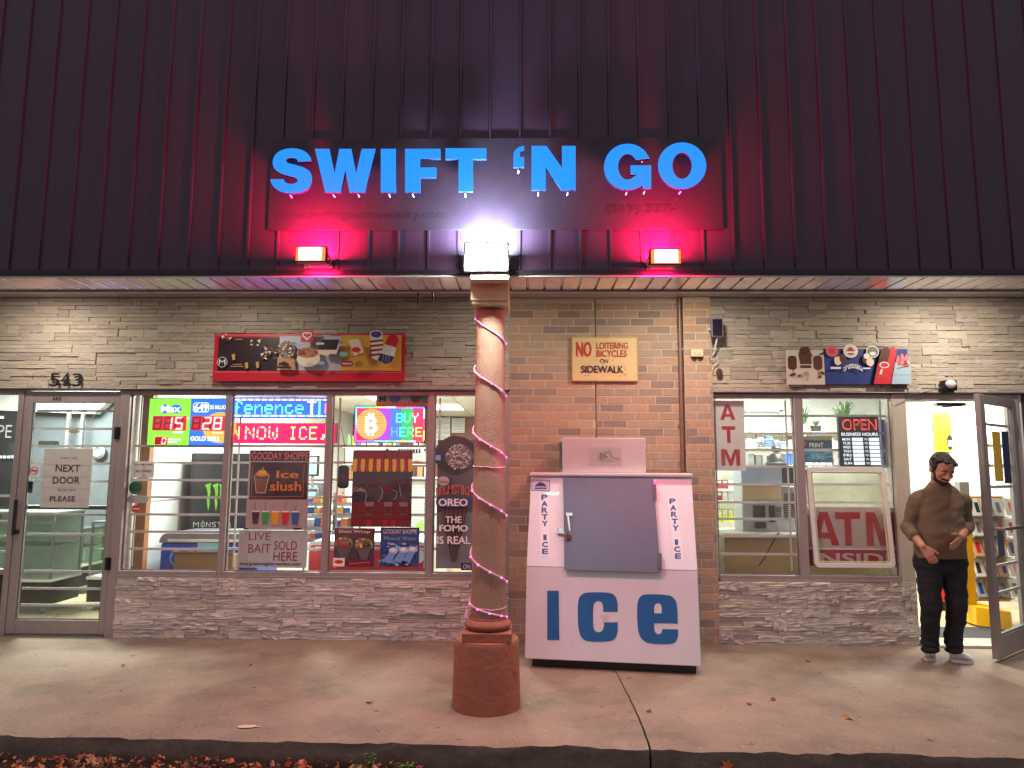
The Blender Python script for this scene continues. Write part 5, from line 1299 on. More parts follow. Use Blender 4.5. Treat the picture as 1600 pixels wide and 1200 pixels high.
for ch, a_, b_, c_, d_ in LET:
    m_ = MB(); pl = letter_poly(ch, a_, b_, c_, d_)
    for p in pl:
        if p[0] == 'ring':
            n = len(p[1]); o_ = [to(*q) for q in p[1]]; i_ = [to(*q) for q in p[2]]
            m_.add([(q[0], SY, q[1]) for q in o_+i_], [(k, (k+1) % n, n+(k+1) % n, n+k) for k in range(n)], SB)
            for L_ in (o_, i_): m_.add([(q[0], SY, q[1]) for q in L_]+[(q[0], SY+.024, q[1]) for q in L_], [(k, (k+1) % n, n+(k+1) % n, n+k) for k in range(n)], SBS)
        elif p[0] == 'S':
            outl = [(.985, .285), (.66, .30), (.64, .245), (.57, .215), (.48, .21), (.40, .225), (.375, .27), (.40, .32), (.48, .345), (.62, .375), (.78, .42), (.90, .48), (.97, .56), (1.0, .66), (.985, .76), (.94, .85), (.86, .92), (.75, .97), (.62, .995), (.48, 1.0), (.34, .985), (.21, .945), (.11, .88), (.04, .80), (.0, .69), (.325, .685), (.34, .74), (.40, .78), (.49, .795), (.58, .785), (.64, .755), (.655, .71), (.63, .67), (.56, .64), (.42, .605), (.28, .57), (.16, .51), (.085, .43), (.06, .34), (.07, .24), (.12, .145), (.21, .07), (.34, .02), (.50, .0), (.66, .012), (.80, .055), (.90, .125), (.96, .205)]
            # smooth by Chaikin
            pts = outl
            keep = {(.985, .285), (.66, .30), (.0, .69), (.325, .685)}
            new = []
            for k, pt in enumerate(pts):
                if pt in keep: new.append(pt); continue
                pv, nx_ = pts[k-1], pts[(k+1) % len(pts)]; new.append((pt[0]*.75+pv[0]*.25, pt[1]*.75+pv[1]*.25)); new.append((pt[0]*.75+nx_[0]*.25, pt[1]*.75+nx_[1]*.25))
            ngon(m_, [(a_+u*(b_-a_), c_+v*(d_-c_)) for u, v in new], SY, SY+.024, SB, SBS)
        else: ngon(m_, p, SY, SY+.024, SB, SBS)
    nm = m_.build('letter', sg)
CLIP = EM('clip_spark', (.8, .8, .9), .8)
m0 = None
for (px_, py_) in ((454, 306), (521, 305), (560, 305), (608, 305), (645, 304.5), (727, 304.5), (810, 267.5), (841, 302.5), (887, 302), (979, 301.5), (1003, 253.5), (1007, 300), (1063, 300)):
    c = P(px_, py_, SY+.01)
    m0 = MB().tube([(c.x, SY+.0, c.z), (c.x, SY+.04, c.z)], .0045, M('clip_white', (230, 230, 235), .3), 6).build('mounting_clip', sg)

# ================================================================== FLOOD LIGHTS ON THE CLADDING
def flood(pxc, pyc, wpx, hpx, core, edge, rgb, label, power, tilt, name, glow, strips=4, lampcol=None, group=None):
    Yf = FY-.20
    c = P(pxc, pyc, Yf); w_ = wpx*Yf/FPX; h_ = hpx*Yf/FPX
    t = empty(name, c, label, 'flood light', group, local=True)
    hs = MB(); hs.box(-w_/2-.008, w_/2+.008, .014, .055, -h_/2-.010, h_/2+.010, M('flood_housing', (40, 38, 42), .4, .4))
    for k in range(7): hs.box(-w_/2+.01+k*w_/7, -w_/2+.016+k*w_/7, .056, .085, -h_/2+.01, h_/2-.01, M('flood_housing', (40, 38, 42), .4, .4))
    hs.build('housing', t, bevel=.004)
    f = MB(); f.box(-w_/2, w_/2, .006, .0135, -h_/2, h_/2, edge); f.build('reflector', t)
    iw = w_*(.80 if strips else .97)
    g = MB()
    if strips:
        hh = h_/strips
        for k in range(strips): g.box(-iw/2, iw/2, .0, .0055, -h_/2+k*hh+hh*.05, -h_/2+(k+1)*hh-hh*.10, core)
    else: g.box(-iw/2, iw/2, .0, .0055, -h_/2*.95, h_/2*.95, core)
    g.build('led_array', t)
    b = MB(); b.tube([(-w_/2-.014, .035, 0), (-w_/2-.014, .10, -.02), (-w_/2+.02, .185, -.03)], .006, STEEL, 6); b.tube([(w_/2+.014, .035, 0), (w_/2+.014, .10, -.02), (w_/2-.02, .185, -.03)], .006, STEEL, 6); b.box(-w_/2, w_/2, .18, .192, -.045, -.015, STEEL); b.build('bracket', t)
    area(name+'_lamp', (0, -.004, 0), iw*(.92 if strips else 1), power, rgb, (math.radians(90-tilt), 0, 0), t, sy=h_*(.8 if strips else .95))
    for (sg_, pw, tl) in glow:                 # added lamps above and below the housing, standing in for glare on the cladding
        area('added_glare_lamp', (0, .03, sg_*(h_/2+.016)), w_, pw, lampcol or rgb, (math.radians(180+tl) if sg_ > 0 else math.radians(-tl), 0, 0), t, sy=.05)
    return t
RC = EM('flood_core_hot', (1.0, .86, .62), 1.6); RE = EM('flood_edge_red', (1.0, .10, .015), 2.2)
WCm = EM('flood_core_white', (1, 1, .94), 3.5); WE = EM('flood_edge_white', (.95, 1, .85), 1.5)
redg = [(1, 62, -16), (-1, 18, -18)]
flood(484.5, 396, 47, 22, RC, RE, (1, .05, .10), 'left small red flood light under the letters SWIFT', 25, 0, 'flood_light', redg, 4, (1, .01, .09), 'small red flood lights')
flood(1041, 400, 47, 22, RC, RE, (1, .05, .10), 'right small red flood light under the letters GO', 25, 0, 'flood_light', redg, 4, (1, .01, .09), 'small red flood lights')
flood(759.5, 400, 68, 43, WCm, WE, (.92, 1, .92), 'large white flood light above the column', 100, 20, 'flood_light', [(1, 75, -14)], 0, (.55, .95, .95))
# light box bracket under the white flood
t = empty('flood_bracket_box', P(765, 436, FY-.1), 'pale junction box between white flood light and column cap', 'junction box')
m_ = MB(); bpx(m_, 735, 424, 795, 436, FY-.15, .11, CREAM); m_.build('box', t, bevel=.004)

# ================================================================== COLUMN
CY = FY+.20
STU = M('cream_stucco', (226, 216, 168), .85, var=.12, scale=18, bump=1., bscale=110, stretch=(1, 1, 2.5))
STB = M('tan_stucco_shaft', (166, 134, 112), .85, var=.12, scale=6, bump=1., bscale=95, stretch=(1, 1, 2.8), spots=(2., .5, .75, (156, 108, 88)))
TER = M('terracotta_paint', (154, 94, 74), .8, var=.2, scale=5, bump=.6, bscale=30, spots=(5, .55, .68, (116, 76, 62)))
cb = P(761, 1000, CY); cxx = X(764, 800, CY)
col = empty('column', (cxx, CY, 0), 'round stucco column on terracotta drum base with rope light', 'column')
prof_r = lambda z: .113-.018*max(0, (z-.55)/2.05)
zb1 = .425
rB = .216
cdrum = (X(760, 1060, CY))
m_ = MB(); m_.lathe([(rB*1.0, .0), (rB*1.01, .03), (rB*.99, .2), (rB*.965, zb1-.03), (rB*.955, zb1-.012), (rB*.93, zb1)], (cdrum, CY, 0), TER, 56, fn=lambda a, h: 1+.007*noise.noise(Vector((math.cos(a)*3, math.sin(a)*3, h*5)))+(.006*noise.noise(Vector((a*9, 0, 3))) if h > .5 else 0)); m_.build('drum_base', col)
hw = .155; m_ = MB(); m_.box(cxx-hw, cxx+hw, CY-hw, CY+hw, zb1+.001, zb1+.055, TER); m_.build('plinth', col, bevel=.004)
m_ = MB(); z_ = zb1+.056
m_.lathe([(.135, z_)]+[(.130+.022*math.sin(math.pi*k/8), z_+.06*k/8) for k in range(9)]+[(.125, z_+.064), (.125, z_+.075), (.118, z_+.085)], (cxx, CY, 0), TER, 48); m_.build('torus', col)
zs = z_+.086
m_ = MB(); m_.lathe([(prof_r(zs)+.002, zs)]+[(prof_r(zs+(FZ-.165-zs)*k/20), zs+(FZ-.165-zs)*k/20) for k in range(1, 21)], (cxx, CY, 0), STB, 56, fn=lambda a, h: 1+.006*noise.noise(Vector((math.cos(a)*4, math.sin(a)*4, h*3)))); m_.build('shaft', col)
capx0, capx1 = X(735, 455, FY+.02), X(795, 455, FY+.02)
m_ = MB(); m_.box(capx0, capx1, FY+.02, CY+.15, Zz(765, 470, FY+.02), FZ-.017, STU); m_.build('cap', col, bevel=.006)
m_ = MB(); m_.box(capx0+.008, capx1-.008, FY+.03, CY+.14, Zz(765, 470, FY+.02)-.022, Zz(765, 470, FY+.02)-.001, STU); m_.build('cap_moulding', col)
# rope light wound round the shaft
rope = empty('rope_light', (cxx, CY-.12, 1.0), 'pale pink glowing rope light spiralling round the stucco column', 'rope light')
ROPEM = M('rope_tube', (220, 160, 182), .25, emit=.12); BEAD = EM('rope_bead', (1, .12, .62), 2.6)
# left-edge crossings (photo y) of the descending front turns
lefts = [487, 570, 668, 760, 865, 943]
def rz(py): return Zz(764, py, CY-.12)
pts = []; beads = []
for i, yl in enumerate(lefts):
    nxt = lefts[i+1] if i+1 < len(lefts) else None
    drop = 50 if i < 5 else 27
    for k in range(25):
        u = k/24; a = math.pi*(1+u)      # left (180deg) through front (270) to right (360)
        z = rz(yl+drop*u**.9); r_ = prof_r(z)+.009
        pts.append(Vector((cxx+r_*math.cos(a), CY+r_*math.sin(a), z)))
        if k in (3, 8, 13, 18, 22): beads.append(pts[-1])
    if nxt:
        for k in range(1, 20):
            u = k/20; a = math.pi*u; z = rz(yl+drop+(nxt-yl-drop)*u); r_ = prof_r(z)+.009
            pts.append(Vector((cxx+r_*math.cos(a), CY+r_*math.sin(a), z)))
MB().tube(pts, .006, ROPEM, 8).build('tube', rope)
for k, b in enumerate(beads):
    n_ = Vector((b.x-cxx, b.y-CY, 0)).normalized(); c = b+n_*.004
    m_ = MB(); m_.ell(c, (.0075, .0075, .0065), BEAD, None, 8, 6); m_.build('led_bead', rope)
for py in (728, 951):
    z = rz(py); r_ = prof_r(z)+.004; m_ = MB(); m_.tube([(cxx+r_*math.cos(a), CY+r_*math.sin(a), z+.006*math.sin(a*1.)-(.006 if math.cos(a) > 0 else 0)) for a in [2*math.pi*k/40 for k in range(41)]], .0028, ROPEM, 6); m_.build('tie_cable', rope)
m_ = MB(); m_.tube([(cxx-prof_r(.7)-.02, CY-.05, rz(955)), (cxx-prof_r(.7)-.028, CY-.06, rz(968))], .008, ROPEM, 8); m_.build('loose_end', rope)
point('rope_glow', (cxx+.16, CY-.16, rz(720)), .03, .35, (1, .2, .55), rope)

# ================================================================== ICE FREEZER
yawF = .0
fl_ = G(820, 1044); fr_ = G(1096, 1057)
fa = math.atan2(fr_.y-fl_.y, fr_.x-fl_.x)
fw = (fr_-fl_).length; fc = (fl_+fr_)/2
ice = empty('ice_freezer', (fc.x, fc.y, 0), 'white slant-front ice freezer with big blue ICE letters and grey hatch', 'ice freezer', rz=fa, local=True)
FW = M('freezer_white_paint', (218, 216, 222), .42, var=.05, scale=2.5, bump=.04, bscale=6, spots=(4.5, .60, .74, (160, 142, 132)), clear=.2)
FW2 = M('freezer_upper_white', (222, 226, 234), .35, var=.04, scale=2.5, bump=.04, bscale=6, clear=.2)
hwF = fw/2
zf = .745; zt = 1.475; yF0, yF1, yF2, yBk = .0, .09, .37, .95
m_ = MB(); m_.box(-hwF+.05, hwF-.03, .06, yBk-.05, .0, .068, BLACK); m_.build('plinth', ice)
m_ = MB()
def sidepoly(y0, y1, z): return [(-hwF, y0, z), (hwF, y0, z), (hwF, y1, z), (-hwF, y1, z)]
m_.hexa(sidepoly(yF0, yBk, .07)+sidepoly(yF1, yBk, zf-.001), FW); m_.build('lower_cabinet', ice, bevel=.006)
m_ = MB(); m_.hexa(sidepoly(yF1-.003, yBk, zf)+sidepoly(yF2, yBk, zt-.03), FW2); m_.build('upper_cabinet', ice, bevel=.006)
m_ = MB(); m_.box(-hwF-.006, hwF+.006, yF2-.035, yBk, zt-.029, zt, FW); m_.build('top_cap', ice, bevel=.008)
def onF(px, py, lift=.0):
    """intersection of the photo ray with the freezer's front faces (local coordinates)"""
    o = Vector((0, 0, CAMH)); d = ray(px, py); iv = Matrix.Rotation(-fa, 3, 'Z')
    oo = iv @ (o-Vector((fc.x, fc.y, 0))); dd = iv @ d
    for (za, zb2, ya, yb) in ((.07, zf, yF0, yF1), (zf, zt-.03, yF1-.003, yF2)):
        sl = (yb-ya)/(zb2-za); n = Vector((0, -1, sl)).normalized(); p0 = Vector((0, ya, za))+n*lift
        t = (p0-oo).dot(n)/dd.dot(n); q = oo+dd*t
        if za-.02 <= q.z <= zb2+.0 or (za == zf and q.z > zf): return q, n
    return q, n
def decal(mb, pts, m, lift=.003):
    q = [onF(*p, lift)[0] for p in pts]; import mathutils.geometry as mg
    tri = mg.tessellate_polygon([q]); mb.add(q, [tuple(t) for t in tri], m)
def slabF(mb, pts, m, l0, l1):
    a = [onF(*p, l0)[0] for p in pts]; b = [onF(*p, l1)[0] for p in pts]; n = len(pts)
    mb.add(a+b, [tuple(range(n))]+[tuple(range(n, 2*n))[::-1]]+[(i, (i+1) % n, n+(i+1) % n, n+i) for i in range(n)], m)
HG = M('hatch_grey', (92, 104, 124), .5, .1, var=.07, scale=5, bump=.06, bscale=12)
m_ = MB(); slabF(m_, [(881, 748), (1020, 750), (1031, 893), (883, 889)], HG, .002, .045)
hd = m_.build('hatch', ice, bevel=.006)
m_ = MB(); slabF(m_, [(886, 803), (889, 803), (892, 835), (889, 835)], STEEL, .05, .065); slabF(m_, [(884, 801), (894, 801), (894, 806), (885, 806)], STEEL, .046, .055); m_.build('handle', hd) if 0 else m_.build('handle', ice)
m_ = MB(); slabF(m_, [(871, 825), (882, 825), (882, 834), (871, 834)], STEEL, .002, .03); m_.build('hasp', ice)
m_ = MB(); c = onF(888, 838, .06)[0]; m_.box(c.x-.018, c.x+.018, c.y-.012, c.y+.012, c.z-.02, c.z+.018, M('brass', (170, 110, 80), .35, .8)); m_.tube([(c.x-.011, c.y, c.z+.018), (c.x-.011, c.y, c.z+.04), (c.x, c.y, c.z+.05), (c.x+.011, c.y, c.z+.04), (c.x+.011, c.y, c.z+.018)], .004, STEEL, 6)
m_.build('padlock', ice)
for (px_, py_) in ((1022.5, 769), (1031, 876)):
    m_ = MB(); slabF(m_, [(px_-3, py_-11), (px_+2, py_-11), (px_+3, py_+11), (px_-2, py_+11)], M('dull_hinge', (90, 88, 92), .6, .2), .003, .05); m_.build('hinge', ice, bevel=.003)
IB_ = M('ice_letter_blue', (30, 98, 158), .5, var=.08, scale=12)
m_ = MB(); slabF(m_, [(855, 923), (873, 923), (874, 1000), (855, 1000)], IB_, .001, .003); m_.build('letter', ice)
def fx(x_, y_): return (800+x_*340/1074, 700+y_*380/1200)
cO = [(375, 712), (470, 712), (505, 722), (521, 755), (522, 808), (450, 808), (450, 780), (443, 760), (425, 753), (408, 762), (400, 785), (400, 878), (407, 902), (427, 911), (447, 902), (454, 880), (454, 860), (522, 860), (522, 905), (512, 940), (480, 956), (375, 956), (345, 940), (330, 905), (325, 860), (324, 780), (330, 738), (350, 718)]
m_ = MB(); slabF(m_, [fx(*p) for p in cO[::-1]], IB_, .0012, .0012+.0001)
def tess(ol, m, name):
    new = []
    for k in range(len(ol)):
        a, b, c = Vector(ol[k-1]), Vector(ol[k]), Vector(ol[(k+1) % len(ol)])
        if (b-a).angle(c-b, 0) > 1.2: new.append(tuple(b))
        else: new += [tuple(b*.75+a*.25), tuple(b*.75+c*.25)]
    ol = new
    mb = MB(); q = [onF(*fx(*p), .003)[0] for p in ol]; import mathutils.geometry as mg
    mb.add(q, [tuple(t) for t in mg.tessellate_polygon([q])], m); return mb
tess(cO, IB_, 'letter').build('letter', ice)
eO = [(665, 721), (770, 724), (802, 740), (816, 775), (818, 866), (702, 864), (702, 888), (742, 900), (742, 893), (820, 895), (820, 930), (806, 960), (775, 969), (680, 966), (645, 950), (624, 915), (618, 860), (617, 780), (624, 745), (640, 727)]
eO = [(665, 721), (770, 724), (802, 740), (816, 775), (818, 866), (702, 864), (702, 898), (710, 914), (722, 920), (736, 915), (742, 900), (742, 893), (820, 895), (820, 930), (806, 960), (775, 969), (680, 966), (645, 950), (624, 915), (618, 860), (617, 780), (624, 745), (640, 727)]
tess(eO, IB_, 'letter').build('letter', ice)
mb = MB(); q = [onF(*fx(*p), .0045)[0] for p in [(702, 816), (702, 785), (708, 770), (720, 766), (733, 771), (739, 786), (739, 816)]]; mb.add(q, [tuple(range(7))], FW); mb.build('letter_eye', ice)
PWH = M('label_white', (236, 238, 242), .4)
for (x_, ys, dx) in ((160, (243, 275, 307, 340, 373, 441, 476, 510), .7), (792, (262, 295, 327, 362, 395, 464, 499, 533), 5.5)):
    mb = MB(); q = [fx(x_-24, ys[0]-18), fx(x_+22, ys[0]-18), fx(x_+22+dx*6, ys[-1]+22), fx(x_-24+dx*6, ys[-1]+22)]
    if 1: decal(mb, q, PWH, .0015); mb.build('label_strip', ice)
    for i, (ch, y_) in enumerate(zip('PARTYICE', ys)):
        vs, fs, rim = text_mesh(ch, .03); wch = 14 if ch != 'I' else 6.5; hh = 12.5
        cx_ = x_+dx*i*.72
        q = [onF(*fx(cx_-wch+a*2*wch, y_+hh-b*2*hh), .003)[0] for a, b in vs]; mb = MB()
        for ki, (dx_, dy_) in enumerate(((0, 0), (1.6, 0), (-1.6, 0), (0, 1.2), (0, -1.2))):
            q = [onF(*fx(cx_-wch+a*2*wch+dx_, y_+hh-b*2*hh+dy_), .003+.0001*ki)[0] for a, b in vs]; mb.add(q, fs, IB_)
        mb.build('letter', ice)
mb = MB(); BO = 20; fx0 = fx; fx = lambda a, b: fx0(a+BO, b+3); decal(mb, [fx(77, 152), fx(167, 155), fx(166, 210), fx(77, 208)], NAVY, .0015); mb.build('maker_badge', ice)
mb = MB(); decal(mb, [fx(80, 155), fx(164, 158), fx(163, 207), fx(80, 205)], M('badge_lilac', (190, 190, 220), .4), .0025)
decal(mb, [fx(90, 186), fx(105, 172), fx(118, 165), fx(130, 168), (fx(142, 175)), fx(153, 187)], NAVY, .0035); decal(mb, [fx(92, 192), fx(150, 192), fx(150, 199), fx(92, 199)], NAVY, .0035); mb.build('badge_print', ice)
# cooling unit on top
cu = empty('cooling_unit', P(943, 741, 5.95), 'white metal compressor box standing on top of the ice freezer', 'cooling unit')
Yc = 5.95; m_ = MB(); m_.box(X(879, 712, Yc), X(1009, 712, Yc), Yc, Yc+.42, zt+.001, Zz(944, 684, Yc), M('unit_offwhite', (205, 204, 200), .45, .1, var=.05)); m_.build('casing', cu, bevel=.006)
s = Sheet(919, 698, 972, 728, Yc-.0005); s.rect(920, 699, 971, 727, M('faded_sticker', (182, 186, 182), .6)); R.seed(6)
for k in range(16): s.line([(R.uniform(921, 960), R.uniform(700, 726)), (R.uniform(935, 970), R.uniform(700, 726))], .6, R.choice([LGREY, PRWHITE, GREY]))
s.line([(938, 706), (938, 718)], 1.4, GREY); s.line([(943, 708), (948, 714), (943, 718)], 1.1, GREY); s.line([(952, 706), (958, 716), (968, 718)], 1.1, GREY); s.done('faded_label', cu)
m_ = MB()
for k in range(22): m_.box(X(879, 712, Yc)-.016, X(879, 712, Yc)-.0005, Yc+.03, Yc+.38, zt+.03+k*.0105, zt+.035+k*.0105, STEEL)
tag(m_.build('condenser_fins', cu), kind='stuff')

# ================================================================== WALL-MOUNTED THINGS
WYS = y_st-.036
t = empty('house_number', P(101, 606, WYS), 'black serif house number 543 on stone above closed door', 'house number')
for ch, a_, b_, c_, d_ in (('5', 77, 93, 583, 604), ('4', 95, 108, 582, 603), ('3', 113, 128, 583, 604)):
    Yn = WYS-.004; m_ = MB(); za, zb_ = Zz(100, d_, Yn), Zz(100, c_, Yn); xa_, xb_ = X(a_, 593, Yn), X(b_, 593, Yn)
    add_text(m_, ch, xa_, xb_, za, zb_, Yn, BLACK, .0, .006)
    m_.ell((xa_+.010, Yn+.004, za+.018), (.010, .004, .010), BLACK) if ch != '4' else m_.box(xa_+.03, xb_+.002, Yn+.0005, Yn+.006, za-.001, za+.007, BLACK)
    m_.build('digit', t)
m_ = MB(); 
t = empty('ice_cream_banner', P(482, 596, WYS), 'long red framed ice cream banner board above the left windows', 'banner')
s = Sheet(333, 521, 632, 596, WYS-.03, .028); BR = M('banner_red', (190, 14, 44), .4)
s.board(BR, 'board', t, bevel=.004)
s.rect(336, 523, 630, 524, PINK); s.rect(336, 581, 630, 582, PINK)
BK = M('banner_chocolate', (38, 20, 28), .4); s.rect(340, 527, 436, 579, BK); s.rect(436, 525, 533, 579, M('banner_silver', (188, 186, 196), .4)); s.rect(533, 524, 627, 579, M('banner_gold', (222, 170, 70), .4))
R.seed(31)
CHO = M('choc_brown', (88, 46, 34), .4); VAN = M('vanilla', (228, 214, 190), .4)
for (cx, cy, n_, sp) in ((400, 536, 12, 12), (420, 550, 26, 13), (352, 527, 8, 8)):
    for k in range(n_): a, b = cx+R.uniform(-sp, sp), cy+R.uniform(-sp*.6, sp*.8); s.poly([(a, b), (a+R.uniform(2, 7), b+R.uniform(-3, 1)), (a+R.uniform(1, 6), b+R.uniform(1, 5))], R.choice([CHO, CHO, VAN, M('choc_light', (130, 80, 54), .4)]))
for (cx, cy) in ((367, 559), (388, 572), (405, 571)): s.poly([(cx-3, cy-4), (cx+2, cy-5), (cx+3, cy+4), (cx-1, cy+5)], TAN)
s.ell(350, 567, 8, 8, PRWHITE); s.ell(350, 567, 7.3, 7.3, BK); s.text('M', 345, 563, 355, 571, PRWHITE, -.0); s.rect(363, 573, 384, 574, TAN); s.rect(367, 570, 381, 571, TAN); s.rect(369, 531, 380, 532, TAN)
s.poly([(436, 560), (462, 560), (465, 579), (436, 579)], TAN); s.ell(450, 548, 13, 14, M('sundae', (140, 120, 110), .5), 14, .05)
for k in range(40): s.ell(450+R.uniform(-11, 11), 548+R.uniform(-12, 12), 1.6, 1.1, R.choice([CHO, VAN, BK, PRWHITE]), 6)
s.poly([(440, 570), (448, 566), (456, 570), (456, 573), (440, 573)], BK); s.rect(438, 574, 457, 577, BK)
s.ell(486, 562, 18, 13, VAN, 20); s.ell(484, 553, 17, 8, M('cookie', (176, 110, 70), .5), 20); 
for k in range(14): s.ell(484+R.uniform(-14, 14), 553+R.uniform(-5, 5), 1.5, 1, CHO, 6)
s.ell(489, 572, 6, 4, M('banner_silver', (188, 186, 196), .4), 9, .2)
s.poly([(506, 533), (533, 533), (529, 549), (500, 549)], BK); s.poly([(500, 549), (529, 549), (533, 540), (533, 545), (529, 556), (520, 555), (516, 558), (503, 556)], VAN)
s.rect(503, 567, 511, 572, SKYB); s.rect(465, 540, 474, 543, SKYB); s.rect(498, 538, 510, 541, PRWHITE); s.rect(441, 528, 455, 529.5, SKYB); s.rect(506, 526, 520, 528, SKYB)
s.rect(474, 519, 493, 537, BR); s.rect(475, 520, 492, 536, M('badge_red', (206, 24, 40), .4)); s.ell(480.5, 526, 4.6, 4.5, PRWHITE); s.ell(486.5, 526, 4.6, 4.5, PRWHITE); s.poly([(476.5, 528), (490.5, 528), (483.5, 535)], PRWHITE); s.ell(480.5, 526, 2.4, 2.4, BR); s.ell(486.5, 526, 2.4, 2.4, BR); s.ell(483.5, 528.5, 1.8, 2.4, BR); 
# sundae cup, round lolly and rocket lolly on gold
s.poly([(547, 534), (563, 532), (572, 552), (558, 560)], M('pale_card', (226, 210, 180), .5)); s.ell(559, 539, 8, 6, VAN); s.ell(560, 549, 7, 4, RED); s.line([(553, 561), (574, 555)], 1.6, RED); s.line([(563, 552), (565, 559)], 1.6, RED)
s.ell(541, 556, 6.5, 4, M('pale_teal', (120, 180, 170), .5)); s.poly(rrect(537, 566, 556, 575, 4), NAVY); s.poly(rrect(538, 567.5, 555, 573.5, 3), RED); s.text('Popsicle', 539.5, 569, 554, 572.5, PRWHITE, .02)
s.poly([(581, 527), (600, 527), (602, 558), (594, 566), (585, 562)], PRWHITE)
for k in range(4): s.poly([(581, 535+k*7), (601, 533+k*7), (601.5, 536+k*7), (581.5, 538.5+k*7)], DRED)
s.ell(590.5, 526, 10, 7, PRWHITE); s.ell(590.5, 525.5, 8, 5, BLUE); s.ell(590, 524, 2.5, 2, RED)
s.poly([(608, 530), (614, 525), (622, 527), (625, 533), (622, 546), (604, 541)], RED); s.poly([(604, 541), (622, 546), (619, 560), (599, 555)], PRWHITE); s.poly([(599, 555), (619, 560), (615, 568), (606, 571), (594, 565)], NAVY)
for k in range(3): s.line([(606+k*4.5, 542), (601+k*4.5, 568)], .7, LGREY)
s.line([(594, 566), (596, 577)], 1.4, TAN); s.line([(608, 571), (622, 566)], .7, TAN); s.rect(538, 576, 625, 577, TAN)
s.done('print', t)
# banner on the right
t = empty('ice_cream_banner', P(1324, 603, WYS), 'unframed ice cream banner with maple leaf emblem above ATM windows', 'banner')
s = Sheet(1229, 545, 1419, 602, WYS-.012, .010); s.b = (1229, 547, 1288, 601); s.board(PRWHITE, 'board', t); s.b = (1288.2, 545, 1419, 600.5); s.board(M('banner_royal', (40, 56, 124), .4), 'board', t)
s.rect(1229, 547, 1288, 601, M('banner_offwhite', (206, 194, 184), .5)); 
for (cx, cy) in ((1238, 567), (1278, 567)): s.poly(rrect(cx-7, cy-11, cx+7, cy+11, 5), CHO); s.poly([(cx-1, cy+11), (cx+2, cy+11), (cx+1.5, cy+24), (cx-.5, cy+24)], TAN)
s.poly([(1252, 543), (1264, 541), (1268, 552), (1268, 569), (1250, 569), (1248, 552)], CHO); s.rect(1250, 571, 1267, 575, CHO)
for k in range(12): cx, cy = 1232+R.uniform(0, 52), R.choice([R.uniform(549, 556), R.uniform(580, 592)]); s.poly([(cx, cy), (cx+4, cy-2), (cx+6, cy+1), (cx+2, cy+3)], CHO)
s.ell(1258, 584, 3, 4, TAN); s.line([(1258, 587), (1258, 596)], 1.5, TAN)
s.ell(1300, 549, 10, 9, M('emblem_pink', (200, 90, 100), .5)); s.ell(1300, 549, 5, 4, RED); s.ell(1329, 549, 11.5, 10.5, PRWHITE); s.ell(1329, 549, 10, 9, M('emblem_cream', (220, 205, 195), .5))
ML = [(0, -8), (1.6, -4.5), (4, -6), (3.4, -1.5), (6.5, -3), (6, 0), (8, 1), (4, 4), (4.6, 6), (.6, 5.2), (.5, 8), (-.5, 8), (-.6, 5.2), (-4.6, 6), (-4, 4), (-8, 1), (-6, 0), (-6.5, -3), (-3.4, -1.5), (-4, -6), (-1.6, -4.5)]
s.poly([(1329+a, 549+b) for a, b in ML], DRED); s.rect(1321, 549.5, 1337, 552, PRWHITE)
s.ell(1363, 550, 10, 9.5, PRWHITE); s.ell(1363, 550, 8.5, 8, M('emblem_grey', (120, 120, 100), .5)); s.ell(1363, 553, 5, 3, PRWHITE)
for (cx, cy) in ((1308, 564), (1316, 561), (1352, 562), (1358, 566)): s.ell(cx, cy, 6, 7, R.choice([CHO, VAN]), 10, .1)
s.ell(1353, 557, 4.5, 4.5, PRWHITE); s.rect(1296, 574, 1312, 577, PRWHITE); s.rect(1346, 575, 1358, 577, PRWHITE)
for i, ch in enumerate('Drumstick'): u = (i-4)/4; s.text(ch, 1316+i*3.3, 569+u*u*5, 1319+i*3.3, 576+u*u*5, PRWHITE, .05)
s.poly([(1369, 569), (1385, 545), (1394, 543), (1400, 547), (1387, 600.5), (1361, 600.5)], M('banner_scarlet', (196, 34, 44), .5)); s.poly([(1376, 546), (1385, 542), (1390, 548), (1382, 572), (1370, 566)], CHO); s.ell(1379, 571, 7.5, 5, PRWHITE); s.ell(1379, 571, 6, 3.6, RED); s.poly([(1373, 578), (1376, 577), (1374, 586), (1370, 585)], VAN); s.line([(1371, 585), (1370, 590)], 1, TAN)
s.poly([(1396, 566), (1419, 560), (1419, 600.5), (1388, 600.5)], M('banner_ice', (160, 186, 204), .5)); 
for k in range(9): cx, cy = 1404+R.uniform(-4, 10), 556+R.uniform(-10, 14); s.poly([(cx-4, cy+5), (cx, cy-7), (cx+5, cy+4)], R.choice([RED, PINK, ORANGE, BLUE, DRED]))
s.line([(1398, 576), (1418, 570)], 1.2, ORANGE); s.line([(1393, 585), (1419, 585)], .5, LGREY)
s.done('print', t)
for px_ in (1244, 1405): m_ = MB(); bpx(m_, px_-10, 602, px_+12, 605, WYS-.01, .015, M('banner_lower_bracket', (90, 80, 80), .5)); m_.build('bracket', t)
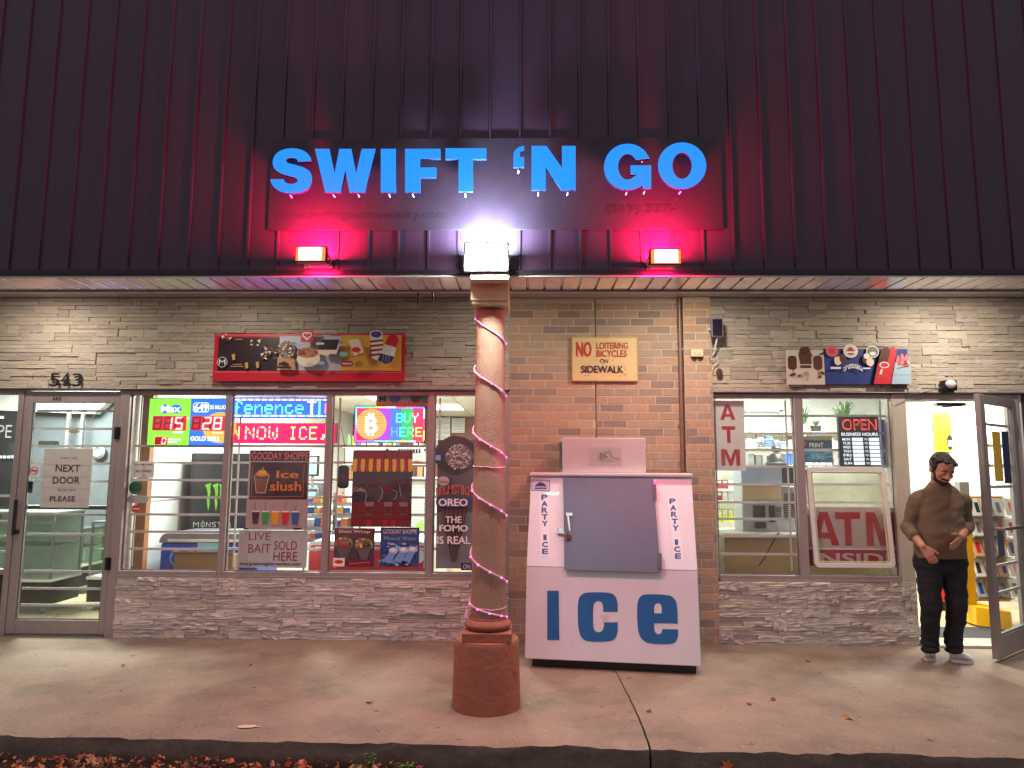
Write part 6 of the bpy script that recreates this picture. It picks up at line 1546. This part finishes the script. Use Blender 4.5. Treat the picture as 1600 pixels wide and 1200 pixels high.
# no loitering sign
t = empty('no_loitering_sign', P(945, 596, W-.045), 'cream hand painted NO LOITERING BICYCLES ON SIDEWALK board on brick', 'sign')
s = Sheet(893, 526, 997, 596, W-.062, .018); s.board(M('aged_cream_board', (214, 184, 132), .6, var=.06, scale=6, spots=(9, .62, .75, (176, 140, 92))), 'board', t, bevel=.002)
BRD = M('board_edge', (150, 120, 80), .6)
for q in ((893.5, 526.5, 996.5, 527.3), (893.5, 594.6, 996.5, 595.6), (893.5, 527, 894.3, 595), (995.6, 527, 996.5, 595)): s.rect(*q, BRD)
SR = M('sign_paint_red', (186, 52, 40), .6); SK = M('sign_paint_black', (48, 36, 48), .6)
s.text('NO', 900, 534, 924.5, 557.5, SR, .045); s.text('LOITERING', 932, 535, 981.5, 545, SR, .02); s.text('BICYCLES', 932, 547, 979.5, 557.5, SR, .02); s.text('ON', 937.5, 561, 950, 567.5, SK, .0); s.text('SIDEWALK', 907.5, 571.5, 974, 582.5, SK, .03)
for p in ((914, 587), (919, 586.5), (969, 587), (977, 585), (976, 577), (975, 574), (931, 563), (957, 563)): s.ell(*p, .9, .7, SK, 6)
s.done('lettering', t)
# conduit, junction box, speaker, wall light, hook
t = empty('conduit_pipe', P(1068, 740, W-.06), 'tall grey conduit pipe running down beside the brick pier', 'pipe')
xp = xPil0-.024; MB().tube([(xp, W-.056, CEILZ), (xp, W-.056, .02)], .018, M('painted_conduit', (134, 104, 90), .5, .3), 12).build('pipe', t)
for z in (2.6, 1.9, 1.0): MB().box(xp-.03, xp+.03, W-.052, W-.036, z-.012, z+.012, STEEL).build('pipe_clip', t)
t = empty('junction_box', P(1089, 560, W-.1), 'small cream electrical box on the brick pier', 'box')
m_ = MB(); bpx(m_, 1080, 546, 1099, 557, W-.125, .03, CREAM); m_.build('body', t, bevel=.004); m_ = MB(); bpx(m_, 1083, 557.5, 1088, 560, W-.12, .02, TRIM); bpx(m_, 1092, 557.5, 1097, 560, W-.12, .02, TRIM); m_.build('feet', t)
s = Sheet(1080, 546, 1099, 557, W-.126); s.line([(1084, 550), (1086, 551.5), (1088, 550)], .6, GREY); s.line([(1091, 550), (1093, 551.5), (1095, 550)], .6, GREY); s.line([(1084, 554), (1096, 554)], .6, GREY); s.done('screws', t)
t = empty('wall_speaker', P(1121, 527, WYS-.09), 'small dark square panel on bracket high beside the brick pier', 'speaker')
m_ = MB(); bpx(m_, 1112, 497, 1130, 526, WYS-.12, .05, M('speaker_grey', (110, 104, 120), .5)); m_.build('case', t, bevel=.003); m_ = MB(); bpx(m_, 1113.5, 498.5, 1128.5, 524.5, WYS-.123, .0025, M('dark_panel', (30, 24, 44), .25)); m_.build('face', t)
m_ = MB(); m_.tube([P(1121, 526, WYS-.09), P(1118, 540, WYS-.05), P(1116, 552, WYS-.005)], .008, WHITE, 8); m_.tube([P(1112, 515, WYS-.09), P(1106, 515, WYS+.0)], .01, WHITE, 8); m_.build('bracket', t)
m_ = MB(); m_.tube([P(1116, 552, WYS-.01), P(1110, 556, WYS-.01), P(1112, 562, WYS-.02), P(1121, 558, WYS-.02), P(1122, 566, WYS-.01), P(1114, 572, WYS-.01), P(1112, 584, WYS-.01)], .004, WHITE, 6); m_.build('cable', t)
m_ = MB(); c = P(1124, 583, WYS-.01); m_.ell(c, (.03, .008, .045), M('brown_stain', (70, 48, 36), .8)); o = m_.build('wasp_nest', None); tag(o, 'small dark brown lump on stone below the dark square panel', 'nest')
t = empty('wall_light', P(1485, 612, WYS-.02), 'small round security light in dark box above the open door', 'wall light')
m_ = MB(); bpx(m_, 1475, 594, 1496, 610, WYS-.07, .07, TRIM); m_.build('housing', t, bevel=.005); c = P(1485.5, 600, WYS-.075)
m_ = MB(); m_.ell(c, (.05, .028, .038), M('dome_lens', (205, 200, 210), .12)); m_.build('lens', t); m_ = MB(); m_.tube([P(1476, 604, WYS-.03), P(1462, 608, WYS-.012), P(1440, 614, WYS-.012), P(1420, 617, WYS-.012), P(1408, 619, WYS-.03)], .004, BLACK, 6); m_.build('cable', t); m_ = MB(); bpx(m_, 1479, 610, 1491, 613, WYS-.06, .05, TRIM); m_.build('foot', t)
t = empty('wall_hook', P(664, 475, LIPB+.05), 'bent metal hook bracket hanging below soffit left of the column', 'hook')
m_ = MB(); Yh = LIPB+.06; m_.tube([P(654, 476, Yh), P(653, 452, Yh), P(662, 449, Yh), P(673, 450, Yh), P(676, 455, Yh), P(676, 471, Yh)], .007, TRIM, 8); m_.tube([P(662, 449, Yh), P(662, 440, Yh)], .006, TRIM, 6); m_.build('rod', t)

# ================================================================== LITTER
def leafpile():
    LM = [M('dry_leaf_rust', (170, 92, 56), .7, var=.2, scale=20), M('dry_leaf_brown', (120, 72, 50), .7, var=.2, scale=20), M('dry_leaf_orange', (205, 118, 70), .65, var=.2, scale=20), M('dry_leaf_tan', (180, 130, 92), .7, var=.2, scale=20)]
    rr = random.Random(9); mb = MB()
    def leaf(c, sz, m, rnd=True, flat=False):
        rot = Matrix.Rotation(rr.uniform(0, 6.28), 3, 'Z') @ Matrix.Rotation(rr.uniform(-.2, .2) if flat else rr.uniform(-.9, .9), 3, 'X') @ Matrix.Rotation(rr.uniform(-.2, .2) if flat else rr.uniform(-.9, .9), 3, 'Y')
        n = 10; pts = [Vector((0, 0, 0))]
        for k in range(n):
            a = 2*math.pi*k/n; r_ = sz*(1 if k % 2 == 0 else .55)*rr.uniform(.75, 1.1); pts.append(Vector((r_*math.cos(a), r_*.75*math.sin(a), sz*rr.uniform(-.25, .35))))
        return [c+rot @ p for p in pts], [(0, 1+k, 1+(k+1) % n) for k in range(n)]
    for k in range(5200):
        x = rr.uniform(-3.9, 4.0); dens = 1. if x < -.55 else .16 if x < 0 else .10
        if rr.random() > dens: continue
        ey = edgeY(x)-.03; y = ey-abs(rr.gauss(0, .45)) if rr.random() < .5 else ey-rr.uniform(.0, 1.5)
        z = -.133+rr.uniform(0, .035)*(1 if x < -.5 else .4)
        c = Vector((x, y, z+.012)); v, f = leaf(c, rr.uniform(.013, .032), None); mb.add(v, f, rr.choice(LM))
    tag(mb.build('leaf_litter'), 'bed of dry rust brown fallen leaves below the kerb', 'leaves', kind='stuff')
    # single leaves lying on the pavement
    gl = [(928, 1036, .035, 'small dry leaf on pavement right of the freezer'), (1014, 1112, .03, 'dark leaf beside the pavement crack'), (1171, 1101, .026, 'tiny leaf on pavement below the mid right'), (1208, 1094, .03, 'dark leaf spot lower right pavement'), (1325, 1123, .045, 'largest tan leaf on the right pavement'), (1262, 1034, .03, 'curled leaf on pavement below the ATM poster'), (391, 1041, .022, 'small leaf on pavement below the left window'), (578, 1099, .03, 'flat dark leaf left of the column base'), (193, 1041, .028, 'thin dark leaf on pavement right of closed door')]
    for px, py, sz, lb_ in gl:
        g_ = G(px, py); v, f = leaf(Vector((g_.x, g_.y, .007)), sz, None, flat=True); m_ = MB(); m_.add(v, f, LM[1] if sz < .04 else LM[3]); tag(m_.build('fallen_leaf'), lb_, 'leaf', 'leaves scattered on the pavement')
leafpile()
g_ = G(388, 1136); m_ = MB(); rr_ = random.Random(2); n = 11
pp = [Vector((g_.x+.075*math.cos(6.28*k/n)*rr_.uniform(.6, 1.1), g_.y+.03*math.sin(6.28*k/n)*rr_.uniform(.6, 1.1), .0045)) for k in range(n)]; m_.add(pp, [tuple(range(n))], M('pale_chip', (214, 180, 160), .7)); tag(m_.build('paper_scrap'), 'pale flattened paper scrap near the kerb at left', 'paper')
WG = M('weed_green', (70, 112, 44), .6, rnd=.25, var=.2, scale=30)
def weed(px, py, hgt, spread, n, label, seed):
    g_ = G(px, py, -.13); b = Vector((g_.x, edgeY(g_.x)-.05, -.13)); t = empty('weed', b, label, 'weed', 'weeds along the kerb foot'); rr = random.Random(seed); m_ = MB(); st_ = MB()
    for k in range(n):
        a = rr.uniform(0, 6.28); L_ = spread*rr.uniform(.3, 1); top = b+Vector((math.cos(a)*L_, -abs(math.sin(a))*L_*.7, hgt*rr.uniform(.4, 1)))
        st_.tube([b, (b+top)/2+Vector((0, 0, .01)), top], .0018, WG, 4)
        for q in range(14):
            u = rr.uniform(.25, 1); c = b.lerp(top, u)+Vector((rr.uniform(-.014, .014), rr.uniform(-.014, .014), rr.uniform(-.006, .01))); sz = rr.uniform(.005, .011); aa = rr.uniform(0, 6.28); ux = Vector((math.cos(aa), math.sin(aa), rr.uniform(-.4, .6)))*sz; uy = Vector((-math.sin(aa), math.cos(aa), rr.uniform(-.4, .6)))*sz*.55
            m_.add([c-ux, c-uy, c+ux, c+uy], [(0, 1, 2, 3)], WG)
    m_.build('leaves', t); st_.build('stems', t)
weed(586, 1190, .10, .03, 5, 'tall thin weed rising against the kerb left of column', 1)
weed(572, 1195, .035, .07, 16, 'low bushy green weed patch under the tall thin weed', 2)
weed(634, 1195, .05, .07, 18, 'dense round green weed left of the column base', 3)
weed(985, 1196, .04, .05, 7, 'small weed at foot of the pavement crack', 5)
t = bpy.data.objects.get('weed')
m_ = MB(); g_ = G(1127, 1196, -.12); rr_ = random.Random(4)
c = Vector((g_.x, edgeY(g_.x)-.03, -.075)); pts = [c]
for k in range(14): a = 6.28*k/14; r_ = .045*(1 if k % 2 else .5); pts.append(c+Vector((r_*math.cos(a), -.01*rr_.random(), r_*math.sin(a)*.9)))
m_.add(pts, [(0, 1+k, 1+(k+1) % 14) for k in range(14)], M('maple_orange', (200, 104, 60), .6)); tag(m_.build('maple_leaf'), 'upright orange maple leaf leaning on the kerb at right', 'leaf')
# ================================================================== THE MAN IN THE DOORWAY
PY_ = 5.86
def Q(px, py, dy=0.): return P(px, py, PY_+dy)
fL, fRt = G(1457, 1029), G(1504, 1034)
man = empty('person', ((fL.x+fRt.x)/2, PY_, 0), 'man in brown sweater and black trousers looking down in the open doorway', 'person')
SKIN = M('skin', (190, 132, 106), .55, var=.06, scale=20, bump=.1, bscale=90); 
SWT = M('brown_knit_sweater', (112, 92, 74), .95, var=.14, scale=10, bump=.5, bscale=70, stretch=(1, 1, 1.6)); JNS = M('black_jeans', (24, 23, 28), .85, var=.2, scale=16, bump=.5, bscale=30); HAIR = M('dark_hair', (44, 34, 30), .7, var=.3, scale=60, bump=.8, bscale=120)
SHOE = M('off_white_sneaker', (228, 222, 216), .6, var=.1, scale=20); SOLE = M('grey_sole', (196, 188, 184), .7)
def capsule(mb, a, b, ra, rb, sq=1., n=14, rings=5):
    """closed tapered capsule; sq flattens along world y"""
    a, b = Vector(a), Vector(b); t = (b-a).normalized(); up = Vector((0, 1, 0)) if abs(t.y) < .9 else Vector((1, 0, 0)); u = t.cross(up).normalized(); v = u.cross(t).normalized()
    vs = []; fs = []; rows = []
    for k in range(rings+1): th = math.pi/2*(1-k/rings); rows.append((a-t*ra*math.sin(th), ra*math.cos(th)))
    for k in range(rings+1): th = math.pi/2*k/rings; rows.append((b+t*rb*math.sin(th), rb*math.cos(th)))
    for c, r in rows:
        r = max(r, 1e-4)
        for j in range(n): an = 2*math.pi*j/n; vs.append(c+u*math.cos(an)*r+v*math.sin(an)*r*sq)
    m = len(rows)
    for i in range(m-1):
        for j in range(n): j2 = (j+1) % n; fs.append((i*n+j, i*n+j2, (i+1)*n+j2, (i+1)*n+j))
    fs.append(tuple(range(n))[::-1]); fs.append(tuple((m-1)*n+j for j in range(n))); mb.add(vs, fs, SKIN)
def fuse(mb, name, parent, mat, voxel=.008, smooth=3, disp=None):
    o = mb.build(name, None, keep=True); me = o.data; me.materials.clear(); me.materials.append(mat)
    r = o.modifiers.new('r', 'REMESH'); r.mode = 'VOXEL'; r.voxel_size = voxel; r.use_smooth_shade = True
    s_ = o.modifiers.new('s', 'SMOOTH'); s_.factor = .6; s_.iterations = smooth
    COL.objects.unlink(o); TMP.collection.objects.link(o); TMP.view_layers[0].update(); dg = TMP.view_layers[0].depsgraph; me2 = bpy.data.meshes.new_from_object(o.evaluated_get(dg)); bpy.data.objects.remove(o)
    if disp:
        me2.update(); 
        for v in me2.vertices: v.co = v.co+v.normal*disp(v.co)
    me2.name = name; me2.materials.clear(); me2.materials.append(mat)
    for p in me2.polygons: p.use_smooth = True; p.material_index = 0
    ob = bpy.data.objects.new(name, me2); COL.objects.link(ob); ob.parent = parent; ob.location = -WL[parent.name]; WL[ob.name] = Vector((0, 0, 0)); return ob
neck = Q(1468, 764, .02); hc = Q(1472, 733, -.05)
shL, shR = Q(1434, 782, .03), Q(1503, 784, .03)          # image left / right
elL, elR = Q(1419, 824, .03), Q(1510, 822, .04)
wrL, wrR = Q(1441, 853, -.16), Q(1503, 838, -.19)
chest, belly, pelv = Q(1469, 795, .02), Q(1471, 832, -.01), Q(1472, 872, .02)
hipL, hipR = Q(1450, 880, .02), Q(1488, 880, .02)
knL, knR = Q(1455, 950, -.03), Q(1496, 948, -.03)
anL, anR = Vector((Q(1459, 1010).x, PY_+.06, .10)), Vector((Q(1495, 1010).x, PY_+.05, .10))
def loft(mb, rows, n=28):
    vs = []; fs = []
    for (px, py, hw_, hd_, dy) in rows:
        c = Q(px, py, dy)
        for j in range(n):
            an = 2*math.pi*j/n; ca, sa = math.cos(an), math.sin(an)
            vs.append(c+Vector((hw_*math.copysign(abs(ca)**.8, ca), hd_*math.copysign(abs(sa)**.8, sa), 0)))
    m = len(rows)
    for i in range(m-1):
        for j in range(n): j2 = (j+1) % n; fs.append((i*n+j, (i+1)*n+j, (i+1)*n+j2, i*n+j2))
    fs.append(tuple(range(n))); fs.append(tuple((m-1)*n+j for j in range(n))[::-1]); mb.add(vs, fs, SKIN)
b = MB()
# head: skull, jaw, nose, ears, brow; tilted down
rotH = Matrix.Rotation(math.radians(24), 3, 'X') @ Matrix.Rotation(math.radians(8), 3, 'Y')
def H(x, y, z): return hc+rotH @ Vector((x, y, z))
b.ell(H(0, .012, .022), (.078, .098, .098), SKIN, rotH, 20, 14); b.ell(H(0, -.022, -.05), (.060, .070, .068), SKIN, rotH, 18, 12)
b.ell(H(0, -.058, -.088), (.03, .026, .022), SKIN, rotH); capsule(b, H(0, -.088, .0), H(0, -.108, -.034), .008, .015); b.ell(H(-.015, -.096, -.036), (.009, .01, .008), SKIN); b.ell(H(.015, -.096, -.036), (.009, .01, .008), SKIN)
capsule(b, H(-.045, -.073, .016), H(.045, -.073, .016), .013, .013); b.ell(H(0, -.084, -.062), (.022, .010, .007), SKIN, rotH); b.ell(H(0, -.082, -.072), (.020, .010, .007), SKIN, rotH)
for sx in (-1, 1):
    b.ell(H(.079*sx, .012, -.012), (.012, .022, .034), SKIN, rotH); b.ell(H(.03*sx, -.079, -.006), (.014, .009, .008), SKIN, rotH); b.ell(H(.045*sx, -.06, -.03), (.022, .02, .02), SKIN, rotH)
capsule(b, H(0, .02, -.06), neck+Vector((0, .02, -.03)), .056, .062)
capsule(b, shL, shR, .05, .05); capsule(b, chest+Vector((-.06, .02, 0)), chest+Vector((.05, .02, 0)), .085, .085); capsule(b, belly+Vector((-.05, .02, 0)), belly+Vector((.04, .02, 0)), .10, .10); capsule(b, chest, pelv, .09, .09); capsule(b, hipL, hipR, .085, .085)
for s_, e_, w_ in ((shL, elL, wrL), (shR, elR, wrR)): capsule(b, s_, e_, .052, .043); capsule(b, e_, w_, .043, .027, .9)
for h_, k_, a_ in ((hipL, knL, anL), (hipR, knR, anR)): capsule(b, h_, k_, .088, .055); capsule(b, k_, a_, .056, .038)
def hand(w_, dirv, side, curl, thumbdir, spread=1.):
    """palm + five fingers; dirv = direction of fingers, side = direction across the palm to the thumb"""
    d = dirv.normalized(); sd = (side-d*side.dot(d)).normalized(); n = d.cross(sd)
    if n.y > 0: n = -n                                  # palm normal away from body is -y (towards camera)
    palm = w_+d*.05
    for o_ in (-.022, -.007, .008, .023): capsule(b, w_+d*.01+sd*o_*.6, w_+d*.088+sd*o_, .014, .0125, 1, 10, 3)
    Ls = (.066, .076, .071, .056)
    for i, o_ in enumerate((.0265, .009, -.009, -.026)):
        p = w_+d*.088+sd*o_; L_ = Ls[i]; q = d
        for seg, fr in enumerate((.45, .3, .25)):
            q = (q+sd*o_*1.6*spread*(1 if seg == 0 else 0)-n*curl*(.5+.4*seg)*(.8+.15*i)).normalized(); p2 = p+q*L_*fr; capsule(b, p, p2, .0088-.0007*seg, .0082-.0007*seg, 1, 10, 3); p = p2
    p = w_+d*.022+sd*.022; q = (thumbdir).normalized()
    for seg, L_ in enumerate((.036, .03, .024)): p2 = p+q*L_; capsule(b, p, p2, .0118-.001*seg, .0105-.001*seg, 1, 10, 3); p = p2; q = (q+d*.28).normalized()
hand(wrL, Q(1463, 882, -.21)-wrL, Vector((1, -.3, .35)), .42, Vector((.8, -.35, -.45)))
hand(wrR, Q(1482, 862, -.27)-wrR, Vector((-.55, -.5, .6)), .10, Q(1484, 830, -.28)-Q(1503, 838, -.22), 1.5)
fuse(b, 'body', man, SKIN, .0062, 2)
# sweater
b = MB()
loft(b, [(1468, 752, .068, .066, .03), (1468, 758, .088, .080, .03), (1468, 766, .128, .092, .025), (1468, 776, .162, .108, .02), (1468, 792, .172, .126, .01), (1468, 812, .172, .136, .0), (1468, 832, .178, .148, -.01), (1469, 850, .184, .150, -.01), (1469, 864, .184, .145, .0), (1469, 873, .182, .140, .005)])
hemz = Zz(1472, 871, PY_)
for s_, e_, w_ in ((shL, elL, wrL), (shR, elR, wrR)):
    capsule(b, s_+Vector((0, 0, .010)), e_, .064, .053); capsule(b, s_+Vector((math.copysign(.05, s_.x-neck.x)*-1, 0, .02)), s_+Vector((0, 0, .0)), .070, .068); f_end = e_.lerp(w_, .42); capsule(b, e_, f_end, .060, .050)
    dd = (w_-e_).normalized()
    for k in range(4): c_ = e_.lerp(w_, .12+.11*k); b.ell(c_, (.063-.003*k, .063-.003*k, .015), SKIN, dd.to_track_quat('Z', 'Y').to_matrix(), 16, 8)
def foldS(c):
    f = noise.noise(Vector((c.x*5+c.z*3, c.y*5, c.z*9)))*.014+noise.noise(Vector((c.x*13-c.z*9, c.y*12, c.z*18+4)))*.008
    return f
sw = fuse(b, 'sweater', man, SWT, .008, 10, foldS)
# flatten the hem
for v in sw.data.vertices:
    if v.co.z < hemz: v.co.z = hemz+(v.co.z-hemz)*.08
b = MB(); b.lathe([(.066, -.01), (.070, .0), (.066, .012), (.058, .004)], neck+Vector((0, .012, .012)), SWT, 24); cl_ = b.build('collar', man)
# jeans
b = MB()
capsule(b, hipL+Vector((0, 0, .03)), hipR+Vector((0, 0, .03)), .108, .108); capsule(b, hipL, hipR, .112, .112)
for h_, k_, a_ in ((hipL, knL, anL), (hipR, knR, anR)):
    capsule(b, h_, k_, .100, .076); capsule(b, k_, a_+Vector((0, 0, .06)), .076, .064)
    for k in range(2): c_ = a_+Vector((0, -.006, .0+.045*k)); b.ell(c_, (.068, .074, .03), SKIN, Matrix.Rotation(.2*(k-.5), 3, 'Y'), 18, 8)
def foldJ(c): return noise.noise(Vector((c.x*6, c.y*6, c.z*14)))*.010+noise.noise(Vector((c.x*12+c.z*9, c.y*9, c.z*24)))*.007
jn = fuse(b, 'trousers', man, JNS, .008, 4, foldJ)
# hair and beard
b = MB(); b.ell(H(0, .030, .040), (.084, .100, .092), HAIR, rotH, 22, 16)
for sx in (-1, 1): b.ell(H(.068*sx, .012, .02), (.022, .05, .055), HAIR, rotH)
R.seed(15)
for k in range(26): a = R.uniform(0, 6.28); rr2 = R.uniform(.03, .085); b.ell(H(rr2*math.cos(a), .02+rr2*math.sin(a)*1.05-.01, .115-rr2*.5), (.022, .022, .016), HAIR, rotH, 8, 6)
for k in range(9): b.ell(H(-.056+k*.014, -.056+.009*abs(k-4), .080), (.014, .016, .014), HAIR, rotH, 8, 6)
fuse(b, 'hair', man, HAIR, .006, 2, lambda c: noise.noise(c*60)*.005)
b = MB()
b.ell(H(0, -.024, -.078), (.0600, .0625, .034), HAIR, rotH, 18, 12); b.ell(H(0, -.062, -.096), (.030, .026, .018), HAIR, rotH)
capsule(b, H(-.032, -.080, -.056), H(0, -.097, -.050), .007, .008); capsule(b, H(.032, -.080, -.056), H(0, -.097, -.050), .007, .008)
for sx in (-1, 1): capsule(b, H(.066*sx, -.002, -.02), H(.050*sx, -.042, -.075), .009, .013)
fuse(b, 'beard', man, HAIR, .005, 1, lambda c: noise.noise(c*90)*.003)
for sx in (-1, 1):
    b = MB(); capsule(b, H(.017*sx, -.089, .018), H(.046*sx, -.078, .020), .0045, .004, 1, 8, 2); b.build('eyebrow', man).data.materials[0] = HAIR
for sx in (-1, 1):
    m_ = MB(); m_.ell(H(.030*sx, -.083, .0), (.011, .007, .005), M('eye_white', (200, 195, 190), .3), rotH, 10, 6); m_.ell(H(.030*sx, -.0895, -.001), (.0045, .002, .0045), BLACK, rotH, 8, 6); m_.build('eye', man)
    m_ = MB(); m_.ell(H(.030*sx, -.0845, .0035), (.013, .0075, .0045), SKIN, rotH, 10, 6); m_.build('eyelid', man)
# shoes
def shoe(heel, toe, roll):
    d = (toe-heel); L_ = d.length; d.normalize(); s_ = Vector((-d.y, d.x, 0)).normalized(); up = Vector((0, 0, 1))
    t = MB()
    prof = [(0, .032, .085), (.12, .038, .095), (.3, .040, .100), (.45, .042, .085), (.6, .046, .068), (.78, .049, .056), (.92, .044, .046), (1.0, .026, .034)]
    def ring(u, hw_, hh, z0, shrink=1.): 
        c = heel+d*L_*u; pts = []
        for k in range(12): a = 2*math.pi*k/12; x_ = math.cos(a)*hw_*1.18*shrink; z_ = max(0, (math.sin(a)*.5+.5))**.8*hh if True else 0; pts.append(c+s_*x_+up*(z0+z_))
        return pts
    vs = []; fs = []
    for (u, hw_, hh) in prof: vs += ring(u, hw_, hh, .018)
    n = len(prof)
    for i in range(n-1):
        for k in range(12): fs.append((i*12+k, i*12+(k+1) % 12, (i+1)*12+(k+1) % 12, (i+1)*12+k))
    fs.append(tuple(range(12))); fs.append(tuple((n-1)*12+k for k in range(12))); t.add(vs, fs, SHOE, True)
    rt = t.build('shoe', man, keep=False); sb = rt.modifiers.new('s', 'SUBSURF'); sb.levels = 1; sb.render_levels = 2
    so_ = MB(); ol = [(0, .036), (.1, .045), (.3, .047), (.45, .049), (.6, .055), (.78, .060), (.92, .052), (1.02, .026)]
    P_ = [heel+d*L_*u+s_*w_ for u, w_ in ol]+[heel+d*L_*u-s_*w_ for u, w_ in ol[::-1]]; nn = len(P_)
    so_.add([p+up*.001 for p in P_]+[p+up*.026 for p in P_], [tuple(range(nn))[::-1], tuple(range(nn, 2*nn))]+[(i, (i+1) % nn, nn+(i+1) % nn, nn+i) for i in range(nn)], SOLE); so_.build('sole', rt, bevel=.003)
    lc = MB()
    for u in (.34, .40, .46, .52, .58):
        c = heel+d*L_*u+up*(.018+.082-.13*max(0, u-.3)); lc.tube([c-s_*.026, c+up*.006, c+s_*.026], .0032, M('lace_white', (215, 212, 208), .7), 6)
    lc.build('laces', rt)
    sd = MB()
    for sg_ in (-1, 1): 
        c = heel+d*L_*.5+up*.04+s_*.044*sg_; sd.tube([c-d*.04-up*.012, c+up*.012+d*.01], .006, SOLE, 6)
    sd.build('side_stripe', rt)
shoe(Vector((fL.x-.01, PY_+.11, 0)), Vector((Q(1457, 1029).x, fL.y-.03, 0)), 0)
tp = G(1521, 1037); shoe(Vector((anR.x-.01, PY_+.09, 0)), Vector((tp.x, tp.y+.01, 0)), 0)
bpy.data.scenes.remove(TMP)
